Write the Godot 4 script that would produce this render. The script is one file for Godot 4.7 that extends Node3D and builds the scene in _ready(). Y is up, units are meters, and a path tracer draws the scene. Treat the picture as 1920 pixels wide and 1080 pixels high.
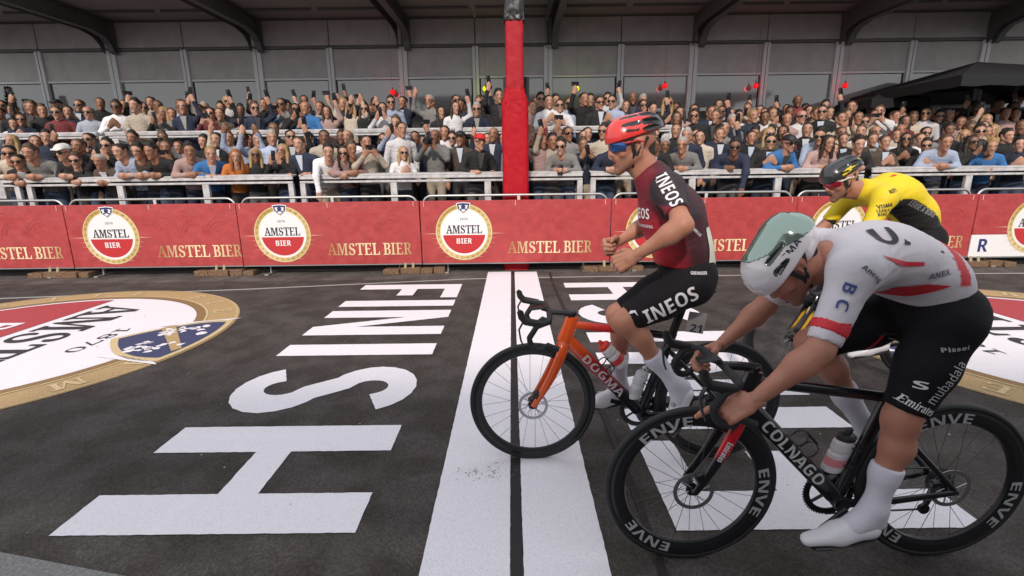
extends Node3D
# A cycle race crossing a painted finish line: three riders, hoardings, a two-level stand full of people and a pavilion behind.


func _ready() -> void:
	rng.seed = 20250420
	# ---- camera
	var cam := Camera3D.new()
	cam.name = "camera"
	cam.fov = rad_to_deg(2.0 * atan(540.0 / 928.0))
	cam.near = 0.05
	cam.far = 400.0
	cam.position = Vector3(0, 1.555, 0)
	cam.basis = Basis(Vector3.UP, deg_to_rad(0.1)) * Basis(Vector3.RIGHT, deg_to_rad(-13.4)) * Basis(Vector3.BACK, deg_to_rad(-0.7))
	add_child(cam)
	# ---- sky, sun, exposure
	var env := Environment.new()
	env.background_mode = Environment.BG_SKY
	var sky := Sky.new()
	var sm := ProceduralSkyMaterial.new()
	sm.sky_top_color = Color(0.56, 0.59, 0.64).linear_to_srgb()
	sm.sky_horizon_color = Color(0.80, 0.81, 0.82).linear_to_srgb()
	sm.sky_curve = 0.2
	sm.ground_bottom_color = Color(0.10, 0.10, 0.10).linear_to_srgb()
	sm.ground_horizon_color = Color(0.35, 0.35, 0.35).linear_to_srgb()
	sm.sky_energy_multiplier = 1.22
	sky.sky_material = sm
	env.sky = sky
	env.tonemap_mode = Environment.TONE_MAPPER_LINEAR
	env.tonemap_exposure = 1.0
	env.sdfgi_enabled = true
	env.ssao_enabled = true
	env.ssil_enabled = true
	var we := WorldEnvironment.new()
	we.name = "world"
	we.environment = env
	add_child(we)
	var sun := DirectionalLight3D.new()
	sun.name = "sun"
	sun.light_energy = 1.0
	sun.light_color = Color(1.0, 0.95, 0.90)
	sun.light_angular_distance = 4.0
	sun.shadow_enabled = true
	sun.basis = Basis.looking_at(Vector3(0.22, -0.70, -0.97).normalized(), Vector3.UP)
	add_child(sun)

	build_road()
	build_hoardings()
	build_stand()
	build_pavilion()
	build_pillar()
	build_opposite_stand()
	build_parasols_and_trees()
	build_bikes()
	build_riders()
	build_crowd()
var rng := RandomNumberGenerator.new()
var mats := {}
var fonts := {}
var used := {}
var text_cache := {}


# ---------------------------------------------------------------- geometry collector
class Geo extends RefCounted:
	var v := PackedVector3Array()
	var n := PackedVector3Array()
	var c := PackedColorArray()
	var idx := PackedInt32Array()
	var tint := Color.WHITE

	func put(p: Vector3, nn: Vector3) -> int:
		v.append(p)
		n.append(nn)
		c.append(tint)
		return v.size() - 1

	func tri(a: Vector3, b: Vector3, d: Vector3) -> void:  # counter-clockwise from outside
		var nn := (b - a).cross(d - a).normalized()
		var s := put(a, nn)
		put(b, nn)
		put(d, nn)
		idx.append_array([s, s + 2, s + 1])

	func quad(a: Vector3, b: Vector3, d: Vector3, e: Vector3) -> void:
		var nn := (b - a).cross(e - a).normalized()
		var s := put(a, nn)
		put(b, nn)
		put(d, nn)
		put(e, nn)
		idx.append_array([s, s + 2, s + 1, s, s + 3, s + 2])

	func box(at: Vector3, size: Vector3, bs := Basis(), bevel := 0.0) -> void:
		var h := size / 2.0
		if bevel <= 0.0:
			var f := [[Vector3.RIGHT, Vector3.UP, Vector3.BACK], [Vector3.LEFT, Vector3.UP, Vector3.FORWARD], [Vector3.UP, Vector3.BACK, Vector3.RIGHT], [Vector3.DOWN, Vector3.FORWARD, Vector3.RIGHT], [Vector3.BACK, Vector3.UP, Vector3.LEFT], [Vector3.FORWARD, Vector3.UP, Vector3.RIGHT]]
			for q in f:
				var nx: Vector3 = q[0]
				var u: Vector3 = q[1]
				var w := nx.cross(u)
				var o := nx * h
				quad(at + bs * (o - (u + w) * h), at + bs * (o + (u - w) * h), at + bs * (o + (u + w) * h), at + bs * (o + (w - u) * h))
			return
		var b := minf(bevel, minf(h.x, minf(h.y, h.z)) * 0.9)
		var i := h - Vector3(b, b, b)
		var pts := []
		for sx in [-1, 1]:
			for sy in [-1, 1]:
				for sz in [-1, 1]:
					var s := Vector3(sx, sy, sz)
					pts.append([s, at + bs * (s * Vector3(h.x, i.y, i.z)), at + bs * (s * Vector3(i.x, h.y, i.z)), at + bs * (s * Vector3(i.x, i.y, h.z))])
		# index of corner: x*4+y*2+z
		var cn := func(x: int, y: int, z: int, k: int) -> Vector3: return pts[x * 4 + y * 2 + z][k]
		for s in 2:
			solid4(at, cn.call(s, 0, 0, 1), cn.call(s, 1, 0, 1), cn.call(s, 1, 1, 1), cn.call(s, 0, 1, 1))
			solid4(at, cn.call(0, s, 0, 2), cn.call(1, s, 0, 2), cn.call(1, s, 1, 2), cn.call(0, s, 1, 2))
			solid4(at, cn.call(0, 0, s, 3), cn.call(1, 0, s, 3), cn.call(1, 1, s, 3), cn.call(0, 1, s, 3))
			for t in 2:
				solid4(at, cn.call(s, t, 0, 1), cn.call(s, t, 1, 1), cn.call(s, t, 1, 2), cn.call(s, t, 0, 2))
				solid4(at, cn.call(s, 0, t, 1), cn.call(s, 1, t, 1), cn.call(s, 1, t, 3), cn.call(s, 0, t, 3))
				solid4(at, cn.call(0, s, t, 2), cn.call(1, s, t, 2), cn.call(1, s, t, 3), cn.call(0, s, t, 3))
				for r in 2:
					solid3(at, cn.call(s, t, r, 1), cn.call(s, t, r, 2), cn.call(s, t, r, 3))

	func solid4(mid: Vector3, a: Vector3, b: Vector3, d: Vector3, e: Vector3) -> void:
		if (b - a).cross(e - a).dot((a + b + d + e) / 4.0 - mid) < 0.0:
			quad(a, e, d, b)
		else:
			quad(a, b, d, e)

	func solid3(mid: Vector3, a: Vector3, b: Vector3, d: Vector3) -> void:
		if (b - a).cross(d - a).dot((a + b + d) / 3.0 - mid) < 0.0:
			tri(a, d, b)
		else:
			tri(a, b, d)

	# swept tube; radii: one number or one per point; fl = (scale along side axis, scale along the other)
	func tube(path: Array, radii: Variant, seg := 8, fl := Vector2.ONE, side := Vector3.ZERO, caps := true, shut := false) -> void:
		var m := path.size()
		var rows := []
		var s0 := side
		for i in m:
			var p: Vector3 = path[i]
			var nxt: Vector3 = path[(i + 1) % m] if shut else path[mini(i + 1, m - 1)]
			var prv: Vector3 = path[(i + m - 1) % m] if shut else path[maxi(i - 1, 0)]
			var d := (nxt - prv).normalized()
			if s0 == Vector3.ZERO:
				s0 = d.cross(Vector3.UP)
				if s0.length() < 0.1:
					s0 = d.cross(Vector3.RIGHT)
			var e1 := (s0 - d * s0.dot(d)).normalized()
			if side == Vector3.ZERO:
				s0 = e1
			var e2 := d.cross(e1)
			var r: float = radii[i] if radii is Array else radii
			var row := PackedInt32Array()
			for k in seg:
				var a := TAU * k / seg
				var off := e1 * (cos(a) * r * fl.x) + e2 * (sin(a) * r * fl.y)
				var nn := (e1 * (cos(a) * fl.y) + e2 * (sin(a) * fl.x)).normalized()
				row.append(put(p + off, nn))
			rows.append([row, d, p])
		var last := m if shut else m - 1
		for i in last:
			var r0: PackedInt32Array = rows[i][0]
			var r1: PackedInt32Array = rows[(i + 1) % m][0]
			for k in seg:
				var k2 := (k + 1) % seg
				idx.append_array([r0[k], r1[k], r1[k2], r0[k], r1[k2], r0[k2]])
		if caps and not shut:
			for e in [0, m - 1]:
				var row: PackedInt32Array = rows[e][0]
				var dd: Vector3 = rows[e][1] * (-1.0 if e == 0 else 1.0)
				var cc := put(rows[e][2], dd)
				for k in seg:
					var a := put(v[row[k]], dd)
					var b := put(v[row[(k + 1) % seg]], dd)
					if e == 0:
						idx.append_array([cc, a, b])
					else:
						idx.append_array([cc, b, a])

	# profile of Vector2(radius, height) turned about an axis through at
	func lathe(prof: Array, at: Vector3, axis: Vector3, seg := 24, a0 := 0.0, a1 := TAU) -> void:
		var ax := axis.normalized()
		var e1 := ax.cross(Vector3(0.3, 1, 0.17)).normalized() if absf(ax.y) < 0.9 else Vector3.RIGHT
		if absf(ax.z) > 0.9:
			e1 = Vector3.RIGHT
		var e2 := ax.cross(e1)
		var full := absf(a1 - a0 - TAU) < 0.001
		for i in prof.size() - 1:
			var p0: Vector2 = prof[i]
			var p1: Vector2 = prof[i + 1]
			var t := (p1 - p0).normalized()
			var nr := Vector2(t.y, -t.x)
			var s := v.size()
			for k in seg + 1:
				var a := a0 + (a1 - a0) * k / seg
				var rd := e1 * cos(a) + e2 * sin(a)
				var nn := rd * nr.x + ax * nr.y
				put(at + rd * p0.x + ax * p0.y, nn)
				put(at + rd * p1.x + ax * p1.y, nn)
			for k in seg:
				var q := s + k * 2
				idx.append_array([q, q + 1, q + 3, q, q + 3, q + 2])
		if full:
			pass

	func ball(at: Vector3, r: Vector3, seg := 12, rings := 8, bs := Basis()) -> void:
		var s := v.size()
		for i in rings + 1:
			var th := PI * i / rings
			for k in seg + 1:
				var a := TAU * k / seg
				var u := Vector3(sin(th) * cos(a), cos(th), sin(th) * sin(a))
				put(at + bs * (u * r), (bs * (u / r)).normalized())
		for i in rings:
			for k in seg:
				var q := s + i * (seg + 1) + k
				idx.append_array([q, q + seg + 2, q + 1, q, q + seg + 1, q + seg + 2])

	# flat polygon in a plane: points are Vector2 along ex, ey from at; thick > 0 gives sides going back along -normal
	func poly(pts: PackedVector2Array, at: Vector3, ex: Vector3, ey: Vector3, thick := 0.0) -> void:
		var nn := ex.cross(ey).normalized()
		var q := pts.duplicate()
		if Geometry2D.is_polygon_clockwise(q):
			q.reverse()
		var ids := Geometry2D.triangulate_polygon(q)
		var s := v.size()
		for p in q:
			put(at + ex * p.x + ey * p.y, nn)
		for i in range(0, ids.size(), 3):
			var a := ids[i]
			var b := ids[i + 1]
			var d := ids[i + 2]
			if (q[b] - q[a]).cross(q[d] - q[a]) < 0.0:
				idx.append_array([s + a, s + b, s + d])
			else:
				idx.append_array([s + a, s + d, s + b])
		if thick > 0.0:
			for i in q.size():
				var a := at + ex * q[i].x + ey * q[i].y
				var b := at + ex * q[(i + 1) % q.size()].x + ey * q[(i + 1) % q.size()].y
				quad(b, a, a - nn * thick, b - nn * thick)

	func mesh(m: Material) -> ArrayMesh:
		var am := ArrayMesh.new()
		surface(am, m)
		return am

	func surface(am: ArrayMesh, m: Material) -> void:
		if v.is_empty():
			return
		var arr := []
		arr.resize(Mesh.ARRAY_MAX)
		arr[Mesh.ARRAY_VERTEX] = v
		arr[Mesh.ARRAY_NORMAL] = n
		arr[Mesh.ARRAY_COLOR] = c
		arr[Mesh.ARRAY_INDEX] = idx
		am.add_surface_from_arrays(Mesh.PRIMITIVE_TRIANGLES, arr)
		am.surface_set_material(am.get_surface_count() - 1, m)


# ---------------------------------------------------------------- small helpers
func mat(key: String, r: float, g: float, b: float, rough := 0.7, metal := 0.0, spec := 0.5) -> StandardMaterial3D:
	if mats.has(key):
		return mats[key]
	var m := StandardMaterial3D.new()
	m.resource_name = key
	m.albedo_color = Color(r, g, b).linear_to_srgb()
	m.roughness = rough
	m.metallic = metal
	m.metallic_specular = spec
	mats[key] = m
	return m


func noise_tex(freq: float, lo: Color, hi: Color, size := 512, oct := 4, sd_ := 1, kind := FastNoiseLite.TYPE_SIMPLEX_SMOOTH, c0 := 0.2, c1 := 0.8) -> NoiseTexture2D:
	var t := NoiseTexture2D.new()
	t.width = size
	t.height = size
	t.seamless = true
	t.generate_mipmaps = false
	var f := FastNoiseLite.new()
	f.noise_type = kind
	f.frequency = freq
	f.fractal_octaves = oct
	f.seed = sd_
	t.noise = f
	var g := Gradient.new()
	g.set_color(0, lo.linear_to_srgb())
	g.set_color(1, hi.linear_to_srgb())
	g.set_offset(0, c0)
	g.set_offset(1, c1)
	t.color_ramp = g
	return t


func bump_tex(freq: float, strength: float, size := 512, oct := 3, sd_ := 5) -> NoiseTexture2D:
	var t := NoiseTexture2D.new()
	t.width = size
	t.height = size
	t.seamless = true
	t.generate_mipmaps = false
	t.as_normal_map = true
	t.bump_strength = strength
	var f := FastNoiseLite.new()
	f.frequency = freq
	f.fractal_octaves = oct
	f.seed = sd_
	t.noise = f
	return t


func textured(m: StandardMaterial3D, tex: Texture2D, per_metre: float, normal: Texture2D = null, nscale := 1.0) -> StandardMaterial3D:
	if tex:
		m.albedo_texture = tex
	if normal:
		m.normal_enabled = true
		m.normal_texture = normal
		m.normal_scale = nscale
	m.uv1_triplanar = true
	m.uv1_scale = Vector3.ONE * per_metre
	return m


func numbered(called: String) -> String:
	used[called] = used.get(called, 0) + 1
	return called if used[called] == 1 else "%s_%03d" % [called, used[called] - 1]


func tag(o: Node, label: String, category := "", group := "", kind := "") -> Node:
	if label:
		o.set_meta("label", label)
	if category:
		o.set_meta("category", category)
	if group:
		o.set_meta("group", group)
	if kind:
		o.set_meta("kind", kind)
	return o


func thing(called: String, at: Vector3, label: String, category: String, group := "") -> Node3D:
	var o := Node3D.new()
	o.name = numbered(called)
	add_child(o)
	o.position = at
	tag(o, label, category, group)
	return o


func part(called: String, g: Variant, m: Material, parent: Node) -> MeshInstance3D:
	var o := MeshInstance3D.new()
	o.name = numbered(called) if parent == self else called
	o.mesh = g.mesh(m) if g is Geo else g
	parent.add_child(o, true)
	return o


func structure(called: String, g: Variant, m: Material) -> MeshInstance3D:
	var o := part(called, g, m, self)
	o.set_meta("kind", "structure")
	return o


func font(key: String) -> SystemFont:
	if not fonts.has(key):
		var f := SystemFont.new()
		var w := key.split("/")
		f.font_names = PackedStringArray([w[0]])
		f.font_weight = 700 if w.size() > 1 and "b" in w[1] else 400
		f.font_italic = w.size() > 1 and "i" in w[1]
		fonts[key] = f
	return fonts[key]


# triangles of a lettering, cap height 1, centred; cached
func glyphs(s: String, key := "Droid Sans/b") -> Array:
	var ck := s + "|" + key
	if text_cache.has(ck):
		return text_cache[ck]
	var t := TextMesh.new()
	t.text = s
	t.font = font(key)
	t.font_size = 48
	t.pixel_size = 1.0 / (48.0 * 0.714)
	t.depth = 0.0
	t.curve_step = 2.0
	var arr := t.surface_get_arrays(0)
	var vs: PackedVector3Array = arr[Mesh.ARRAY_VERTEX]
	var ids: PackedInt32Array = arr[Mesh.ARRAY_INDEX] if arr[Mesh.ARRAY_INDEX] != null else PackedInt32Array()
	if ids.is_empty():
		for i in vs.size():
			ids.append(i)
	var lo := Vector2(1e9, 1e9)
	var hi := -lo
	for p in vs:
		lo = lo.min(Vector2(p.x, p.y))
		hi = hi.max(Vector2(p.x, p.y))
	var mid := (lo + hi) / 2.0
	var tris := PackedVector2Array()
	for i in range(0, ids.size(), 3):
		var a := Vector2(vs[ids[i]].x, vs[ids[i]].y) - mid
		var b := Vector2(vs[ids[i + 1]].x, vs[ids[i + 1]].y) - mid
		var d := Vector2(vs[ids[i + 2]].x, vs[ids[i + 2]].y) - mid
		var nz: float = arr[Mesh.ARRAY_NORMAL][ids[i]].z if arr[Mesh.ARRAY_NORMAL] != null else 1.0
		if nz < 0.0:
			continue
		if (b - a).cross(d - a) < 0.0:
			tris.append_array([a, d, b])
		else:
			tris.append_array([a, b, d])
	text_cache[ck] = [tris, hi - lo]
	return text_cache[ck]


# flat lettering on a plane: w, h in metres, ex / ey unit vectors
func letter(g: Geo, s: String, at: Vector3, ex: Vector3, ey: Vector3, h: float, w := 0.0, key := "Droid Sans/b") -> void:
	var q := glyphs(s, key)
	var sz: Vector2 = q[1]
	var sy := h / sz.y
	var sx := w / sz.x if w > 0.0 else sy
	var nn := ex.cross(ey).normalized()
	var tr: PackedVector2Array = q[0]
	var st := g.v.size()
	for p in tr:
		g.put(at + ex * (p.x * sx) + ey * (p.y * sy), nn)
	for i in range(0, tr.size(), 3):
		g.idx.append_array([st + i, st + i + 2, st + i + 1])


# ring sector in a plane
func sector(g: Geo, at: Vector3, ex: Vector3, ey: Vector3, r0: float, r1: float, a0 := 0.0, a1 := TAU, seg := 48) -> void:
	var nn := ex.cross(ey).normalized()
	var s := g.v.size()
	for k in seg + 1:
		var a := a0 + (a1 - a0) * k / seg
		var d := ex * cos(a) + ey * sin(a)
		g.put(at + d * r0, nn)
		g.put(at + d * r1, nn)
	for k in seg:
		var q := s + k * 2
		g.idx.append_array([q, q + 3, q + 1, q, q + 2, q + 3])


# ---------------------------------------------------------------- smooth bodies from tapered bones
# bone: a, b, ra, rb, group; fx / fk flatten along an axis; cuts = array of [normal, distance]
func bone(a: Vector3, b: Vector3, ra: float, rb: float, g := 0, fx := Vector3.ZERO, fk := 1.0, cuts := [], neg := false) -> Dictionary:
	return {"a": a, "b": b, "ra": ra, "rb": rb, "g": g, "fx": fx, "fk": fk, "cuts": cuts, "neg": neg}


func bone_dist(q: Dictionary, p: Vector3) -> float:
	var a: Vector3 = q.a
	var ab: Vector3 = q.b - a
	var l2 := maxf(ab.length_squared(), 1e-9)
	var t := clampf((p - a).dot(ab) / l2, 0.0, 1.0)
	var o := p - a - ab * t
	if q.fk != 1.0:
		var fx: Vector3 = q.fx
		o += fx * (o.dot(fx) * (q.fk - 1.0))
	var d: float = o.length() - lerpf(q.ra, q.rb, t)
	for cu in q.cuts:
		d = maxf(d, p.dot(cu[0]) - cu[1])
	return d


func field(bones: Array, p: Vector3, k: float) -> float:
	var s := 0.0
	for q in bones:
		if not q.neg:
			s += exp(-k * minf(bone_dist(q, p), 0.5))
	return -log(maxf(s, 1e-9)) / k


# surface nets over the bones; returns vertices, normals, triangles, and the group of each vertex
func nets(bones: Array, cell: float, k: float) -> Dictionary:
	var mg := 3.4 / k
	var lo := Vector3.ONE * 1e9
	var hi := -lo
	for q in bones:
		if q.neg:
			continue
		var rm: float = maxf(q.ra, q.rb)
		lo = lo.min(q.a - Vector3.ONE * rm).min(q.b - Vector3.ONE * rm)
		hi = hi.max(q.a + Vector3.ONE * rm).max(q.b + Vector3.ONE * rm)
	lo -= Vector3.ONE * (cell * 2.5 + 0.7 / k)
	hi += Vector3.ONE * (cell * 2.5 + 0.7 / k)
	var nx := int((hi.x - lo.x) / cell) + 1
	var ny := int((hi.y - lo.y) / cell) + 1
	var nz := int((hi.z - lo.z) / cell) + 1
	var nxy := nx * ny
	var f := PackedFloat32Array()
	f.resize(nxy * nz)
	for pas in 2:
		for q in bones:
			if q.neg != (pas == 1):
				continue
			var a: Vector3 = q.a
			var ab: Vector3 = q.b - a
			var il2 := 1.0 / maxf(ab.length_squared(), 1e-9)
			var ra: float = q.ra
			var dr: float = q.rb - q.ra
			var fx: Vector3 = q.fx
			var fk: float = q.fk - 1.0
			var flat: bool = fk != 0.0
			var cuts: Array = q.cuts
			var cut: bool = not cuts.is_empty()
			var rm: float = maxf(q.ra, q.rb) + mg
			var e := Vector3.ONE * rm
			var bl: Vector3 = ((q.a as Vector3).min(q.b) - e - lo) / cell
			var bh: Vector3 = ((q.a as Vector3).max(q.b) + e - lo) / cell
			var x0 := maxi(0, int(bl.x))
			var x1 := mini(nx - 1, int(bh.x) + 1)
			var y0 := maxi(0, int(bl.y))
			var y1 := mini(ny - 1, int(bh.y) + 1)
			var z0 := maxi(0, int(bl.z))
			var z1 := mini(nz - 1, int(bh.z) + 1)
			for z in range(z0, z1 + 1):
				for y in range(y0, y1 + 1):
					var p := Vector3(lo.x + x0 * cell, lo.y + y * cell, lo.z + z * cell)
					var i := z * nxy + y * nx + x0
					for x in range(x0, x1 + 1):
						var o := p - a
						var t := clampf(o.dot(ab) * il2, 0.0, 1.0)
						o -= ab * t
						if flat:
							o += fx * (o.dot(fx) * fk)
						var d := o.length() - ra - dr * t
						if cut:
							for cu in cuts:
								d = maxf(d, p.dot(cu[0]) - cu[1])
						if pas == 0:
							if d < mg:
								f[i] += exp(-k * maxf(d, -0.08))
						elif d < 0.03:
							f[i] = maxf(f[i], -d)
						i += 1
						p.x += cell
		if pas == 0:
			for i in f.size():
				var s := f[i]
				f[i] = -log(s) / k if s > 0.01 else 0.07
	var cells := PackedInt32Array()
	cells.resize(f.size())
	cells.fill(-1)
	var vs := PackedVector3Array()
	var offs := [0, 1, nx, nx + 1, nxy, nxy + 1, nxy + nx, nxy + nx + 1]
	var ed := [[0, 1], [2, 3], [4, 5], [6, 7], [0, 2], [1, 3], [4, 6], [5, 7], [0, 4], [1, 5], [2, 6], [3, 7]]
	var cv := [Vector3(0, 0, 0), Vector3(1, 0, 0), Vector3(0, 1, 0), Vector3(1, 1, 0), Vector3(0, 0, 1), Vector3(1, 0, 1), Vector3(0, 1, 1), Vector3(1, 1, 1)]
	var o3 := nx + 1
	var o5 := nxy + 1
	var o6 := nxy + nx
	var o7 := nxy + nx + 1
	for z in nz - 1:
		for y in ny - 1:
			var i := z * nxy + y * nx
			for x in nx - 1:
				var s0 := f[i] < 0.0
				if s0 != (f[i + 1] < 0.0) or s0 != (f[i + nx] < 0.0) or s0 != (f[i + o3] < 0.0) or s0 != (f[i + nxy] < 0.0) or s0 != (f[i + o5] < 0.0) or s0 != (f[i + o6] < 0.0) or s0 != (f[i + o7] < 0.0):
					var sum := Vector3.ZERO
					var cnt := 0
					for w in ed:
						var da := f[i + offs[w[0]]]
						var db := f[i + offs[w[1]]]
						if (da < 0.0) != (db < 0.0):
							var pa: Vector3 = cv[w[0]]
							sum += pa + (cv[w[1]] - pa) * (da / (da - db))
							cnt += 1
					cells[i] = vs.size()
					vs.append(lo + (Vector3(x, y, z) + sum / cnt) * cell)
				i += 1
	var tr := PackedInt32Array()
	for z in range(1, nz - 1):
		for y in range(1, ny - 1):
			var i := z * nxy + y * nx
			for x in range(1, nx - 1):
				i = z * nxy + y * nx + x
				if cells[i] < 0:
					continue
				var s0 := f[i] < 0.0
				for ax in 3:
					var st: int = 1 if ax == 0 else (nx if ax == 1 else nxy)
					if s0 == (f[i + st] < 0.0):
						continue
					var u: int = nx if ax == 0 else (nxy if ax == 1 else 1)
					var w: int = nxy if ax == 0 else (1 if ax == 1 else nx)
					var qa := cells[i]
					var qb := cells[i - u]
					var qc := cells[i - u - w]
					var qd := cells[i - w]
					if qa < 0 or qb < 0 or qc < 0 or qd < 0:
						continue
					if s0:
						tr.append_array([qa, qc, qb, qa, qd, qc])
					else:
						tr.append_array([qa, qb, qc, qa, qc, qd])
	var ns := PackedVector3Array()
	ns.resize(vs.size())
	for i in range(0, tr.size(), 3):
		var nn := (vs[tr[i + 2]] - vs[tr[i]]).cross(vs[tr[i + 1]] - vs[tr[i]])
		ns[tr[i]] += nn
		ns[tr[i + 1]] += nn
		ns[tr[i + 2]] += nn
	for i in ns.size():
		ns[i] = ns[i].normalized()
	var gs := PackedInt32Array()
	gs.resize(vs.size())
	var many := false
	for q in bones:
		if q.g != bones[0].g:
			many = true
	if many:
		for i in vs.size():
			var best := 1e9
			for q in bones:
				var d := absf(bone_dist(q, vs[i])) if q.neg else bone_dist(q, vs[i])
				if d < best:
					best = d
					gs[i] = q.g
	else:
		gs.fill(bones[0].g)
	return {"v": vs, "n": ns, "t": tr, "g": gs}


# adds a net to collectors, one for each group (Array of Geo); paint: optional Callable(point, normal) -> Color
func pour(net: Dictionary, into: Array, paint: Variant = null, shift := Vector3.ZERO) -> void:
	var maps := []
	for g in into:
		var mp := PackedInt32Array()
		mp.resize(net.v.size())
		mp.fill(-1)
		maps.append(mp)
	var t: PackedInt32Array = net.t
	for i in range(0, t.size(), 3):
		var gi: int = mini(net.g[t[i]], into.size() - 1)
		var geo: Geo = into[gi]
		for j in 3:
			var q := t[i + j]
			if maps[gi][q] < 0:
				if paint is Callable:
					geo.tint = paint.call(net.v[q], net.n[q])
				maps[gi][q] = geo.put(net.v[q] + shift, net.n[q])
			geo.idx.append(maps[gi][q])


func net_mesh(bones: Array, cell: float, k: float, materials: Array, paint: Variant = null) -> ArrayMesh:
	var into := []
	for m in materials:
		into.append(Geo.new())
	pour(nets(bones, cell, k), into, paint)
	var am := ArrayMesh.new()
	for i in materials.size():
		into[i].surface(am, materials[i])
	return am


# lettering laid onto a body: flat glyphs pushed along -dir until they lie on the bones' surface
func wrap_text(g: Geo, s: String, at: Vector3, ex: Vector3, ey: Vector3, h: float, w: float, bones: Array, k: float, lift := 0.003, key := "Droid Sans/b") -> void:
	var q := glyphs(s, key)
	var sz: Vector2 = q[1]
	var sy := h / sz.y
	var sx := w / sz.x if w > 0.0 else sy
	var tris := []
	var tr: PackedVector2Array = q[0]
	for i in range(0, tr.size(), 3):
		tris.append([tr[i] * Vector2(sx, sy), tr[i + 1] * Vector2(sx, sy), tr[i + 2] * Vector2(sx, sy)])
	lay(g, tris, at, ex, ey, bones, k, lift)


func lay(g: Geo, tris: Array, at: Vector3, ex: Vector3, ey: Vector3, bones: Array, k: float, lift := 0.003, step := 0.018) -> void:
	var dir := ex.cross(ey).normalized()
	var near := []
	var work := tris.duplicate()
	var out := []
	while not work.is_empty():
		var t: Array = work.pop_back()
		var l0: float = (t[0] as Vector2).distance_to(t[1])
		var l1: float = (t[1] as Vector2).distance_to(t[2])
		var l2: float = (t[2] as Vector2).distance_to(t[0])
		var lm := maxf(l0, maxf(l1, l2))
		if lm > step:
			if lm == l0:
				var m: Vector2 = (t[0] + t[1]) / 2.0
				work.append([t[0], m, t[2]])
				work.append([m, t[1], t[2]])
			elif lm == l1:
				var m: Vector2 = (t[1] + t[2]) / 2.0
				work.append([t[0], t[1], m])
				work.append([t[0], m, t[2]])
			else:
				var m: Vector2 = (t[2] + t[0]) / 2.0
				work.append([t[0], t[1], m])
				work.append([m, t[1], t[2]])
		else:
			out.append(t)
	for q in bones:
		if not q.neg:
			near.append(q)
	var done := {}
	for t in out:
		var ids := PackedInt32Array()
		for j in 3:
			var p2: Vector2 = t[j]
			var key := Vector2i(int(round(p2.x * 10000)), int(round(p2.y * 10000)))
			if not done.has(key):
				var p := at + ex * p2.x + ey * p2.y + dir * 0.12
				var trav := 0.0
				var hit := false
				for it in 30:
					var d := field(near, p, k) - lift
					if d < 0.0008:
						hit = true
						break
					if trav > 0.5:
						break
					p -= dir * d * 0.95
					trav += d * 0.95
				if not hit:
					p = Vector3(1e6, 0, 0)
				var nn := Vector3(field(near, p + Vector3(0.004, 0, 0), k) - field(near, p - Vector3(0.004, 0, 0), k), field(near, p + Vector3(0, 0.004, 0), k) - field(near, p - Vector3(0, 0.004, 0), k), field(near, p + Vector3(0, 0, 0.004), k) - field(near, p - Vector3(0, 0, 0.004), k)).normalized()
				done[key] = g.put(p, nn)
			ids.append(done[key])
		var a := g.v[ids[0]]
		if a.x < 1e5 and a.distance_to(g.v[ids[1]]) < 0.06 and a.distance_to(g.v[ids[2]]) < 0.06:
			g.idx.append_array([ids[0], ids[2], ids[1]])
	for i in g.v.size():
		if g.v[i].x > 1e5:
			g.v[i] = at
			g.n[i] = dir


func finer(tr: PackedVector2Array, most: float) -> PackedVector2Array:
	var out := PackedVector2Array()
	var work := tr.duplicate()
	while work.size() >= 3:
		var n := work.size()
		var a := work[n - 3]
		var b := work[n - 2]
		var c := work[n - 1]
		work.resize(n - 3)
		var ab := a.distance_to(b)
		var bc := b.distance_to(c)
		var ca := c.distance_to(a)
		var lm := maxf(ab, maxf(bc, ca))
		if lm <= most:
			out.append_array([a, b, c])
		elif lm == ab:
			var m := (a + b) / 2.0
			work.append_array([a, m, c, m, b, c])
		elif lm == bc:
			var m := (b + c) / 2.0
			work.append_array([a, b, m, a, m, c])
		else:
			var m := (c + a) / 2.0
			work.append_array([a, b, m, m, b, c])
	return out


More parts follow.
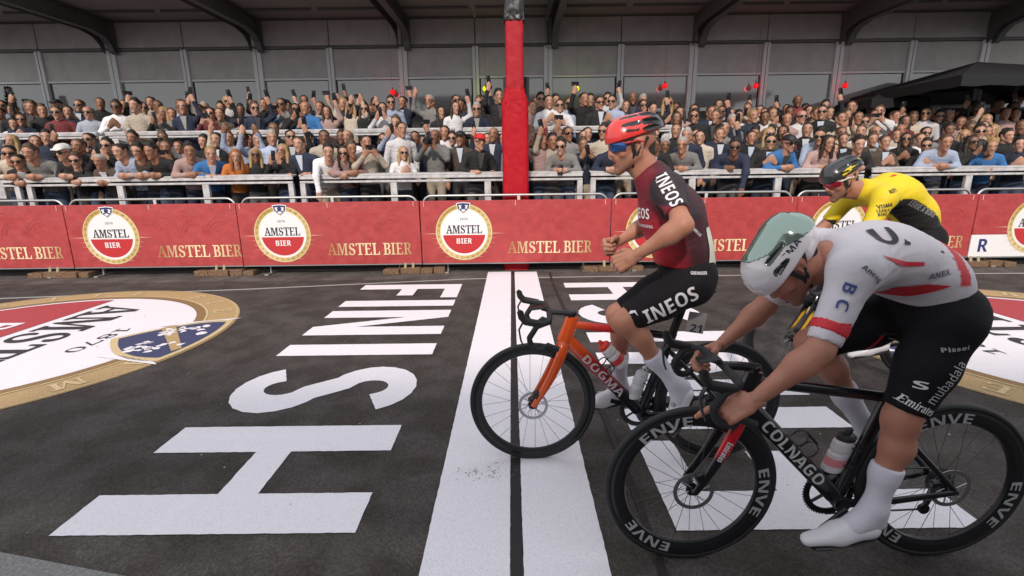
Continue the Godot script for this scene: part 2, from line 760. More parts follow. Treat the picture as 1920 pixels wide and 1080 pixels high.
# ---------------------------------------------------------------- road and its painted marks
func build_road() -> void:
	var asphalt := mat("asphalt", 1, 1, 1, 0.86, 0.0, 0.35)
	asphalt.vertex_color_use_as_albedo = true
	textured(asphalt, noise_tex(0.22, Color(0.55, 0.54, 0.53), Color(1.0, 1.0, 1.0), 1024, 3, 3, FastNoiseLite.TYPE_VALUE, 0.3, 0.78), 0.62, bump_tex(0.2, 6.0, 1024, 2, 9), 0.45)
	asphalt.detail_enabled = true
	asphalt.detail_blend_mode = BaseMaterial3D.BLEND_MODE_MUL
	asphalt.detail_uv_layer = BaseMaterial3D.DETAIL_UV_2
	asphalt.detail_albedo = noise_tex(0.010, Color(0.70, 0.675, 0.65), Color(1.0, 1.0, 1.0), 1024, 6, 13, FastNoiseLite.TYPE_SIMPLEX_SMOOTH, 0.30, 0.62)
	asphalt.uv2_triplanar = true
	asphalt.uv2_scale = Vector3.ONE * 0.23
	var broad := FastNoiseLite.new()
	broad.seed = 4
	broad.frequency = 0.55
	broad.fractal_octaves = 4
	var fine := FastNoiseLite.new()
	fine.seed = 8
	fine.frequency = 2.6
	fine.fractal_octaves = 3
	var g := Geo.new()
	# near field in fine cells for stains, far field in one skirt
	var x0 := -11.0
	var x1 := 11.0
	var z0 := -8.4
	var z1 := 2.0
	var st := 0.1
	var nx := int((x1 - x0) / st)
	var nz := int((z1 - z0) / st)
	for j in nz + 1:
		for i in nx + 1:
			var x := x0 + i * st
			var z := z0 + j * st
			var b := broad.get_noise_2d(x, z)
			var f := fine.get_noise_2d(x * 0.5, z * 1.6)
			var val := 0.090 * (1.0 + 0.26 * b + 0.20 * f)
			g.tint = Color(val * 1.13, val * 0.97, val * 0.92)
			if z < -7.15:
				g.tint = Color(val * 1.80, val * 1.58, val * 1.50)  # the older lane beside the kerb line
			if z > -2.02 + 0.13 * (x + 1.5) + 0.03 * f and x < 0.5:
				g.tint = Color(val * 1.32, val * 1.14, val * 1.04)  # paler strip beside the gutter
			g.put(Vector3(x, 0, z), Vector3.UP)
	for j in nz:
		for i in nx:
			var q := j * (nx + 1) + i
			g.idx.append_array([q, q + nx + 2, q + nx + 1, q, q + 1, q + nx + 2])
	g.tint = Color(0.085, 0.078, 0.074)
	var far := 160.0
	g.quad(Vector3(-far, 0, z1), Vector3(-far, 0, far), Vector3(far, 0, far), Vector3(far, 0, z1))
	g.quad(Vector3(-far, 0, -far), Vector3(-far, 0, z0), Vector3(far, 0, z0), Vector3(far, 0, -far))
	g.quad(Vector3(-far, 0, z0), Vector3(-far, 0, z1), Vector3(x0, 0, z1), Vector3(x0, 0, z0))
	g.quad(Vector3(x1, 0, z0), Vector3(x1, 0, z1), Vector3(far, 0, z1), Vector3(far, 0, z0))
	structure("road", g, asphalt)

	# grit and paper flecks
	var fl := Geo.new()
	for i in 420:
		var p := Vector3(rng.randf_range(-7, 7), 0.003, rng.randf_range(-7.4, -1.4))
		var r := rng.randf_range(0.003, 0.010) * (1.9 if i % 19 == 0 else 1.0)
		var a := rng.randf() * TAU
		var vv := rng.randf_range(0.14, 0.42)
		fl.tint = Color(vv, vv * 0.93, vv * 0.84)
		var e := Vector3(cos(a), 0, sin(a))
		var h := Vector3(-sin(a), 0, cos(a))
		fl.tri(p - e * r, p + h * r * 0.6 + Vector3.UP * r * 0.5, p + e * r)
		fl.tri(p + e * r, p - h * r * 0.7, p - e * r * 0.6)
	var flm := mat("grit", 1, 1, 1, 0.9)
	flm.vertex_color_use_as_albedo = true
	var flo := part("road_grit", fl, flm, self)
	tag(flo, "pale grit and paper flecks scattered over the dark asphalt", "grit", "", "stuff")

	# rubber flecks scuffed onto the band in front of the leading wheel
	var sf := Geo.new()
	for i in 90:
		var p := Vector3(-0.17 + rng.randfn() * 0.07, 0.0055, -2.32 + rng.randfn() * 0.035)
		var r := rng.randf_range(0.002, 0.006)
		var a := rng.randf() * TAU
		var e := Vector3(cos(a), 0, sin(a))
		var h := Vector3(-sin(a), 0, cos(a))
		var vv := rng.randf_range(0.12, 0.3)
		sf.tint = Color(vv, vv * 0.96, vv * 0.95)
		sf.quad(p - e * r, p + h * r * 0.6, p + e * r * 1.4, p - h * r * 0.5)
	var sfo := part("band_scuffs", sf, flm, self)
	tag(sfo, "dark rubber flecks scuffed onto the white finish band", "scuffs", "", "stuff")

	var white := mat("road_white", 1, 1, 1, 0.62, 0.0, 0.4)
	white.albedo_color = Color.WHITE
	textured(white, noise_tex(0.30, Color(0.69, 0.65, 0.69), Color(0.84, 0.795, 0.835), 1024, 3, 21, FastNoiseLite.TYPE_VALUE, 0.18, 0.5), 0.9, bump_tex(0.25, 5.0, 512, 2, 19), 0.3)
	var black := mat("line_black", 0.012, 0.012, 0.013, 0.6)
	var y := 0.004
	var X := Vector3.RIGHT
	var Z := Vector3.FORWARD  # away from the camera; X x Z' = up with ey = FORWARD

	# finish band: two white strips and the black line between them
	g = Geo.new()
	ragged(g, -0.385, -0.024, -7.62, 0.6, y)
	ragged(g, 0.03, 0.375, -7.6, 0.6, y)
	structure("finish_band_paint", g, white)
	g = Geo.new()
	g.quad(Vector3(-0.026, y, 0.6), Vector3(0.030, y, 0.6), Vector3(0.030, y, -7.63), Vector3(-0.026, y, -7.63))
	structure("finish_line_black_stripe", g, black)

	# timing cable lying on the road right of the band
	g = Geo.new()
	var cab := []
	for i in 40:
		var z := -7.5 + i * 0.2
		cab.append(Vector3(0.575 + 0.012 * sin(z * 2.1), 0.006, z))
	g.tube(cab, 0.017, 8, Vector2(1.0, 0.35), X)
	var tc := part("timing_cable", g, mat("cable_rubber", 0.016, 0.011, 0.012, 0.7), self)
	tag(tc, "flat black timing cable taped along the road beside the white band", "cable")

	# FINISH lettering: x_l..x_r across, letters stacked along z; second one is turned half round
	for turn in 2:
		var lg := Geo.new()
		for poly in finish_letters():
			var pts := PackedVector2Array()
			for p in poly:
				var q: Vector2 = p
				if turn == 1:
					q = Vector2(-q.x, -8.66 - q.y)
				pts.append(Vector2(q.x, -q.y))
			lg.poly(rough_edge(pts), Vector3(0, y, 0), X, Z)
		structure("finish_lettering", lg, white)

	# thin white kerb line by the hoardings
	g = Geo.new()
	var ln := [Vector2(-12, -5.7), Vector2(-6.7, -6.27), Vector2(-3.75, -6.62), Vector2(-0.64, -7.13), Vector2(1.1, -7.19), Vector2(6.56, -7.10), Vector2(12, -6.9)]
	for i in ln.size() - 1:
		var a: Vector2 = ln[i]
		var b: Vector2 = ln[i + 1]
		g.quad(Vector3(a.x, y * 0.5, a.y + 0.028), Vector3(b.x, y * 0.5, b.y + 0.028), Vector3(b.x, y * 0.5, b.y - 0.028), Vector3(a.x, y * 0.5, a.y - 0.028))
	var worn := mat("worn_line", 0.34, 0.33, 0.32, 0.8)
	structure("road_edge_line", g, worn)

	# concrete gutter at the near left
	g = Geo.new()
	g.quad(Vector3(-4.5, 0.006, -1.2), Vector3(-1.0, 0.006, -0.9), Vector3(-1.0, 0.006, -1.53), Vector3(-4.5, 0.006, -2.28))
	var conc := mat("concrete", 1, 1, 1, 0.85)
	textured(conc, noise_tex(0.12, Color(0.17, 0.165, 0.155), Color(0.27, 0.26, 0.25), 512, 5, 31), 0.8, bump_tex(0.3, 4.0), 0.5)
	structure("concrete_gutter", g, conc)

	road_roundel(Vector3(-4.97, 0, -4.55), 2.05, 0.0)
	road_roundel(Vector3(5.05, 0, -4.25), 2.08, PI)


func ragged(g: Geo, xa: float, xb: float, za: float, zb: float, y: float) -> void:
	var pts := PackedVector2Array([Vector2(xa, -zb), Vector2(xb, -zb), Vector2(xb, -za), Vector2(xa, -za)])
	g.poly(rough_edge(pts), Vector3(0, y, 0), Vector3.RIGHT, Vector3.FORWARD)


# painted edges on coarse asphalt wander by a few millimetres
func rough_edge(pts: PackedVector2Array) -> PackedVector2Array:
	var out := PackedVector2Array()
	for i in pts.size():
		var a := pts[i]
		var b := pts[(i + 1) % pts.size()]
		var nn := (b - a).orthogonal().normalized()
		var m := maxi(1, int(a.distance_to(b) / 0.03))
		for k in m:
			out.append(a.lerp(b, float(k) / m) + nn * rng.randf_range(-0.0018, 0.0018))
	return out


# outlines in plan (x, z): tops of the letters towards the line (x = -0.71), feet at x = -2.07
func finish_letters() -> Array:
	var l := -2.07
	var r := -0.71
	var o := []
	# F: stem far, arms towards the camera at the top and the middle
	o.append([Vector2(l, -6.79), Vector2(r, -6.79), Vector2(r, -6.05), Vector2(r - 0.21, -6.05), Vector2(r - 0.21, -6.52), Vector2(-1.29, -6.52), Vector2(-1.29, -6.17), Vector2(-1.50, -6.17), Vector2(-1.50, -6.52), Vector2(l, -6.52)])
	o.append([Vector2(l, -5.92), Vector2(r, -5.92), Vector2(r, -5.65), Vector2(l, -5.65)])
	# N
	o.append([Vector2(l, -5.47), Vector2(r, -5.47), Vector2(r, -5.19), Vector2(-1.62, -4.87), Vector2(r, -4.87), Vector2(r, -4.61), Vector2(l, -4.61), Vector2(l, -4.88), Vector2(-1.17, -5.20), Vector2(l, -5.20)])
	o.append([Vector2(l, -4.34), Vector2(r, -4.34), Vector2(r, -4.06), Vector2(l, -4.06)])
	# S as a swept band
	o.append(s_band())
	# H: bars at both ends, bridge in the middle
	o.append([Vector2(l, -2.83), Vector2(r, -2.83), Vector2(r, -2.54), Vector2(-1.28, -2.54), Vector2(-1.28, -2.16), Vector2(r, -2.16), Vector2(r, -1.88), Vector2(l, -1.88), Vector2(l, -2.16), Vector2(-1.48, -2.16), Vector2(-1.48, -2.54), Vector2(l, -2.54)])
	return o


func s_band() -> Array:
	# centre line of the S in letter coordinates: u along z (reading direction), w along x (up)
	var c := []
	var zc := -3.40
	var ru := 0.255
	for i in 15:
		var a := deg_to_rad(20.0 + 250.0 * i / 14.0)  # top bowl: start at the upper right
		c.append(Vector2(-1.065 + 0.235 * sin(a), zc + ru * cos(a)))
	for i in 15:
		var a := deg_to_rad(90.0 - 250.0 * i / 14.0)
		c.append(Vector2(-1.715 + 0.235 * sin(a), zc + ru * cos(a)))
	# drop points that double back where the bowls meet
	var keep := []
	for i in c.size():
		if i == 14 or i == 15:
			continue
		keep.append(c[i])
	var lft := []
	var rgt := []
	for i in keep.size():
		var d: Vector2 = (keep[mini(i + 1, keep.size() - 1)] - keep[maxi(i - 1, 0)]).normalized()
		var nn := Vector2(-d.y, d.x)
		var hw := Vector2(nn.x * 0.105, nn.y * 0.135)
		lft.append(keep[i] + hw)
		rgt.append(keep[i] - hw)
	rgt.reverse()
	return lft + rgt


# big round emblem painted on the road: up = towards the finish line
func road_roundel(at: Vector3, r: float, turn: float) -> void:
	var bs := Basis(Vector3.UP, turn)
	var up := bs * Vector3.RIGHT
	var ex := bs * Vector3.BACK
	# ex x up must point to the sky
	var y := Vector3.UP
	var gold := paint_mat("road_gold", 0.46, 0.31, 0.15)
	var dark_gold := paint_mat("road_dark_gold", 0.27, 0.16, 0.07)
	var light_gold := paint_mat("road_light_gold", 0.62, 0.47, 0.27)
	var whitep: StandardMaterial3D = mats["road_white"]
	var red := paint_mat("road_red", 0.42, 0.055, 0.065)
	var ink := paint_mat("road_ink", 0.035, 0.033, 0.04)
	var blue := paint_mat("road_blue", 0.05, 0.058, 0.13)
	var root := Node3D.new()
	root.name = numbered("road_emblem")
	add_child(root)
	root.position = at
	root.set_meta("kind", "structure")
	var g := Geo.new()
	sector(g, y * 0.004, ex, up, r * 0.795, r, 0, TAU, 96)
	part("gold_ring", g, gold, root)
	g = Geo.new()
	sector(g, y * 0.008, ex, up, r * 0.79, r * 0.835, 0, TAU, 96)
	part("dark_ring", g, dark_gold, root)
	g = Geo.new()
	sector(g, y * 0.008, ex, up, r * 0.835, r * 0.845, 0, TAU, 96)
	sector(g, y * 0.008, ex, up, r * 0.985, r * 0.992, 0, TAU, 96)
	# ring lettering: words round the ring, drawn as pale letters
	var words := "AMSTEL BIER "
	var tot := 22
	for i in tot:
		var ch := words[i % words.length()]
		if ch == " ":
			continue
		var a := PI / 2.0 - 0.33 - TAU * 0.9 * i / tot
		var d := ex * cos(a) + up * sin(a)
		var tx := ex * sin(a) - up * cos(a)
		letter(g, ch, y * 0.008 + d * r * 0.915, tx, d, r * 0.085, 0, "Droid Serif/b")
	part("ring_lettering", g, light_gold, root)
	g = Geo.new()
	sector(g, y * 0.004, ex, up, 0.0, r * 0.79, 0, TAU, 96)
	part("white_field", g, whitep, root)
	# red lower segment
	g = Geo.new()
	var ri := r * 0.755
	var cut := -0.05 * r
	var pts := PackedVector2Array()
	var a0 := asin(cut / ri)
	for i in 41:
		var a := a0 - (PI + 2.0 * a0) * i / 40.0
		pts.append(Vector2(cos(a), sin(a)) * ri)
	g.poly(pts, y * 0.008, ex, up)
	part("red_segment", g, red, root)
	g = Geo.new()
	letter(g, "AMSTEL", y * 0.008 + up * r * 0.14, ex, up, r * 0.27, r * 1.24, "Droid Serif/b")
	letter(g, "1870", y * 0.008 + up * r * 0.47, ex, up, r * 0.065, r * 0.34, "Droid Serif")
	part("emblem_lettering", g, ink, root)
	g = Geo.new()
	letter(g, "BIER", y * 0.012 - up * r * 0.23, ex, up, r * 0.17, r * 0.56, "Droid Sans/b")
	part("word_lettering", g, whitep, root)
	# crest on top of the ring: its top edge follows the ring, its sides curve down to a point
	var sh := func(s: float) -> PackedVector2Array:
		var q := PackedVector2Array()
		for i in 13:
			var a := PI / 2.0 + 0.30 - 0.60 * i / 12.0
			q.append((Vector2(cos(a), sin(a)) * 0.99 - Vector2(0, 0.80)) * s)
		for i in 12:
			var t := (i + 1) / 12.0
			q.append(Vector2(0.292 * (1.0 - pow(t, 2.2)), 0.146 - 0.42 * t) * s)
		for i in 11:
			var t := 1.0 - (i + 1) / 12.0
			q.append(Vector2(-0.292 * (1.0 - pow(t, 2.2)), 0.146 - 0.42 * t) * s)
		return q
	g = Geo.new()
	g.poly(sh.call(r * 1.0), y * 0.012 + up * r * 0.80, ex, up)
	part("crest_border", g, light_gold, root)
	g = Geo.new()
	g.poly(sh.call(r * 0.87), y * 0.014 + up * r * 0.80, ex, up)
	part("crest_shield", g, blue, root)
	g = Geo.new()
	var lr := RandomNumberGenerator.new()
	lr.seed = 77
	for s in [-1.0, 1.0]:  # two beasts drawn as ragged white figures
		for i in 16:
			var cx: float = s * (0.05 + 0.13 * lr.randf()) * r
			var cy: float = (-0.10 + 0.22 * lr.randf()) * r
			var q := PackedVector2Array()
			for k in 7:
				q.append(Vector2(cx, cy) + Vector2.from_angle(TAU * k / 7.0) * r * lr.randf_range(0.006, 0.030))
			g.poly(q, y * 0.017 + up * r * 0.80, ex, up)
	part("crest_figures", g, whitep, root)
	g = Geo.new()
	g.poly(PackedVector2Array([Vector2(-0.20, -0.10) * r, Vector2(-0.15, -0.14) * r, Vector2(0.18, 0.13) * r, Vector2(0.14, 0.15) * r]), y * 0.016 + up * r * 0.80, ex, up)
	part("crest_band", g, gold, root)
	g = Geo.new()
	for s in [-1.0, 1.0]:
		g.poly(PackedVector2Array([Vector2(s * 0.30, 0.14) * r, Vector2(s * 0.33, 0.17) * r, Vector2(s * 0.23, -0.16) * r, Vector2(s * 0.18, -0.17) * r]), y * 0.012 + up * r * 0.80, ex, up)
	part("crest_ribbon", g, whitep, root)


func paint_mat(key: String, r: float, g: float, b: float) -> StandardMaterial3D:
	if mats.has(key):
		return mats[key]
	var m := mat(key, 1, 1, 1, 0.65, 0.0, 0.4)
	m.albedo_color = Color.WHITE
	textured(m, noise_tex(0.3, Color(r, g, b) * 0.78, Color(r, g, b) * 1.06, 256, 3, hash(key) % 97, FastNoiseLite.TYPE_VALUE, 0.2, 0.6), 1.6)
	return m


# ---------------------------------------------------------------- hoardings, crowd barriers, timber blocks
const BOARD_Z := -7.6
const BOARD_W := 2.83


func build_hoardings() -> void:
	var xs := []
	for i in 8:
		xs.append(-6.83 + (i - 1) * 2.82)  # left edges
	var seam := [-9.6, -6.83, -4.19, -1.40, 1.52, 4.34, 7.09, 9.9]
	var where := ["cut off by the photo's left edge", "second from the left", "third from the left", "left of the red pillar's foot", "behind the rider sitting upright", "behind the rider in yellow", "half red, half white, at the right edge"]
	for i in 7:
		var a: float = seam[i]
		var b: float = seam[i + 1]
		var half: bool = i == 6
		hoarding(a, b - a - 0.012, "red beer advertising hoarding with round emblem, %s" % where[i], half, i)
		barrier(a + 0.04, b - a - 0.10, "grey tubular steel barrier behind the hoarding, %s" % where[i])
	# timber blocks under the joints
	var wood := mat("old_timber", 1, 1, 1, 0.85)
	textured(wood, noise_tex(0.06, Color(0.10, 0.055, 0.03), Color(0.26, 0.16, 0.095), 256, 4, 41), 2.2, bump_tex(0.1, 3.0), 0.5)
	var spots := [-7.1, -4.5, -1.55, 1.55, 4.3, 7.25]
	for i in spots.size():
		var t := thing("timber_packing", Vector3(spots[i], 0, BOARD_Z - 0.04), "weathered timber packing blocks under hoarding joint, number %s from the left" % ["one", "two", "three", "four", "five", "six"][i], "timber")
		var px := -0.46
		for k in 4:
			var w: float = [0.24, 0.34, 0.20, 0.18][k] * rng.randf_range(0.9, 1.1)
			var g := Geo.new()
			var hh := rng.randf_range(0.075, 0.098)
			g.box(Vector3(px + w / 2, hh / 2, rng.randf_range(-0.02, 0.02)), Vector3(w - 0.012, hh, 0.22), Basis(Vector3.UP, rng.randf_range(-0.06, 0.06)), 0.006)
			part("plank", g, wood, t)
			px += w
		for k in 2:
			var g := Geo.new()
			g.tube([Vector3(-0.12 + k * 0.12, 0.07, 0.06), Vector3(-0.12 + k * 0.12, 0.165, 0.03)], 0.022, 8)
			part("cable_tie" if k else "foot_peg", g, mat("zip_yellow", 0.35, 0.29, 0.17, 0.6), t)


func fade_text(g: Geo, s: String, at: Vector3, h: float, w: float, key: String, mid: float) -> void:
	# printed gold gradient: bright in the middle of the word, bronze at both ends
	var st := g.v.size()
	letter(g, s, at, Vector3.RIGHT, Vector3.UP, h, w, key)
	for i in range(st, g.v.size()):
		var u := absf(g.v[i].x - mid - 0.05) / 0.65
		var k := clampf(1.0 - u * u * 1.15, 0.0, 1.0)
		g.c[i] = Color(0.42, 0.20, 0.08).lerp(Color(0.85, 0.68, 0.42), k)


func hoarding(xa: float, w: float, label: String, half_white: bool, n: int) -> void:
	var t := thing("advertising_hoarding", Vector3(xa, 0, BOARD_Z), label, "hoarding", "beer hoardings along the road")
	t.rotation = Vector3(rng.randf_range(-0.012, 0.004), rng.randf_range(-0.004, 0.004), rng.randf_range(-0.002, 0.002))
	var red := mat("hoarding_red", 1, 1, 1, 0.42, 0.0, 0.6)
	red.albedo_color = Color.WHITE
	if red.albedo_texture == null:
		textured(red, noise_tex(0.02, Color(0.375, 0.040, 0.042), Color(0.45, 0.052, 0.054), 512, 5, 51), 0.5, bump_tex(0.009, 5.0, 512, 3, 6), 0.45)
	var white := mat("print_white", 0.80, 0.79, 0.80, 0.4)
	var y0 := 0.155
	var y1 := 1.115
	var hh := y1 - y0
	var g := Geo.new()
	if half_white:
		g.box(Vector3(w / 2, y0 + hh * 0.68, -0.012), Vector3(w, hh * 0.64, 0.024), Basis(), 0.004)
		part("red_panel", g, red, t)
		g = Geo.new()
		g.box(Vector3(w / 2, y0 + hh * 0.179, -0.012), Vector3(w, hh * 0.356, 0.024), Basis(), 0.004)
		part("white_panel", g, white, t)
	else:
		g.box(Vector3(w / 2, (y0 + y1) / 2, -0.012), Vector3(w, hh, 0.024), Basis(), 0.004)
		part("panel", g, red, t)
	g = Geo.new()
	g.box(Vector3(w / 2, y0 - 0.009, -0.008), Vector3(w, 0.016, 0.034), Basis(), 0.003)
	part("bottom_rail", g, mat("aluminium", 0.42, 0.42, 0.42, 0.4, 0.8), t)
	# emblem
	var cx := 0.66 if n != 6 else 0.95
	var c := Vector3(cx, y0 + hh * 0.50, 0.002)
	var X := Vector3.RIGHT
	var Y := Vector3.UP
	var r := 0.435
	var gold := mat("print_gold", 1, 1, 1, 0.42)
	gold.vertex_color_use_as_albedo = true
	g = Geo.new()
	sector(g, c, X, Y, r * 0.83, r, 0, TAU, 72)
	for i in g.v.size():
		var d := g.v[i] - c
		var a := atan2(d.y, d.x)
		var k := 0.5 + 0.5 * sin(a * 2.0 + 0.6)
		var low := clampf(-d.y / r, 0.0, 1.0)
		g.c[i] = Color(0.42, 0.28, 0.06).lerp(Color(0.74, 0.58, 0.30), clampf(k * 0.6 + low * 0.5, 0.0, 1.0))
	part("gold_ring", g, gold, t)
	g = Geo.new()
	g.tint = Color(0.78, 0.66, 0.40)
	sector(g, c + Vector3(0, 0, 0.002), X, Y, r * 0.965, r * 0.985, 0, TAU, 72)
	sector(g, c + Vector3(0, 0, 0.002), X, Y, r * 0.825, r * 0.85, 0, TAU, 72)
	g.tint = Color(0.30, 0.19, 0.03)
	for i in 26:  # raised ring lettering
		var a := PI / 2.0 - 0.42 - (TAU - 0.84) * i / 25.0
		var d := X * cos(a) + Y * sin(a)
		letter(g, "AMSTELBIER"[i % 10], c + Vector3(0, 0, 0.002) + d * r * 0.907, X * sin(a) - Y * cos(a), d, r * 0.075, 0, "Droid Serif/b")
	part("ring_lettering", g, gold, t)
	g = Geo.new()
	sector(g, c, X, Y, 0.0, r * 0.83, 0, TAU, 64)
	part("white_field", g, white, t)
	g = Geo.new()
	var pts := PackedVector2Array()
	var ri := r * 0.755
	var a0 := asin(-0.13)
	for i in 33:
		var a := a0 - (PI + 2.0 * a0) * i / 32.0
		pts.append(Vector2(cos(a), sin(a)) * ri)
	g.poly(pts, c + Vector3(0, 0, 0.002), X, Y)
	part("red_segment", g, mat("print_red", 0.52, 0.03, 0.035, 0.4), t)
	g = Geo.new()
	letter(g, "AMSTEL", c + Vector3(0, r * 0.10, 0.003), X, Y, r * 0.29, r * 1.26, "Droid Serif/b")
	part("emblem_lettering", g, mat("print_ink", 0.018, 0.02, 0.045, 0.45), t)
	g = Geo.new()
	letter(g, "1870", c + Vector3(0, r * 0.46, 0.003), X, Y, r * 0.075, r * 0.27, "Droid Serif")
	part("year_lettering", g, mat("print_ink", 0.018, 0.02, 0.045, 0.45), t)
	g = Geo.new()
	letter(g, "BIER", c + Vector3(0, -r * 0.31, 0.004), X, Y, r * 0.19, r * 0.54, "Droid Sans/b")
	part("word_lettering", g, white, t)
	# crest
	var sh := func(s: float) -> PackedVector2Array: return PackedVector2Array([Vector2(-0.24, 0.19) * s, Vector2(0.0, 0.215) * s, Vector2(0.24, 0.19) * s, Vector2(0.20, 0.0) * s, Vector2(0.0, -0.16) * s, Vector2(-0.20, 0.0) * s])
	g = Geo.new()
	g.poly(sh.call(r * 1.06), c + Vector3(0, r * 0.82, 0.004), X, Y)
	part("crest_border", g, white, t)
	g = Geo.new()
	g.poly(sh.call(r * 0.93), c + Vector3(0, r * 0.82, 0.005), X, Y)
	part("crest_shield", g, mat("print_blue", 0.03, 0.04, 0.12, 0.4), t)
	g = Geo.new()
	for s in [-1.0, 1.0]:
		g.poly(PackedVector2Array([Vector2(s * 0.05, 0.13) * r, Vector2(s * 0.17, 0.12) * r, Vector2(s * 0.13, 0.03) * r, Vector2(s * 0.15, -0.02) * r, Vector2(s * 0.05, 0.02) * r, Vector2(s * 0.09, 0.07) * r]), c + Vector3(0, r * 0.82, 0.0065), X, Y)
	g.poly(PackedVector2Array([Vector2(-0.09, -0.04) * r, Vector2(0.0, -0.01) * r, Vector2(0.09, -0.04) * r, Vector2(0.0, -0.12) * r]), c + Vector3(0, r * 0.82, 0.0065), X, Y)
	part("crest_figures", g, white, t)
	# speed lines beside the emblem
	for s in [-1.0, 1.0]:
		for i in 6:
			g = Geo.new()
			var yy: float = -0.02 - 0.072 * i
			var rr := sqrt(maxf(0.0, r * r - yy * yy)) + 0.005
			var ln: float = [0.20, 0.085, 0.08, 0.07, 0.07, 0.10][i]
			var xA: float = cx + s * rr
			var th: float = [0.013, 0.006, 0.006, 0.006, 0.006, 0.007][i]
			g.poly(PackedVector2Array([Vector2(xA, c.y + yy + th / 2), Vector2(xA + s * ln, c.y + yy), Vector2(xA, c.y + yy - th / 2)]), Vector3(0, 0, 0.002), X, Y)
			part("speed_line", g, mat("print_pale_gold", 0.72, 0.40, 0.26, 0.4), t)
	# big gold words
	var tx := cx + 1.32
	if n == 6:
		g = Geo.new()
		letter(g, "R", Vector3(0.20, 0.335, 0.002), X, Y, 0.20, 0.15, "Droid Sans/b")
		part("blue_letter", g, mat("print_navy", 0.03, 0.035, 0.16, 0.4), t)
	else:
		g = Geo.new()
		fade_text(g, "AMSTEL", Vector3(tx - 0.246, y0 + hh * 0.245, 0.002), 0.185, 0.81, "Droid Serif/b", tx)
		part("gold_lettering", g, gold, t)
		g = Geo.new()
		fade_text(g, "BIER", Vector3(tx + 0.435, y0 + hh * 0.245, 0.002), 0.185, 0.44, "Droid Serif/b", tx)
		part("gold_lettering", g, gold, t)
		g = Geo.new()
		letter(g, "AMSTEL", Vector3(tx - 0.240, y0 + hh * 0.245 - 0.006, 0.001), X, Y, 0.187, 0.812, "Droid Serif/b")
		part("lettering_edge", g, mat("print_dark_red", 0.27, 0.016, 0.02, 0.4), t)
		g = Geo.new()
		letter(g, "BIER", Vector3(tx + 0.441, y0 + hh * 0.245 - 0.006, 0.001), X, Y, 0.187, 0.442, "Droid Serif/b")
		part("lettering_edge", g, mat("print_dark_red", 0.27, 0.016, 0.02, 0.4), t)
	# embossed coat of arms, raised a few millimetres in the same red
	g = Geo.new()
	var e := Vector3(tx - 0.02 if n != 6 else tx + 0.1, y0 + hh * 0.56, 0.0)
	for rr in [0.135, 0.165, 0.205]:
		var arc := []
		for i in 15:
			var a := PI * i / 14.0
			arc.append(e + Vector3(cos(a) * rr, sin(a) * rr * 0.95 - 0.03, 0.001))
		g.tube(arc, 0.0026, 5)
	var er := RandomNumberGenerator.new()
	er.seed = 5
	for s in [-1.0, 1.0]:
		for k in 3:
			var arc := []
			for i in 11:
				var a := PI * (0.12 + 0.76 * i / 10.0)
				arc.append(e + Vector3(s * 0.42 + cos(a) * (0.24 - k * 0.05), sin(a) * (0.24 - k * 0.06) - 0.02, 0.001))
			g.tube(arc, 0.0022, 5)
		for k in 16:
			var p := e + Vector3(s * (0.08 + er.randf() * 0.16), 0.20 + er.randf() * 0.13, 0.001)
			g.tube([p, p + Vector3(er.randf_range(-0.04, 0.04), er.randf_range(-0.03, 0.03), 0)], 0.0028, 5)
		for k in 14:
			var p := e + Vector3(s * (0.32 + er.randf() * 0.24), 0.0 + er.randf() * 0.13, 0.001)
			g.tube([p, p + Vector3(er.randf_range(-0.06, 0.06), er.randf_range(-0.02, 0.02), 0)], 0.0024, 5)
	part("embossed_arms", g, mat("emboss_red", 0.42, 0.042, 0.045, 0.4), t)
	# cable ties at the top
	for fx in [0.02, 0.5, 0.97]:
		g = Geo.new()
		g.box(Vector3(w * fx, y1 - 0.045, 0.003), Vector3(0.008, 0.075, 0.005))
		part("cable_tie", g, mat("tie_white", 0.62, 0.50, 0.48, 0.5), t)


func barrier(xa: float, w: float, label: String) -> void:
	var t := thing("crowd_barrier", Vector3(xa, 0, BOARD_Z - 0.10), label, "barrier", "steel barriers behind the hoardings")
	var steel := mat("galvanised", 0.46, 0.46, 0.45, 0.42, 0.75)
	var g := Geo.new()
	var top := 1.185
	var rr := 0.13
	var path := [Vector3(0, 0.12, 0), Vector3(0, top - rr, 0)]
	for i in 7:
		var a := PI - (PI / 2.0) * (i + 1) / 7.0
		path.append(Vector3(rr + cos(a) * rr, top - rr + sin(a) * rr, 0))
	for i in 8:
		var a := PI / 2.0 - (PI / 2.0) * i / 7.0
		path.append(Vector3(w - rr + cos(a) * rr, top - rr + sin(a) * rr, 0))
	path.append(Vector3(w, 0.12, 0))
	g.tube(path, 0.019, 8)
	part("frame_tube", g, steel, t)
	g = Geo.new()
	g.tube([Vector3(0.02, 0.2, 0), Vector3(w - 0.02, 0.2, 0)], 0.016, 8)
	part("bottom_tube", g, steel, t)
	for i in 12:
		g = Geo.new()
		var x := (i + 1) * w / 13.0
		g.tube([Vector3(x, 0.2, 0), Vector3(x, top - 0.30, 0)], 0.007, 6)
		part("bar", g, steel, t)
	for s in [0.12, 0.88]:
		g = Geo.new()
		g.box(Vector3(w * s, 0.012, 0.0), Vector3(0.06, 0.024, 0.34), Basis(), 0.004)
		g.tube([Vector3(w * s, 0.02, 0), Vector3(w * s, 0.2, 0)], 0.014, 8)
		part("foot", g, steel, t)
	g = Geo.new()
	g.box(Vector3(w * 0.52, top - 0.045, 0.012), Vector3(0.045, 0.075, 0.012), Basis(), 0.003)
	part("label_plate", g, mat("plate_white", 0.55, 0.54, 0.50, 0.6), t)


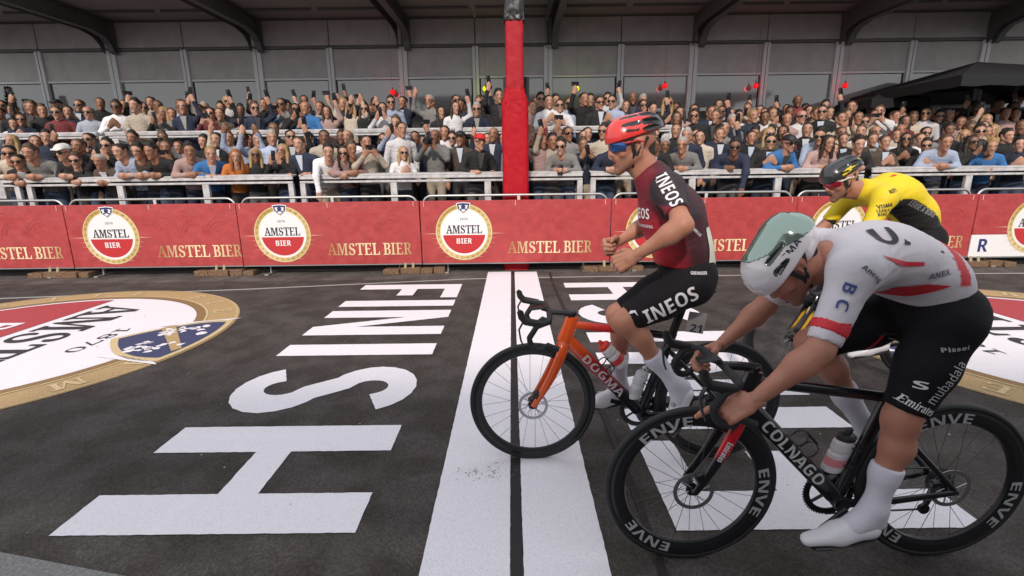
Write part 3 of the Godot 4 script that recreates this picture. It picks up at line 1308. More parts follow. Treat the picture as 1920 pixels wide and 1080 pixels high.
# ---------------------------------------------------------------- two-level stand
# rows: z of the people's feet and the deck height
const ROWS := {"L0": [-8.42, 0.38], "L1": [-8.87, 0.49], "L2": [-9.32, 0.55], "U0": [-10.05, 1.13], "U1": [-10.5, 1.22], "U2": [-10.95, 1.35], "R3": [-9.80, 0.84], "R4": [-10.30, 0.93], "R5": [-10.80, 1.06], "R6": [-11.35, 1.19]}


func build_stand() -> void:
	var deck := mat("deck_dark", 0.03, 0.03, 0.032, 0.8)
	var alu := mat("painted_white_metal", 1, 1, 1, 0.45)
	alu.albedo_color = Color.WHITE
	textured(alu, noise_tex(0.03, Color(0.42, 0.41, 0.42), Color(0.60, 0.585, 0.59), 256, 5, 61), 0.7)
	var tiers := [[-16, 16, -8.04, -8.64, 0.38], [-16, 16, -8.64, -9.09, 0.49], [-16, 16, -9.09, -9.58, 0.55],
		[-16, 3.12, -9.58, -10.27, 1.13], [-16, 3.12, -10.27, -10.72, 1.22], [-16, 3.12, -10.72, -12.24, 1.35],
		[3.12, 16, -9.58, -10.05, 0.84], [3.12, 16, -10.05, -10.55, 0.93], [3.12, 16, -10.55, -11.07, 1.06], [3.12, 16, -11.07, -12.24, 1.19]]
	for t in tiers:
		var g := Geo.new()
		g.box(Vector3((t[0] + t[1]) / 2.0, t[4] / 2.0, (t[2] + t[3]) / 2.0), Vector3(t[1] - t[0] - 0.004, t[4], t[2] - t[3] - 0.003))
		structure("terrace_deck", g, deck)

	# lower railing: four modules, each with a sloping top shelf, a lip and posts
	var px := [[-12.2, -9.4, -7.89], [-7.70, -6.25, -4.88, -3.52], [-3.33, -1.88, -0.38, 1.09], [1.30, 2.88, 4.25, 5.56], [5.76, 7.28, 8.7, 10.2]]
	var lab := ["at the far left edge", "above the second and third hoardings", "behind the red pillar", "behind the upright rider's back", "at the right, behind the rider in yellow"]
	for i in px.size():
		var a: float = px[i][0]
		var b: float = px[i][-1]
		var t := thing("terrace_railing", Vector3(a, 0.38, -8.1), "white metal railing of the lower terrace, " + lab[i], "railing", "white railings of the lower terrace")
		var w := b - a
		var g := Geo.new()
		g.box(Vector3(w / 2, 1.135, -0.03), Vector3(w + 0.1, 0.03, 0.16), Basis(Vector3.RIGHT, 0.12), 0.006)
		part("top_shelf", g, alu, t)
		g = Geo.new()
		g.box(Vector3(w / 2, 1.09, 0.03), Vector3(w + 0.08, 0.045, 0.04), Basis(), 0.006)
		part("top_rail", g, alu, t)
		g = Geo.new()
		g.box(Vector3(w / 2, 1.025, 0.035), Vector3(w + 0.08, 0.035, 0.035), Basis(), 0.006)
		part("lip_rail", g, alu, t)
		for k in px[i].size():
			g = Geo.new()
			var wid := 0.105 if k > 0 and k < px[i].size() - 1 else 0.085
			g.box(Vector3(px[i][k] - a, 0.505, 0.02), Vector3(wid, 1.005, 0.06), Basis(), 0.006)
			part("post", g, alu, t)
	# upper railing
	var t2 := thing("upper_railing", Vector3(-12, 1.13, -9.72), "white metal railing along the upper terrace edge", "railing")
	var spans := [[-12.0, -7.75], [-7.6, -3.1], [-2.95, -1.05], [-0.9, 3.02]]
	for s in spans:
		var g := Geo.new()
		var w: float = s[1] - s[0]
		g.box(Vector3(s[0] + 12 + w / 2, 1.175, 0), Vector3(w, 0.075, 0.11), Basis(Vector3.RIGHT, 0.15), 0.012)
		part("top_shelf", g, alu, t2)
		g = Geo.new()
		g.box(Vector3(s[0] + 12 + w / 2, 1.105, 0.03), Vector3(w, 0.035, 0.04), Basis(), 0.008)
		part("lip_rail", g, alu, t2)
	for x in [-11.9, -9.8, -7.67, -5.4, -3.03, -0.97, 1.0]:
		var g := Geo.new()
		g.box(Vector3(x + 12, 0.57, 0.0), Vector3(0.13, 1.14, 0.06), Basis(), 0.008)
		part("post", g, alu, t2)
	var g3 := Geo.new()
	g3.box(Vector3(3.04 + 12, 0.30, 0.0), Vector3(0.15, 1.75, 0.08), Basis(), 0.008)
	part("end_post", g3, alu, t2)


# ---------------------------------------------------------------- pavilion behind the stand
func build_pavilion() -> void:
	var zw := -12.3
	var pvc := mat("pavilion_panel", 1, 1, 1, 0.55)
	pvc.albedo_color = Color.WHITE
	textured(pvc, noise_tex(0.012, Color(0.46, 0.425, 0.41), Color(0.54, 0.50, 0.485), 512, 5, 71), 0.35)
	var frame := mat("pavilion_frame", 0.74, 0.73, 0.74, 0.45, 0.0)
	var beam := mat("pavilion_beam", 0.14, 0.135, 0.135, 0.5, 0.0)
	var glass := mat("pavilion_glass", 0.24, 0.235, 0.23, 0.05, 0.18, 1.0)
	var roofm := mat("pavilion_roof", 0.40, 0.35, 0.34, 0.7)
	var t := thing("pavilion", Vector3(0, 0, zw), "long pale hospitality pavilion with tall panels, window band and dark roof beams", "building")
	var sp := 1.665
	for i in range(-8, 8):
		var xa := 0.87 + sp * i
		var xm := xa + sp / 2
		var main := posmod(i, 2) == 0
		# mullion / column
		var g := Geo.new()
		var cw := 0.20 if main else 0.15
		g.box(Vector3(xa, 2.93, 0.03), Vector3(cw, 2.80, 0.10), Basis(), 0.01)
		part("column" if main else "mullion", g, frame, t)
		g = Geo.new()
		g.box(Vector3(xa, 2.93, 0.083), Vector3(0.009, 2.80, 0.008))
		part("joint_cover", g, mat("joint_dark", 0.12, 0.12, 0.12, 0.6), t)
		var w := sp - cw - 0.004 if not main else sp - 0.15
		# lower plinth, window, middle panel, eave panel
		g = Geo.new()
		g.box(Vector3(xm, 2.20, 0), Vector3(sp - 0.15, 1.30, 0.04))
		part("plinth_panel", g, mat("plinth_dark", 0.045, 0.045, 0.048, 0.6), t)
		var win := Node3D.new()
		win.name = "window"
		t.add_child(win, true)
		g = Geo.new()
		g.box(Vector3(xm, 3.27, -0.01), Vector3(sp - 0.22, 0.70, 0.02))
		part("pane", g, glass, win)
		g = Geo.new()
		g.box(Vector3(xm, 2.885, 0.02), Vector3(sp - 0.155, 0.075, 0.07), Basis(), 0.006)
		part("sill", g, frame, win)
		g = Geo.new()
		g.box(Vector3(xm, 3.655, 0.02), Vector3(sp - 0.155, 0.05, 0.05), Basis(), 0.006)
		part("head_rail", g, frame, win)
		g = Geo.new()
		g.box(Vector3(xm, 3.99, 0.0), Vector3(sp - 0.155, 0.61, 0.045), Basis(), 0.006)
		part("wall_panel", g, pvc, t)
		g = Geo.new()
		g.box(Vector3(xm, 4.635, 0.0), Vector3(sp - 0.02, 0.53, 0.05), Basis(), 0.006)
		part("eave_panel", g, pvc, t)
		g = Geo.new()
		g.box(Vector3(xm, 4.325, 0.035), Vector3(sp - 0.02, 0.05, 0.09), Basis(), 0.006)
		part("transom", g, beam, t)
		g = Geo.new()
		g.box(Vector3(xm, 4.935, 0.02), Vector3(sp - 0.02, 0.06, 0.08), Basis(), 0.006)
		part("eave_rail", g, beam, t)
		if main:
			# knee and rafter running out over the terrace
			g = Geo.new()
			var pts := PackedVector2Array([Vector2(0.10, 4.22), Vector2(0.20, 4.26), Vector2(0.27, 4.40), Vector2(0.42, 4.52), Vector2(0.75, 4.585), Vector2(3.25, 4.55), Vector2(3.25, 4.86), Vector2(0.10, 4.90)])
			g.poly(pts, Vector3(xa - 0.07, 0, 0), Vector3.BACK, Vector3.UP, 0.0)
			g.poly(pts, Vector3(xa + 0.07, 0, 0), Vector3.BACK, Vector3.UP, 0.14)
			part("rafter", g, beam, t)
		# roof cloth bay
		g = Geo.new()
		g.box(Vector3(xm, 4.955, 1.62), Vector3(sp - 0.006, 0.03, 3.30))
		part("roof_panel", g, roofm, t)
		for k in 3:
			g = Geo.new()
			g.box(Vector3(xm, 4.915, 0.75 + k * 1.0), Vector3(sp - 0.16, 0.045, 0.06))
			part("purlin", g, beam, t)
	var lin := Geo.new()
	lin.box(Vector3(0.9, 3.25, -0.16), Vector3(27.0, 3.4, 0.2))
	part("rear_lining", lin, mat("lining_dark", 0.05, 0.05, 0.05, 0.8), t)
	# round signal lamps in front of the windows
	var lamps := [[-2.71, 3.33, 1], [-0.58, 3.38, 0], [1.52, 3.36, 0], [3.54, 3.39, 1], [5.63, 3.37, 1], [7.68, 3.35, 1]]
	var lname := ["leftmost red round lamp hanging before the pavilion windows", "left yellow round lamp beside the red pillar", "right yellow round lamp right of the red pillar", "red round lamp above the upright rider's helmet", "middle of the three red round lamps at right", "rightmost red round lamp before the pavilion windows"]
	for i in 6:
		var q: Array = lamps[i]
		var lt := thing("signal_lamp", Vector3(q[0], q[1], -12.12), lname[i], "lamp", "round coloured lamps before the windows")
		var em := StandardMaterial3D.new()
		em.resource_name = "lamp_red" if q[2] else "lamp_yellow"
		em.albedo_color = Color(0.5, 0.03, 0.04) if q[2] else Color(0.7, 0.75, 0.05)
		em.emission_enabled = true
		em.emission = Color(0.95, 0.10, 0.12) if q[2] else Color(0.85, 0.90, 0.05)
		em.emission_energy_multiplier = 0.9
		em.roughness = 0.4
		var g := Geo.new()
		g.ball(Vector3.ZERO, Vector3.ONE * 0.062, 14, 10)
		part("globe", g, em, lt)
		g = Geo.new()
		g.tube([Vector3(0, 0.055, 0), Vector3(0, 0.10, 0)], 0.02, 8)
		part("socket", g, mat("joint_dark", 0.12, 0.12, 0.12, 0.6), lt)
		g = Geo.new()
		g.tube([Vector3(0, 0.10, 0), Vector3(0, 4.90 - q[1], 0)], 0.0025, 5)
		part("cord", g, mat("joint_dark", 0.12, 0.12, 0.12, 0.6), lt)
		var ol := OmniLight3D.new()
		ol.name = "lamp_glow"
		ol.light_color = em.emission
		ol.light_energy = 0.03
		ol.light_size = 0.06
		ol.omni_range = 6.0
		ol.omni_attenuation = 2.0
		ol.shadow_enabled = true
		ol.position = Vector3(0, 0, 0.08)
		lt.add_child(ol)


# ---------------------------------------------------------------- red wrapped gantry pillar
func wrapped(g: Geo, at: Vector3, y0: float, y1: float, w0: float, w1: float, d: float, seed_: int, ruffle: float, rows := 60) -> void:
	var f := FastNoiseLite.new()
	f.seed = seed_
	f.frequency = 3.2
	f.fractal_octaves = 3
	var cols := 72
	var s := g.v.size()
	for j in rows + 1:
		var t := float(j) / rows
		var y := lerpf(y0, y1, t)
		var hw := lerpf(w0, w1, t) / 2.0
		for i in cols + 1:
			var a := TAU * i / cols
			var ca := cos(a)
			var sa := sin(a)
			var p := Vector3(signf(ca) * pow(absf(ca), 0.35) * hw, 0, signf(sa) * pow(absf(sa), 0.35) * d / 2.0)
			var wr := 0.010 * f.get_noise_3d(p.x * 2.0 + y * 0.9, y * 0.8 - p.x * 1.2, p.z * 2.0)
			var edge := pow(1.0 - minf(t, 1.0 - t) * 2.0, 6.0)
			wr += ruffle * edge * (sin(a * 19.0 + f.get_noise_2d(a * 2.0, y) * 4.0) * 0.6 + f.get_noise_2d(a * 7.0, y * 5.0))
			var nn := Vector3(ca, 0, sa)
			g.put(at + Vector3(0, y, 0) + p + nn * wr, nn)
	for j in rows:
		for i in cols:
			var q := s + j * (cols + 1) + i
			g.idx.append_array([q, q + cols + 2, q + cols + 1, q, q + 1, q + cols + 2])
	# smooth normals from the wrinkled surface
	for j in rows + 1:
		for i in cols + 1:
			var q := s + j * (cols + 1) + i
			var l := s + j * (cols + 1) + (i + cols - 1) % cols
			var r := s + j * (cols + 1) + (i + 1) % cols
			var u := s + mini(j + 1, rows) * (cols + 1) + i
			var dn := s + maxi(j - 1, 0) * (cols + 1) + i
			var nn := (g.v[u] - g.v[dn]).cross(g.v[r] - g.v[l]).normalized()
			if nn.dot(g.n[q]) < 0.0:
				nn = -nn
			g.n[q] = nn


func build_pillar() -> void:
	var t := thing("gantry_pillar", Vector3(0.065, 0, -7.95), "tall red cloth-wrapped pillar with black top beside the finish line", "pillar")
	var red := mat("red_cloth", 0.41, 0.004, 0.014, 0.62, 0.0, 0.35)
	var red2 := mat("red_cloth_faded", 0.37, 0.012, 0.022, 0.6, 0.0, 0.35)
	var g := Geo.new()
	wrapped(g, Vector3.ZERO, 0.0, 2.55, 0.405, 0.40, 0.36, 11, 0.010, 110)
	part("lower_wrap", g, red, t)
	g = Geo.new()
	wrapped(g, Vector3.ZERO, 2.52, 2.74, 0.41, 0.29, 0.34, 14, 0.016, 26)
	part("gathered_collar", g, red, t)
	g = Geo.new()
	wrapped(g, Vector3.ZERO, 2.68, 3.70, 0.27, 0.265, 0.25, 17, 0.008, 60)
	part("upper_wrap", g, red2, t)
	g = Geo.new()
	wrapped(g, Vector3.ZERO, 3.66, 4.9, 0.29, 0.30, 0.28, 19, 0.022, 50)
	part("black_top_wrap", g, mat("black_plastic_wrap", 0.012, 0.012, 0.014, 0.35), t)
	g = Geo.new()
	for i in 26:
		var a := rng.randf() * TAU
		var p := Vector3(cos(a) * 0.145, rng.randf_range(3.68, 4.0), sin(a) * 0.14)
		var o := Vector3(cos(a), rng.randf_range(-0.6, 0.6), sin(a))
		g.tube([p, p + o * rng.randf_range(0.015, 0.045), p + o * 0.04 + Vector3(0, rng.randf_range(-0.05, 0.05), 0)], 0.004, 5)
	part("cable_ties", g, mat("black_plastic_wrap", 0.012, 0.012, 0.014, 0.35), t)
	g = Geo.new()
	g.box(Vector3(0.025, 2.76, -0.24), Vector3(0.40, 0.37, 0.16), Basis(), 0.012)
	var sp := thing("loudspeaker", Vector3(0.065, 0, -7.95), "black loudspeaker box fixed behind the red pillar's collar", "speaker")
	part("cabinet", g, mat("speaker_black", 0.012, 0.012, 0.012, 0.6), sp)
	g = Geo.new()
	g.box(Vector3(0.025, 2.76, -0.152), Vector3(0.35, 0.32, 0.012), Basis(), 0.004)
	part("grille", g, mat("speaker_grille", 0.02, 0.02, 0.02, 0.8), sp)


# ---------------------------------------------------------------- parasols and conifers
func parasol(at: Vector3, peak: float, eave: float, half: float, turn: float, label: String, words: bool) -> void:
	var t := thing("parasol", at, label, "parasol", "black parasols at the right")
	t.rotation.y = turn
	var blk := mat("parasol_black", 0.007, 0.007, 0.009, 0.75)
	var g := Geo.new()
	g.tube([Vector3(0, 0, 0), Vector3(0, peak - 0.03, 0)], 0.028, 10)
	part("pole", g, mat("parasol_pole", 0.08, 0.08, 0.085, 0.4, 0.6), t)
	for k in 4:
		g = Geo.new()
		var a := Basis(Vector3.UP, PI / 2.0 * k)
		var n := 8
		for i in n:
			for j in n:
				var q := []
				for c in [[i, j], [i, j + 1], [i + 1, j + 1], [i + 1, j]]:
					var s := float(c[0]) / n
					var l := float(c[1]) / n * 2.0 - 1.0
					var sag := 0.05 * sin(s * PI) * (1.0 - l * l)
					q.append(a * Vector3(l * s * half, lerpf(peak, eave, s) - sag * 1.2, s * half))
				if i == 0:
					g.tri(q[0], q[2], q[3])
				else:
					g.quad(q[0], q[1], q[2], q[3])
		part("canopy_panel", g, blk, t)
		g = Geo.new()
		var m := 14
		for i in m:
			var l0 := -half + 2.0 * half * i / m
			var l1 := -half + 2.0 * half * (i + 1) / m
			g.quad(a * Vector3(l0, eave - 0.19 - 0.012 * sin(i * 2.0), half), a * Vector3(l1, eave - 0.19 - 0.012 * sin((i + 1) * 2.0), half), a * Vector3(l1, eave, half), a * Vector3(l0, eave, half))
		part("valance", g, blk, t)
		g = Geo.new()
		g.tube([a * Vector3(0, peak - 0.05, 0.02), a * Vector3(half - 0.03, eave - 0.02, half - 0.03)], 0.012, 6)
		part("rib", g, mat("parasol_pole", 0.08, 0.08, 0.085, 0.4, 0.6), t)
	if words:
		g = Geo.new()
		var pr := mat("parasol_print", 0.45, 0.45, 0.45, 0.7)
		letter(g, "AMSTEL", Vector3(half * 0.83, eave - 0.095, half + 0.004), Vector3.RIGHT, Vector3.UP, 0.07, 0.42)
		part("valance_lettering", g, pr, t)
		g = Geo.new()
		sector(g, Vector3(half * 0.22, eave - 0.07, half + 0.004), Vector3.RIGHT, Vector3.UP, 0.035, 0.06, 0, TAU, 24)
		sector(g, Vector3(half * 0.22, eave - 0.07, half + 0.004), Vector3.RIGHT, Vector3.UP, 0.0, 0.02, 0, TAU, 12)
		g.box(Vector3(half * 0.22, eave - 0.155, half + 0.004), Vector3(0.2, 0.012, 0.003))
		part("valance_emblem", g, pr, t)


func build_parasols_and_trees() -> void:
	parasol(Vector3(9.68, 1.19, -11.05), 2.43, 1.91, 1.72, 0.0, "large black square parasol at the right edge above the crowd", true)
	parasol(Vector3(8.15, 1.19, -11.55), 1.95, 1.73, 0.62, 0.0, "small black parasol left of the large one", false)
	# small conifers at the far left
	for q in [[-11.05, 2.12, 0.36], [-10.72, 1.85, 0.28], [-11.45, 1.96, 0.34]]:
		var t := thing("conifer", Vector3(q[0], 1.35, -11.62), "dark green potted conifer on the upper terrace, %s" % ["tallest of the three", "thinnest, right of the tallest", "left of the tallest"][[-11.05, -10.72, -11.45].find(q[0])], "conifer", "potted conifers at the left")
		var hh: float = q[1]
		var g := Geo.new()
		g.lathe([Vector2(0.0, 0.0), Vector2(0.14, 0.0), Vector2(0.18, 0.30), Vector2(0.15, 0.30), Vector2(0.0, 0.28)], Vector3.ZERO, Vector3.UP, 18)
		part("pot", g, mat("pot_grey", 0.12, 0.12, 0.12, 0.7), t)
		g = Geo.new()
		g.tube([Vector3(0, 0.25, 0), Vector3(0.01, hh * 0.6, 0), Vector3(0, hh, 0)], [0.022, 0.014, 0.004], 7)
		part("trunk", g, mat("bark", 0.06, 0.042, 0.03, 0.9), t)
		g = Geo.new()
		for i in 1500:
			var s := rng.randf()
			var y := 0.36 + (hh - 0.36) * s
			var tier := 0.75 + 0.25 * sin(y * 24.0)
			var rr: float = q[2] * (1.0 - s) * tier * sqrt(rng.randf()) + 0.01
			var a := rng.randf() * TAU
			var c := Vector3(cos(a) * rr, y - rr * 0.25, sin(a) * rr)
			var o := Vector3(cos(a), rng.randf_range(-0.5, 0.3), sin(a)).rotated(Vector3.UP, rng.randf_range(-0.7, 0.7)).normalized()
			var sd_ := o.cross(Vector3.UP).normalized().rotated(o, rng.randf() * 3.0)
			var vv := rng.randf_range(0.6, 1.3)
			g.tint = Color(0.028 * vv, 0.05 * vv, 0.03 * vv)
			g.tri(c - sd_ * 0.014, c + sd_ * 0.014, c + o * 0.075)
			g.tri(c - sd_ * 0.010 + o * 0.03, c + o * 0.05 + Vector3(0, 0.025, 0), c + sd_ * 0.012)
		var nm := mat("needles", 1, 1, 1, 0.7)
		nm.vertex_color_use_as_albedo = true
		nm.backlight_enabled = true
		nm.backlight = Color(0.05, 0.09, 0.04)
		part("crown", g, nm, t)


# ---------------------------------------------------------------- the stand on the camera's side of the road: it shades the near half of the road
func build_opposite_stand() -> void:
	var t := thing("opposite_stand", Vector3(4.5, 0, 4.2), "covered stand behind the camera that shades the near lane", "stand")
	var w := 19.0
	var pale := mat("stand_cladding", 0.35, 0.34, 0.34, 0.7)
	var dark := mat("deck_dark", 0.03, 0.03, 0.032, 0.8)
	var g := Geo.new()
	g.box(Vector3(0, 0.55, 0.0), Vector3(w, 1.1, 0.06))
	part("front_panel", g, pale, t)
	g = Geo.new()
	g.box(Vector3(0, 0.4, 2.0), Vector3(w, 0.8, 3.8))
	part("deck", g, dark, t)
	g = Geo.new()
	g.box(Vector3(0, 2.8, 4.0), Vector3(w, 5.5, 0.12))
	part("back_wall", g, pale, t)
	g = Geo.new()
	g.box(Vector3(0, 5.5, 1.95), Vector3(w + 0.4, 0.22, 4.3), Basis(Vector3.RIGHT, -0.04), 0.02)
	part("roof", g, pale, t)
	for i in 9:
		g = Geo.new()
		g.box(Vector3(-w / 2 + 0.1 + i * (w - 0.2) / 8.0, 3.2, 0.0), Vector3(0.12, 4.3, 0.12))
		part("post", g, pale, t)


# ---------------------------------------------------------------- bicycles (forward is -x, near side is +z)
func carbon() -> StandardMaterial3D:
	return mat("carbon_black", 0.010, 0.010, 0.012, 0.28, 0.0, 0.5)


func ring_text(g: Geo, s: String, R: float, mid: float, h: float, w: float, z: float, key := "Droid Sans/b") -> void:
	# lettering bent round a wheel, tops outward, centred on angle mid (radians, counter-clockwise from +x, seen from +z)
	var q := glyphs(s, key)
	var sz: Vector2 = q[1]
	var tr := finer(q[0], 0.4)
	var st := g.v.size()
	for p in tr:
		var a := mid - (p.x * w / sz.x) / R
		var r := R + p.y * h / sz.y
		g.put(Vector3(cos(a) * r, sin(a) * r, z), Vector3.BACK)
	for i in range(0, tr.size(), 3):
		g.idx.append_array([st + i, st + i + 2, st + i + 1])


func tube_text(g: Geo, s: String, a: Vector3, b: Vector3, t: float, h: float, w: float, rz: float, ry: float, key := "Droid Sans/b") -> void:
	# lettering laid round the near side of an oval tube running from a to b
	var ex := (b - a).normalized()
	var ey := Vector3.BACK.cross(ex)
	var at := a.lerp(b, t)
	var q := glyphs(s, key)
	var sz: Vector2 = q[1]
	var tr := finer(q[0], 0.2)
	var st := g.v.size()
	for p in tr:
		var yy := p.y * h / sz.y
		var u := clampf(yy / ry, -0.97, 0.97)
		var zz := rz * sqrt(1.0 - u * u) + 0.0012
		g.put(at + ex * (p.x * w / sz.x) + ey * yy + Vector3(0, 0, zz), (Vector3.BACK + ey * u * 0.6).normalized())
	for i in range(0, tr.size(), 3):
		g.idx.append_array([st + i, st + i + 2, st + i + 1])


func wheel(bike: Node3D, at: Vector3, o: Dictionary, front: bool) -> void:
	var w := Node3D.new()
	w.name = "wheel"
	bike.add_child(w, true)
	w.position = at
	var g := Geo.new()
	var prof := []
	for i in 15:
		var a := TAU * i / 14.0
		prof.append(Vector2(0.3235 + 0.0142 * cos(a), 0.0142 * sin(a)))
	g.lathe(prof, Vector3.ZERO, Vector3.BACK, 96)
	part("tyre", g, mat("tyre_rubber", 0.014, 0.014, 0.015, 0.62), w)
	g = Geo.new()
	var ri: float = o.get("rim_in", 0.262)
	var rp := [Vector2(ri, 0.0), Vector2(ri + 0.004, -0.009), Vector2(ri + 0.022, -0.0138), Vector2(0.303, -0.0145), Vector2(0.314, -0.012), Vector2(0.314, 0.012), Vector2(0.303, 0.0145), Vector2(ri + 0.022, 0.0138), Vector2(ri + 0.004, 0.009), Vector2(ri, 0.0)]
	g.lathe(rp, Vector3.ZERO, Vector3.BACK, 96)
	part("rim", g, mat("rim_carbon", 0.012, 0.012, 0.014, 0.36), w)
	g = Geo.new()
	g.lathe([Vector2(0.0, -0.052), Vector2(0.011, -0.052), Vector2(0.011, -0.032), Vector2(0.025, -0.030), Vector2(0.022, -0.024), Vector2(0.016, 0.0), Vector2(0.022, 0.024), Vector2(0.027, 0.030), Vector2(0.012, 0.034), Vector2(0.010, 0.054), Vector2(0.0, 0.054)], Vector3.ZERO, Vector3.BACK, 20)
	part("hub", g, carbon(), w)
	g = Geo.new()
	for i in 24:
		var a := TAU * i / 24.0 + 0.05
		var s := 1.0 if i % 2 else -1.0
		var lean: float = 0.55 if (i / 2) % 2 else -0.55
		var h := Vector3(cos(a + lean) * 0.024, sin(a + lean) * 0.024, s * 0.027)
		g.tube([h, Vector3(cos(a) * (ri + 0.003), sin(a) * (ri + 0.003), 0.0)], 0.0011, 4)
	part("spokes", g, mat("spoke_steel", 0.09, 0.09, 0.09, 0.4, 0.6), w)
	# disc rotor on the near side
	g = Geo.new()
	var steel := mat("rotor_steel", 0.42, 0.42, 0.43, 0.3, 0.9)
	g.lathe([Vector2(0.064, 0.039), Vector2(0.064, 0.041), Vector2(0.079, 0.041), Vector2(0.079, 0.039), Vector2(0.064, 0.039)], Vector3.ZERO, Vector3.BACK, 48)
	for i in 6:
		var a := TAU * i / 6.0
		g.tube([Vector3(cos(a) * 0.02, sin(a) * 0.02, 0.040), Vector3(cos(a + 0.35) * 0.066, sin(a + 0.35) * 0.066, 0.040)], 0.0035, 5, Vector2(1, 0.4))
	part("brake_rotor", g, steel, w)
	if o.has("rim_text"):
		for k in o.rim_text_n:
			g = Geo.new()
			ring_text(g, o.rim_text, (ri + 0.312) / 2.0, o.rim_text_a + TAU * k / o.rim_text_n + (0.25 if front else 0.0), o.rim_text_h, o.rim_text_w, 0.0162)
			part("rim_lettering", g, mat("rim_print", 0.40, 0.39, 0.40, 0.5), w)
	g = Geo.new()
	ring_text(g, "CONTINENTAL", 0.3285, -1.05 if front else 0.6, 0.006, 0.13, 0.0138)
	part("tyre_lettering", g, mat("tyre_print", 0.16, 0.16, 0.16, 0.6), w)


func bicycle(bbx: float, z: float, label: String, o: Dictionary) -> Node3D:
	var b := thing("racing_bicycle", Vector3(bbx, 0, z), label, "bicycle", "racing bicycles crossing the line")
	var rh := Vector3(0.405, 0.338, 0)
	var fh := Vector3(-0.585, 0.338, 0)
	var bb := Vector3(0, 0.268, 0)
	var ht := Vector3(-0.380, 0.815, 0)
	var hb := Vector3(-0.418, 0.684, 0)
	var st := Vector3(0.142, 0.722, 0)
	wheel(b, fh, o, true)
	wheel(b, rh, o, false)
	var Z := Vector3.BACK
	var fm := mat(o.key + "_frame", 1, 1, 1, 0.25, 0.0, 0.5)
	fm.vertex_color_use_as_albedo = true
	fm.clearcoat_enabled = true
	fm.clearcoat = 0.5
	fm.clearcoat_roughness = 0.1
	var col: Callable = o.paint
	var pt := func(g: Geo) -> void:
		for i in g.v.size():
			g.c[i] = col.call(g.v[i])
	var lerp_path := func(a: Vector3, c: Vector3, n: int) -> Array:
		var r := []
		for i in n + 1:
			r.append(a.lerp(c, float(i) / n))
		return r
	var g := Geo.new()
	var dta := Vector3(-0.412, 0.70, 0)
	var dtb := Vector3(-0.012, 0.285, 0)
	g.tube(lerp_path.call(dta, dtb, 14), 0.031, 16, Vector2(0.70, 1.10), Z)
	pt.call(g)
	part("down_tube", g, fm, b)
	g = Geo.new()
	g.tube(lerp_path.call(Vector3(-0.385, 0.775, 0), Vector3(0.135, 0.705, 0), 10), 0.021, 14, Vector2(0.80, 1.0), Z)
	pt.call(g)
	part("top_tube", g, fm, b)
	g = Geo.new()
	g.tube(lerp_path.call(bb, st, 10), 0.024, 14, Vector2(0.7, 1.15), Z)
	pt.call(g)
	part("seat_tube", g, fm, b)
	g = Geo.new()
	g.tube([ht + Vector3(0.002, 0.004, 0), ht.lerp(hb, 0.35), ht.lerp(hb, 0.7), hb], [0.027, 0.028, 0.031, 0.034], 16, Vector2(0.85, 1.25), Z)
	pt.call(g)
	part("head_tube", g, fm, b)
	g = Geo.new()
	g.tube([bb + Vector3(0, 0, -0.043), bb + Vector3(0, 0, 0.043)], 0.030, 18)
	pt.call(g)
	part("bottom_bracket", g, fm, b)
	for s in [1.0, -1.0]:
		g = Geo.new()
		g.tube([st.lerp(bb, 0.20) + Vector3(0.012, 0, s * 0.014), st.lerp(bb, 0.20).lerp(rh, 0.3) + Vector3(0, 0.01, s * 0.045), rh + Vector3(-0.004, 0.008, s * 0.064)], [0.012, 0.010, 0.009], 10, Vector2(0.75, 1.2), Z)
		pt.call(g)
		part("seat_stay", g, fm, b)
		g = Geo.new()
		g.tube([bb + Vector3(0.01, 0, s * 0.030), bb.lerp(rh, 0.4) + Vector3(0, -0.006, s * 0.050), rh + Vector3(0.008, 0, s * 0.066)], [0.016, 0.013, 0.010], 10, Vector2(0.7, 1.2), Z)
		pt.call(g)
		part("chain_stay", g, fm, b)
		g = Geo.new()
		var crown := hb + Vector3(-0.006, -0.012, 0)
		var pa := [crown + Vector3(0, 0.012, s * 0.012), crown + Vector3(-0.006, -0.025, s * 0.040)]
		for i in 7:
			var t := float(i + 1) / 7.0
			pa.append((crown + Vector3(-0.006, -0.025, 0)).lerp(fh, t) + Vector3(0.012 * sin(t * PI), 0, s * lerpf(0.042, 0.054, t)))
		g.tube(pa, [0.024, 0.026, 0.026, 0.0245, 0.023, 0.021, 0.0185, 0.016, 0.013], 12, Vector2(0.48, 1.05), Z)
		for i in g.v.size():
			g.c[i] = (o.fork_paint as Callable).call(g.v[i], s)
		var fk := part("fork_blade", g, fm, b)
		if s > 0.0 and o.has("fork_text"):
			g = Geo.new()
			tube_text(g, o.fork_text, pa[3], pa[5], 0.5, 0.024, 0.085, 0.0125, 0.022)
			part("fork_lettering", g, mat("print_white", 0.80, 0.79, 0.80, 0.4), fk)
	g = Geo.new()
	g.box(fh + Vector3(0.022, 0.06, 0.046), Vector3(0.035, 0.055, 0.026), Basis(Z, 0.4), 0.006)
	part("front_caliper", g, carbon(), b)
	g = Geo.new()
	g.box(rh + Vector3(-0.055, 0.03, 0.046), Vector3(0.055, 0.03, 0.026), Basis(Z, 0.3), 0.006)
	part("rear_caliper", g, carbon(), b)
	# seat post, saddle
	g = Geo.new()
	g.tube([st + Vector3(-0.004, -0.02, 0), Vector3(0.203, 0.915, 0)], 0.017, 12, Vector2(0.75, 1.35), Z)
	part("seat_post", g, carbon(), b)
	g = Geo.new()
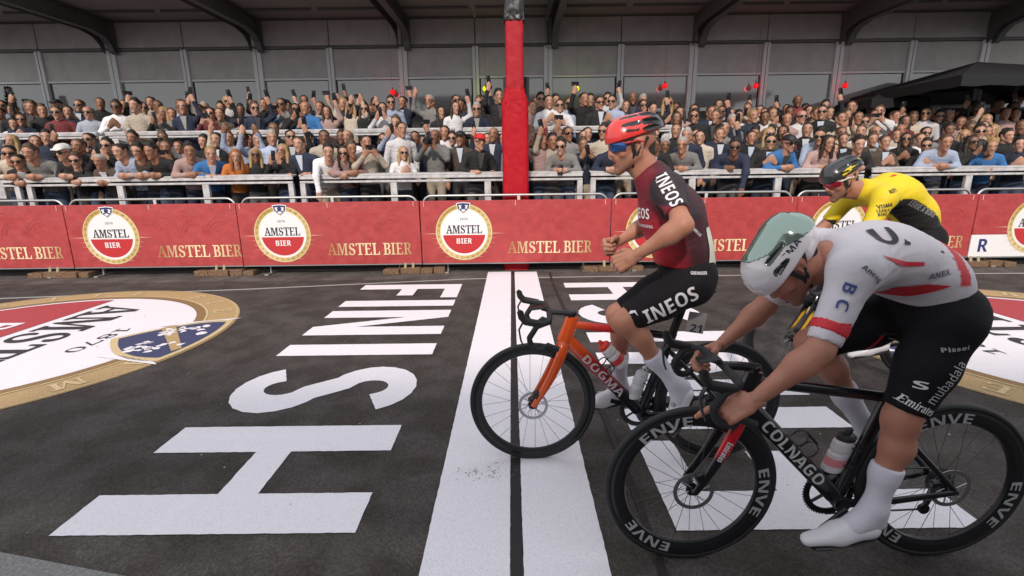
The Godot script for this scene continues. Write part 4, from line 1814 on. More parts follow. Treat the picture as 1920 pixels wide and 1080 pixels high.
	g.tube([Vector3(0.055, 0.952, 0), Vector3(0.07, 0.958, 0), Vector3(0.15, 0.958, 0), Vector3(0.22, 0.955, 0), Vector3(0.29, 0.957, 0), Vector3(0.325, 0.955, 0), Vector3(0.338, 0.945, 0)], [0.006, 0.019, 0.024, 0.045, 0.070, 0.066, 0.03], 18, Vector2(1.0, 0.30), Z)
	var sd_ := part("saddle", g, mat("saddle_black", 0.014, 0.014, 0.015, 0.5), b)
	g = Geo.new()
	for s in [1.0, -1.0]:
		g.tube([Vector3(0.09, 0.945, s * 0.012), Vector3(0.16, 0.925, s * 0.02), Vector3(0.23, 0.925, s * 0.02), Vector3(0.30, 0.945, s * 0.03)], 0.004, 6)
	part("saddle_rails", g, mat("rotor_steel", 0.42, 0.42, 0.43, 0.3, 0.9), sd_)
	# stem and bars
	g = Geo.new()
	g.tube([ht + Vector3(-0.002, 0.006, 0), ht + Vector3(-0.006, 0.022, 0)], 0.027, 14)
	g.tube([ht + Vector3(0.012, 0.014, 0), ht + Vector3(-0.05, 0.022, 0), ht + Vector3(-0.12, 0.026, 0)], [0.02, 0.019, 0.018], 12, Vector2(1.1, 0.85), Z)
	var stem := part("stem", g, carbon(), b)
	g = Geo.new()
	g.box(ht + Vector3(-0.175, 0.052, 0.0), Vector3(0.085, 0.014, 0.05), Basis(Z, 0.12), 0.006)
	g.tube([ht + Vector3(-0.11, 0.03, 0), ht + Vector3(-0.16, 0.044, 0)], 0.008, 6)
	part("cycle_computer", g, carbon(), stem)
	var bar := ht + Vector3(-0.12, 0.026, 0)
	for s in [1.0, -1.0]:
		g = Geo.new()
		var pth := [bar, bar + Vector3(-0.004, 0.0, s * 0.09), bar + Vector3(-0.012, 0.0, s * 0.17), bar + Vector3(-0.045, -0.002, s * 0.198), bar + Vector3(-0.075, -0.014, s * 0.203)]
		for i in 8:
			var a := deg_to_rad(70.0 + 165.0 * (i + 1) / 8.0)
			pth.append(bar + Vector3(-0.062 - 0.052 * sin(a) * 0.9, -0.068 + 0.058 * cos(a), s * (0.204 + 0.002 * i)))
		pth.append(bar + Vector3(0.03, -0.122, s * 0.222))
		g.tube(pth, 0.0142, 12)
		var hbar := part("handlebar", g, mat("bar_tape", 0.016, 0.016, 0.018, 0.7), b)
		g = Geo.new()
		g.tube([bar + Vector3(-0.045, 0.0, s * 0.2), bar + Vector3(-0.085, 0.006, s * 0.203), bar + Vector3(-0.125, 0.014, s * 0.203), bar + Vector3(-0.145, 0.036, s * 0.202), bar + Vector3(-0.152, 0.062, s * 0.202), bar + Vector3(-0.149, 0.070, s * 0.202)], [0.016, 0.0185, 0.019, 0.0175, 0.0155, 0.008], 14, Vector2(0.85, 1.0), Z)
		var hood := part("brake_hood", g, mat("hood_rubber", 0.013, 0.013, 0.014, 0.55), hbar.get_parent())
		g = Geo.new()
		g.tube([bar + Vector3(-0.138, 0.012, s * 0.203), bar + Vector3(-0.158, -0.025, s * 0.207), bar + Vector3(-0.150, -0.075, s * 0.212), bar + Vector3(-0.138, -0.105, s * 0.216)], [0.009, 0.008, 0.0075, 0.006], 8, Vector2(1.3, 0.6), Z)
		part("brake_lever", g, mat("lever_black", 0.02, 0.02, 0.022, 0.35), hood)
	# drivetrain on the far side
	g = Geo.new()
	var cz := -0.046
	g.lathe([Vector2(0.078, -0.002), Vector2(0.102, -0.0025), Vector2(0.102, 0.0025), Vector2(0.078, 0.002), Vector2(0.078, -0.002)], bb + Vector3(0, 0, cz), Z, 60)
	for i in 52:
		var a := TAU * i / 52.0
		g.box(bb + Vector3(cos(a) * 0.104, sin(a) * 0.104, cz), Vector3(0.006, 0.005, 0.003), Basis(Z, a))
	for i in 4:
		var a: float = TAU * i / 4.0 + 0.6
		g.tube([bb + Vector3(0, 0, cz), bb + Vector3(cos(a) * 0.08, sin(a) * 0.08, cz)], 0.009, 6, Vector2(1, 0.5))
	part("chainring", g, carbon(), b)
	var pv: Vector3 = o.pedal - bb
	pv.z = 0
	for s in [1.0, -1.0]:
		var pe: Vector3 = bb + pv * s + Vector3(0, 0, s * 0.082)
		g = Geo.new()
		g.tube([bb + Vector3(0, 0, s * 0.068), pe + Vector3(0, 0, -s * 0.006)], [0.017, 0.012], 10, Vector2(0.6, 1.0), Z)
		var cr := part("crank_arm", g, carbon(), b)
		g = Geo.new()
		g.box(pe + Vector3(0, 0, s * 0.045), Vector3(0.07, 0.014, 0.062), Basis(Z, o.get("pedal_tilt", 0.2)), 0.005)
		g.tube([pe, pe + Vector3(0, 0, s * 0.07)], 0.007, 8)
		part("pedal", g, carbon(), cr)
	g = Geo.new()
	g.lathe([Vector2(0.0, -0.038), Vector2(0.022, -0.038), Vector2(0.030, -0.030), Vector2(0.042, -0.022), Vector2(0.052, -0.014), Vector2(0.0, -0.012)], rh, Z, 24)
	part("cassette", g, mat("cassette_steel", 0.22, 0.22, 0.23, 0.35, 0.9), b)
	g = Geo.new()
	g.tube([bb + Vector3(0.0, 0.104, cz), rh + Vector3(0, 0.045, -0.028)], 0.004, 5)
	g.tube([bb + Vector3(0.0, -0.104, cz), rh + Vector3(-0.02, -0.145, -0.03)], 0.004, 5)
	part("chain", g, mat("chain_steel", 0.10, 0.10, 0.10, 0.4, 0.8), b)
	g = Geo.new()
	g.tube([rh + Vector3(0.012, -0.02, -0.05), rh + Vector3(0.02, -0.06, -0.045), rh + Vector3(-0.018, -0.142, -0.032)], [0.014, 0.016, 0.010], 8, Vector2(0.7, 1.2), Z)
	g.lathe([Vector2(0, -0.006), Vector2(0.022, -0.006), Vector2(0.022, 0.006), Vector2(0, 0.006)], rh + Vector3(-0.02, -0.143, -0.03), Z, 16)
	part("rear_derailleur", g, carbon(), b)
	# bottle cages
	for q in o.cages:
		g = Geo.new()
		var ax: Vector3 = (q[1] - q[0]).normalized()
		var sd2 := ax.cross(Z)
		for s in [0.25, 0.8]:
			var c: Vector3 = (q[0] as Vector3).lerp(q[1], s)
			var arc := []
			for i in 13:
				var a := -2.4 + 4.8 * i / 12.0
				arc.append(c + sd2 * (cos(a) * 0.037) + Z * (sin(a) * 0.037))
			g.tube(arc, 0.0035, 5)
		g.tube([(q[0] as Vector3).lerp(q[1], 0.25) - sd2 * 0.037, (q[0] as Vector3).lerp(q[1], 0.8) - sd2 * 0.037], 0.006, 6)
		for s2 in [-1.0, 1.0]:
			g.tube([(q[0] as Vector3).lerp(q[1], 0.25) + sd2 * cos(2.4) * 0.037 + Z * s2 * sin(2.4) * 0.037, (q[0] as Vector3).lerp(q[1], 0.25) - sd2 * 0.037], 0.0035, 5)
			g.tube([(q[0] as Vector3).lerp(q[1], 0.8) + sd2 * cos(2.4) * 0.037 + Z * s2 * sin(2.4) * 0.037, (q[0] as Vector3).lerp(q[1], 0.8) - sd2 * 0.037], 0.0035, 5)
		part("bottle_cage", g, carbon(), b)
	# frame lettering
	g = Geo.new()
	tube_text(g, o.word, dta, dtb, o.word_at, o.word_h, o.word_w, 0.0217, 0.0341)
	part("frame_lettering", g, mat(o.key + "_word", o.word_col.r, o.word_col.g, o.word_col.b, 0.4), b)
	return b


func bottle(at: Vector3, up: Vector3, label: String, body: Array, cap: Array, band: Array, word: String) -> void:
	var t := thing("water_bottle", at, label, "bottle", "water bottles on the bicycles")
	var g := Geo.new()
	g.lathe([Vector2(0, 0), Vector2(0.033, 0.0), Vector2(0.036, 0.006), Vector2(0.036, 0.075), Vector2(0.031, 0.085), Vector2(0.036, 0.095), Vector2(0.036, 0.125), Vector2(0.030, 0.138), Vector2(0.0, 0.139)], Vector3.ZERO, up, 24)
	var bm := mat("bottle_%s" % word, body[0], body[1], body[2], 0.4)
	var o := part("body", g, bm, t)
	g = Geo.new()
	g.lathe([Vector2(0.0362, 0.028), Vector2(0.0366, 0.029), Vector2(0.0366, 0.060), Vector2(0.0362, 0.061)], Vector3.ZERO, up, 24)
	part("printed_band", g, mat("bottle_band_%s" % word, band[0], band[1], band[2], 0.45), o)
	g = Geo.new()
	g.lathe([Vector2(0.031, 0.136), Vector2(0.034, 0.138), Vector2(0.034, 0.152), Vector2(0.026, 0.160), Vector2(0.013, 0.164), Vector2(0.012, 0.180), Vector2(0.008, 0.186), Vector2(0.0, 0.187)], Vector3.ZERO, up, 20)
	part("cap", g, mat("bottle_cap_%s" % word, cap[0], cap[1], cap[2], 0.45), t)


const BI := Vector3(0.685, 0, -2.45)
const BU := Vector3(1.275, 0, -1.72)
const BV := Vector3(2.61, 0, -3.45)


func build_bikes() -> void:
	var orange := Color(0.78, 0.10, 0.012)
	var maroon := Color(0.36, 0.012, 0.02)
	var blk := Color(0.010, 0.010, 0.012)
	bicycle(BI.x, BI.z, "black and orange racing bicycle ridden by the upright rider in maroon", {
		"key": "orange_bike", "rim_in": 0.272,
		"paint": func(p: Vector3) -> Color:
			if p.x < -0.36 and p.y > 0.6:
				return orange
			if p.y > 0.66 and p.x < -0.05:
				return orange.lerp(Color(0.55, 0.03, 0.03), clampf((p.x + 0.36) / 0.1, 0.0, 1.0))
			var k := clampf((0.66 - p.y) / 0.10, 0.0, 1.0)
			var c := orange.lerp(maroon, k)
			return c.lerp(blk, clampf((0.50 - p.y) / 0.10, 0.0, 1.0)) if p.x < 0.0 and p.y > 0.33 and p.x < -0.05 else blk,
		"fork_paint": func(p: Vector3, _s: float) -> Color: return orange.lerp(Color(0.85, 0.16, 0.02), clampf((0.5 - p.y) * 2.0, 0.0, 1.0)),
		"word": "DOGMA", "word_at": 0.50, "word_h": 0.042, "word_w": 0.30, "word_col": Color(0.62, 0.50, 0.50),
		"pedal": Vector3(0.150, 0.232, 0), "pedal_tilt": 1.0,
		"cages": [[Vector3(-0.245, 0.585, 0), Vector3(-0.165, 0.495, 0)], [Vector3(0.005, 0.42, 0), Vector3(0.04, 0.54, 0)]]})
	bicycle(BU.x, BU.z, "black racing bicycle with white lettered deep rims nearest the camera", {
		"key": "black_bike", "rim_in": 0.256, "rim_text": "ENVE", "rim_text_n": 3, "rim_text_a": -0.35, "rim_text_h": 0.040, "rim_text_w": 0.21,
		"paint": func(_p: Vector3) -> Color: return blk,
		"fork_paint": func(p: Vector3, s: float) -> Color: return Color(0.60, 0.015, 0.02) if s > 0.0 and p.y < 0.605 and p.y > 0.495 else blk,
		"fork_text": "Emirates",
		"word": "COLNAGO", "word_at": 0.52, "word_h": 0.046, "word_w": 0.36, "word_col": Color(0.62, 0.60, 0.60),
		"pedal": Vector3(-0.125, 0.165, 0), "pedal_tilt": 0.05,
		"cages": [[Vector3(-0.20, 0.56, 0), Vector3(-0.12, 0.47, 0)], [Vector3(-0.006, 0.40, 0), Vector3(0.035, 0.53, 0)]]})
	bicycle(BV.x, BV.z, "black racing bicycle with yellow fork stripe, farthest from the camera", {
		"key": "yellow_bike", "rim_in": 0.262,
		"paint": func(_p: Vector3) -> Color: return blk,
		"fork_paint": func(p: Vector3, _s: float) -> Color: return Color(0.62, 0.36, 0.03) if p.y < 0.54 and p.y > 0.39 and p.x - (-0.585 + (p.y - 0.338) * 0.49) > 0.004 else blk,
		"word": "CERVELO", "word_at": 0.5, "word_h": 0.04, "word_w": 0.30, "word_col": Color(0.70, 0.55, 0.05),
		"pedal": Vector3(-0.155, 0.235, 0), "pedal_tilt": 0.1,
		"cages": [[Vector3(-0.22, 0.575, 0), Vector3(-0.14, 0.485, 0)], [Vector3(0.005, 0.42, 0), Vector3(0.04, 0.54, 0)]]})
	var dt := Vector3(-0.69, 0.72, 0).normalized()
	bottle(BI + Vector3(-0.155, 0.505, 0.0) + Vector3(0.045, 0.042, 0), dt, "white bottle with red cap on the orange bicycle's down tube", [0.62, 0.60, 0.60], [0.60, 0.03, 0.02], [0.55, 0.04, 0.04], "white_red")
	bottle(BI + Vector3(-0.045, 0.36, 0.0), Vector3(0.29, 0.955, 0), "pale bottle on the orange bicycle's seat tube", [0.60, 0.60, 0.62], [0.66, 0.65, 0.67], [0.50, 0.50, 0.52], "pale")
	bottle(BU + Vector3(-0.040, 0.40, 0.0), Vector3(0.29, 0.955, 0), "white bottle with black cap on the nearest bicycle's seat tube", [0.55, 0.52, 0.54], [0.015, 0.015, 0.017], [0.58, 0.20, 0.22], "white_black")
	# race number plate on the orange bicycle's seat post, part of that bicycle
	var bike := get_node("racing_bicycle")
	var g := Geo.new()
	var pz_ := Vector3(0.262, 0.775, 0.0)
	g.box(pz_, Vector3(0.095, 0.11, 0.004), Basis(Vector3.BACK, -0.15), 0.0015)
	var pl := part("number_plate", g, mat("number_plate", 0.27, 0.25, 0.25, 0.5), bike)
	g = Geo.new()
	letter(g, "21", pz_ + Vector3(0.0, -0.03, 0.0032), Vector3(0.989, -0.149, 0), Vector3(0.149, 0.989, 0), 0.042, 0.06)
	part("plate_number", g, mat("print_ink", 0.018, 0.02, 0.045, 0.45), pl)


# ---------------------------------------------------------------- riders
func fat(bones: Array, by: float) -> Array:
	var out := []
	for q in bones:
		var d: Dictionary = q.duplicate()
		d.ra = q.ra + by
		d.rb = q.rb + by
		out.append(d)
	return out


# stretch folds in the cloth: ridges that run across the pull, a few millimetres deep
func crease(net: Dictionary, along: Vector3, depth: float) -> void:
	var fn := FastNoiseLite.new()
	fn.seed = 12
	fn.frequency = 7.0
	fn.fractal_type = FastNoiseLite.FRACTAL_RIDGED
	fn.fractal_octaves = 2
	var big := FastNoiseLite.new()
	big.seed = 3
	big.frequency = 3.0
	var a := along.normalized()
	for i in net.v.size():
		var p: Vector3 = net.v[i]
		var q := p + a * p.dot(a) * 1.6
		var m := clampf(0.5 + 1.1 * big.get_noise_3d(p.x, p.y, p.z), 0.0, 1.0)
		net.v[i] = p + net.n[i] * depth * m * (fn.get_noise_3d(q.x, q.y, q.z * 0.7) - 0.3)
	for i in net.n.size():
		net.n[i] = Vector3.ZERO
	var tr: PackedInt32Array = net.t
	for i in range(0, tr.size(), 3):
		var nn: Vector3 = (net.v[tr[i + 2]] - net.v[tr[i]]).cross(net.v[tr[i + 1]] - net.v[tr[i]])
		for k in 3:
			net.n[tr[i + k]] += nn
	for i in net.n.size():
		net.n[i] = (net.n[i] as Vector3).normalized()


func cut_at(q: Dictionary, at: Vector3, dir: Vector3) -> Dictionary:
	# keeps what lies before the plane through at facing dir
	var d: Dictionary = q.duplicate()
	var n := dir.normalized()
	d.cuts = q.cuts + [[n, at.dot(n)]]
	return d


# wrist w, pointing dir, back-of-hand normal up, thumb towards side; curls: bend of each finger in degrees (index first)
func hand_bones(w: Vector3, dir: Vector3, up: Vector3, side: Vector3, curls: Array, thumb: Vector3, sc := 1.0) -> Array:
	var d := dir.normalized()
	var s := (side - d * side.dot(d)).normalized()
	var u := (up - d * up.dot(d) - s * up.dot(s)).normalized()
	var out := []
	var lens := [[0.044, 0.026, 0.021], [0.048, 0.030, 0.022], [0.044, 0.028, 0.021], [0.035, 0.021, 0.018]]
	var offs := [0.029, 0.010, -0.010, -0.028]
	var reach := [0.088, 0.091, 0.086, 0.078]
	out.append(bone(w - d * 0.01, w + d * 0.03, 0.026 * sc, 0.027 * sc, 0, u, 1.35))
	for i in 4:
		var base: Vector3 = w + d * 0.022 * sc + s * offs[i] * 0.7 * sc
		var kn: Vector3 = w + d * reach[i] * sc + s * offs[i] * sc
		out.append(bone(base, kn, 0.0145 * sc, 0.0115 * sc))
		var p := kn
		var a := 0.0
		var bend: float = curls[i]
		for j in 3:
			a += deg_to_rad(bend * [0.8, 1.0, 0.7][j])
			var dd := d * cos(a) - u * sin(a)
			var e: Vector3 = p + dd * lens[i][j] * sc
			out.append(bone(p, e, [0.0105, 0.0098, 0.0090][j] * sc, [0.0098, 0.0090, 0.0080][j] * sc))
			p = e
	var tb := w + d * 0.022 * sc + s * 0.026 * sc - u * 0.006
	var t1 := tb + (s * thumb.x + d * thumb.y - u * thumb.z).normalized() * 0.042 * sc
	var t2 := t1 + (s * thumb.x * 0.35 + d * (thumb.y + 0.5) - u * thumb.z).normalized() * 0.032 * sc
	var t3 := t2 + (d * (thumb.y + 0.5) - u * (thumb.z + 0.15)).normalized() * 0.024 * sc
	out.append(bone(tb, t1, 0.0165 * sc, 0.0125 * sc))
	out.append(bone(t1, t2, 0.012 * sc, 0.0105 * sc))
	out.append(bone(t2, t3, 0.0105 * sc, 0.0085 * sc))
	return out


func head_bones(H: Vector3, f: Vector3, u: Vector3, nb: Vector3) -> Array:
	var l := u.cross(f)
	var o := []
	o.append(bone(H - f * 0.034 + u * 0.032, H + f * 0.028 + u * 0.034, 0.077, 0.074, 0, l, 1.06))
	o.append(bone(H + f * 0.035 + u * 0.0, H + f * 0.048 - u * 0.06, 0.058, 0.043))
	for s in [1.0, -1.0]:
		o.append(bone(H + f * 0.0 - u * 0.045 + l * s * 0.048, H + f * 0.066 - u * 0.092 + l * s * 0.014, 0.024, 0.019))
		o.append(bone(H + f * 0.072 - u * 0.012 + l * s * 0.036, H + f * 0.068 - u * 0.03 + l * s * 0.038, 0.020, 0.017))
		o.append(bone(H + f * 0.086 + u * 0.026 + l * s * 0.012, H + f * 0.076 + u * 0.028 + l * s * 0.042, 0.013, 0.012))
		o.append(bone(H - f * 0.012 + u * 0.012 + l * s * 0.074, H - f * 0.006 - u * 0.022 + l * s * 0.072, 0.021, 0.014, 0, l, 2.2))
		o.append(bone(H - f * 0.001 + u * 0.002 + l * s * 0.079, H - f * 0.001 - u * 0.012 + l * s * 0.079, 0.009, 0.007, 0, Vector3.ZERO, 1.0, [], true))
		o.append(bone(H + f * 0.100 - u * 0.030 + l * s * 0.011, H + f * 0.097 - u * 0.032 + l * s * 0.012, 0.0085, 0.0080))
	o.append(bone(H + f * 0.090 + u * 0.014, H + f * 0.113 - u * 0.026, 0.0095, 0.0120))
	o.append(bone(H + f * 0.086 - u * 0.108, H + f * 0.080 - u * 0.106, 0.021, 0.021))
	o.append(bone(H + f * 0.092 - u * 0.055 + l * 0.016, H + f * 0.092 - u * 0.055 - l * 0.016, 0.0095, 0.0095, 0))
	o.append(bone(H + f * 0.088 - u * 0.077 + l * 0.014, H + f * 0.088 - u * 0.077 - l * 0.014, 0.0095, 0.0095, 0))
	o.append(bone(H + f * 0.108 - u * 0.066 + l * 0.016, H + f * 0.108 - u * 0.066 - l * 0.016, 0.0058, 0.0058, 2, Vector3.ZERO, 1.0, [], true))
	o.append(bone(H - f * 0.022 - u * 0.055, nb, 0.060, 0.066))
	o.append(bone(H + f * 0.022 - u * 0.088, nb + f * 0.02, 0.030, 0.045))
	return o


func visor(parent: Node, H: Vector3, f: Vector3, u: Vector3, lens: Material, arm: Material) -> void:
	var l := u.cross(f)
	var g := Geo.new()
	var c := H + f * 0.020 + u * 0.006
	var pth := []
	var rad := []
	for i in 25:
		var t := -1.0 + 2.0 * i / 24.0
		var a := t * 1.15
		var dip := 0.006 * exp(-t * t * 40.0)
		pth.append(c + f * cos(a) * 0.094 + l * sin(a) * 0.080 + u * (dip - 0.004 * t * t))
		rad.append(0.025 * (1.0 - 0.42 * pow(absf(t), 3.0)) - dip * 0.8)
	# flat band: thin across, tall along u
	g.tube(pth, rad, 14, Vector2(1.0, 0.14), u)
	var fr := part("sunglasses", g, lens, parent)
	g = Geo.new()
	for s in [1.0, -1.0]:
		g.tube([c + f * cos(1.12) * 0.095 + l * s * sin(1.12) * 0.081 + u * 0.008, c - f * 0.01 + l * s * 0.081 + u * 0.012, c - f * 0.05 + l * s * 0.080 + u * 0.004], 0.0036, 6, Vector2(1.0, 1.6))
	var up := []
	for i in 25:
		var t := -1.0 + 2.0 * i / 24.0
		up.append(pth[i] + u * rad[i] * 0.97)
	g.tube(up, 0.0032, 6)
	part("glasses_frame", g, arm, fr)


func rider(base: Vector3, label: String, j: Dictionary, o: Dictionary) -> void:
	var t := thing("person", base, label, "person", "racing cyclists")
	var K := 85.0
	var J := {}
	for k in j:
		J[k] = j[k] - Vector3(base.x, 0, 0)
	var Z := Vector3.BACK
	# --- torso bones, flattened front to back
	var sp: Array = [J.pelvis, J.s1, J.s2, J.nb]
	var tor := []
	var rr := [0.140, 0.148, 0.165, 0.105]
	for i in 3:
		var d: Vector3 = (sp[i + 1] - sp[i]).normalized()
		var n := d.cross(Z).normalized()
		tor.append(bone(sp[i], sp[i + 1], rr[i], rr[i + 1], 0, n, [1.30, 1.32, 1.42][i] * o.get("slim", 1.0)))
	for q in tor:
		q.ra *= o.get("girth", 1.0)
		q.rb *= o.get("girth", 1.0)
	var arms := []
	for s in ["L", "R"]:
		arms.append(bone((J.s2 as Vector3).lerp(J.nb, 0.72), J["sh" + s], 0.075, 0.064))
		arms.append(bone((J.s2 as Vector3).lerp(J["sh" + s], 0.55), (J["sh" + s] as Vector3), 0.080, 0.060))
	for s in ["L", "R"]:
		if o.get("collar", 0.42) > 0.2:
			arms.append(bone((J.nb as Vector3).lerp(J.head, 0.28) - (o.f as Vector3) * 0.012, (J.nb as Vector3).lerp(J["sh" + s], 0.62), 0.046, 0.056))
	var upper := {}
	var lower := {}
	var thigh := {}
	var shin := {}
	for s in ["L", "R"]:
		upper[s] = [bone(J["sh" + s], J["el" + s], 0.058, 0.043)]
		var mid: Vector3 = (J["el" + s] as Vector3).lerp(J["wr" + s], 0.28)
		lower[s] = [bone(J["el" + s], mid, 0.043, 0.048), bone(mid, J["wr" + s], 0.047, 0.030)]
		var hip: Vector3 = J["hip" + s]
		var kn: Vector3 = J["kn" + s]
		var an: Vector3 = J["an" + s]
		thigh[s] = [bone(J.pelvis + Vector3(0.01, 0.0, hip.z * 0.8), hip, 0.098, 0.098), bone(hip, hip.lerp(kn, 0.45), 0.093, 0.082), bone(hip.lerp(kn, 0.45), kn, 0.085, 0.058)]
		var back := (an - kn).cross(Z).normalized()
		if back.x < 0.0:
			back = -back
		var cf := kn.lerp(an, 0.30) + back * 0.016
		shin[s] = [bone(kn, kn + (an - kn) * 0.05, 0.056, 0.055), bone(kn, cf, 0.050, 0.0565), bone(cf, kn.lerp(an, 0.62), 0.0555, 0.043), bone(kn.lerp(an, 0.6), an, 0.042, 0.034)]
	var skin := mat(o.key + "_skin", 1, 1, 1, 0.50, 0.0, 0.45)
	skin.vertex_color_use_as_albedo = true
	skin.subsurf_scatter_enabled = true
	skin.subsurf_scatter_strength = 0.15
	var tone: Color = o.skin
	var H: Vector3 = J.head
	var f: Vector3 = o.f
	var u: Vector3 = o.u
	var l := u.cross(f)
	# --- body: one mesh; head and hands on finer grids
	var body := []
	body.append_array(tor)
	body.append_array(arms)
	for s in ["L", "R"]:
		body.append_array(upper[s])
		body.append_array(lower[s])
		body.append_array(thigh[s])
		body.append_array(shin[s])
		body.append(bone(J["an" + s], J["heel" + s], 0.030, 0.022))
		body.append(bone(J["an" + s], (J["heel" + s] as Vector3).lerp(J["toe" + s], 0.66), 0.026, 0.016))
	var geos := [Geo.new(), Geo.new(), Geo.new()]
	var blotch := FastNoiseLite.new()
	blotch.frequency = 9.0
	var pskin := func(p: Vector3, _n: Vector3) -> Color:
		var q := blotch.get_noise_3d(p.x, p.y, p.z)
		return Color(tone.r * (1.0 + 0.10 * q), tone.g * (1.0 + 0.16 * q), tone.b * (1.0 + 0.2 * q))
	pour(nets(fat(body, -0.006), 0.0105, K), geos, pskin)
	var stub: Color = o.get("stubble", tone)
	var pface := func(p: Vector3, _n: Vector3) -> Color:
		var d := p - H
		var fu := d.dot(u)
		var ff := d.dot(f)
		var q := blotch.get_noise_3d(p.x * 3.0, p.y * 3.0, p.z * 3.0)
		var c := tone * (1.0 + 0.10 * q)
		var bd := clampf((-0.036 - fu) / 0.02, 0.0, 1.0) * clampf((ff - 0.0) / 0.03, 0.0, 1.0)
		if fu < -0.06 and ff < 0.02:
			bd *= 0.3
		var out := c.lerp(stub, bd * 0.75)
		if ff > 0.085 and absf(d.dot(l)) < 0.024 and (absf(fu + 0.056) < 0.006 or absf(fu + 0.077) < 0.007):
			out = Color(tone.r * 0.80, tone.g * 0.55, tone.b * 0.55)
		return out
	pour(nets(head_bones(H, f, u, J.nb), 0.0052, 150.0), geos, pface)
	for s in ["L", "R"]:
		pour(nets(hand_bones(J["wr" + s], J["hd" + s] - J["wr" + s], o["hu" + s], o["hs" + s], o["curl" + s], o["thumb" + s], 1.10), 0.0040, 420.0), geos, pskin)
	var am := ArrayMesh.new()
	geos[0].surface(am, skin)
	geos[1].surface(am, mat(o.key + "_lips", tone.r * 0.8, tone.g * 0.55, tone.b * 0.55, 0.45))
	geos[2].surface(am, mat("mouth_dark", 0.03, 0.008, 0.008, 0.5))
	part("body", am, null, t)
	# finger nails are too small to see; hair at the nape
	var hb := [bone(H - f * 0.050 + u * 0.01, H - f * 0.058 - u * 0.035, 0.060, 0.045, 0, l, 0.95, [[f, (H - f * 0.022).dot(f)], [-u, -(H - u * 0.062).dot(u)]])]
	part("hair", net_mesh(hb, 0.006, 150.0, [mat(o.key + "_hair", o.hair.r, o.hair.g, o.hair.b, 0.8)]), null, t)
	# --- jersey
	var cloth := mat(o.key + "_jersey", 1, 1, 1, 0.62)
	cloth.vertex_color_use_as_albedo = true
	textured(cloth, noise_tex(0.35, Color(0.86, 0.86, 0.86), Color(1, 1, 1), 256, 2, 91), 6.0, bump_tex(0.010, 7.0, 256, 2, 33), 0.35)
	var jb := []
	var down: Vector3 = (J.pelvis - J.s1).normalized()
	var waist: Vector3 = (J.s1 as Vector3).lerp(J.pelvis, o.get("waist", 0.55)) 
	var wdir: Vector3 = (down + (o.get("waist_tilt", Vector3.ZERO) as Vector3)).normalized()
	for q in fat(tor, 0.006):
		jb.append(cut_at(cut_at(q, waist, wdir), (J.s2 as Vector3).lerp(J.nb, o.get("neckline", 1.6)), J.nb - J.s2))
	for q in fat(arms, 0.006):
		jb.append(q)
	var hems := {}
	for s in ["L", "R"]:
		var a: Vector3 = J["sh" + s]
		var b: Vector3 = J["el" + s]
		var at := a.lerp(b, o.sleeve)
		hems[s] = [at, (b - a).normalized()]
		jb.append(cut_at(fat(upper[s], 0.0055)[0], at, b - a))
	jb.append(cut_at(fat([bone(J.nb - (J.nb - J.s2).normalized() * 0.02, H - f * 0.022 - u * 0.055, 0.068, 0.058)], 0.004)[0], (J.nb as Vector3).lerp(H - f * 0.022 - u * 0.055, o.get("collar", 0.42)), H - f * 0.022 - u * 0.055 - J.nb))
	var jn := nets(jb, 0.0088, K)
	crease(jn, down, 0.0034)
	var jg := Geo.new()
	pour(jn, [jg], o.jersey_paint)
	var jersey := part("jersey", jg, cloth, t)
	# --- shorts
	var sb := []
	for q in fat(tor.slice(0, 1), 0.001):
		sb.append(cut_at(q, (J.pelvis as Vector3).lerp(J.s1, 0.75), J.s1 - J.pelvis))
	for s in ["L", "R"]:
		var hip: Vector3 = J["hip" + s]
		var kn: Vector3 = J["kn" + s]
		for q in fat(thigh[s].slice(0, 2), 0.006):
			sb.append(q)
		sb.append(cut_at(fat(thigh[s].slice(2, 3), 0.007)[0], hip.lerp(kn, o.short), kn - hip))
	var sm := mat(o.key + "_shorts", 0.010, 0.009, 0.011, 0.75, 0.0, 0.3)
	var sn := nets(sb, 0.0092, K)
	crease(sn, Vector3(0.3, 1, 0), 0.0022)
	var sg := Geo.new()
	pour(sn, [sg])
	var shorts := part("shorts", sg, sm, t)
	# --- socks and shoes
	for s in ["L", "R"]:
		var kn: Vector3 = J["kn" + s]
		var an: Vector3 = J["an" + s]
		var heel: Vector3 = J["heel" + s]
		var toe: Vector3 = J["toe" + s]
		var kb := []
		for q in fat(shin[s].slice(2, 4), 0.0035):
			kb.append(cut_at(q, kn.lerp(an, o.sock), kn - an))
		kb.append(bone(an, heel.lerp(an, 0.35), 0.038, 0.034))
		kb.append(bone(an, heel.lerp(toe, 0.42).lerp(an, 0.22), 0.038, 0.034))
		kb.append(bone(heel.lerp(toe, 0.25).lerp(an, 0.4), heel.lerp(toe, 0.55).lerp(an, 0.12), 0.036, 0.030))
		part("sock", net_mesh(kb, 0.008, 110.0, [mat(o.key + "_sock", 0.62, 0.59, 0.66, 0.75)]), null, t)
		var dt := (toe - heel).normalized()
		var up := (an - heel) - dt * (an - heel).dot(dt)
		up = up.normalized()
		var sole := [[-up, -(heel - up * 0.034).dot(up)]]
		var fb := []
		fb.append(bone(heel + dt * 0.030 + up * 0.012, heel + dt * 0.028 + up * 0.045, 0.037, 0.031, 0, Z, 1.12, sole))
		fb.append(bone(heel + dt * 0.035 + up * 0.004, heel + dt * 0.15 - up * 0.002, 0.038, 0.043, 0, up, 1.05, sole))
		fb.append(bone(heel + dt * 0.15 - up * 0.004, toe - dt * 0.032 - up * 0.010, 0.044, 0.029, 0, up, 1.25, sole))
		fb.append(bone(heel + dt * 0.08 + up * 0.03, heel + dt * 0.15 + up * 0.012, 0.033, 0.030, 0, Z, 1.0, sole))
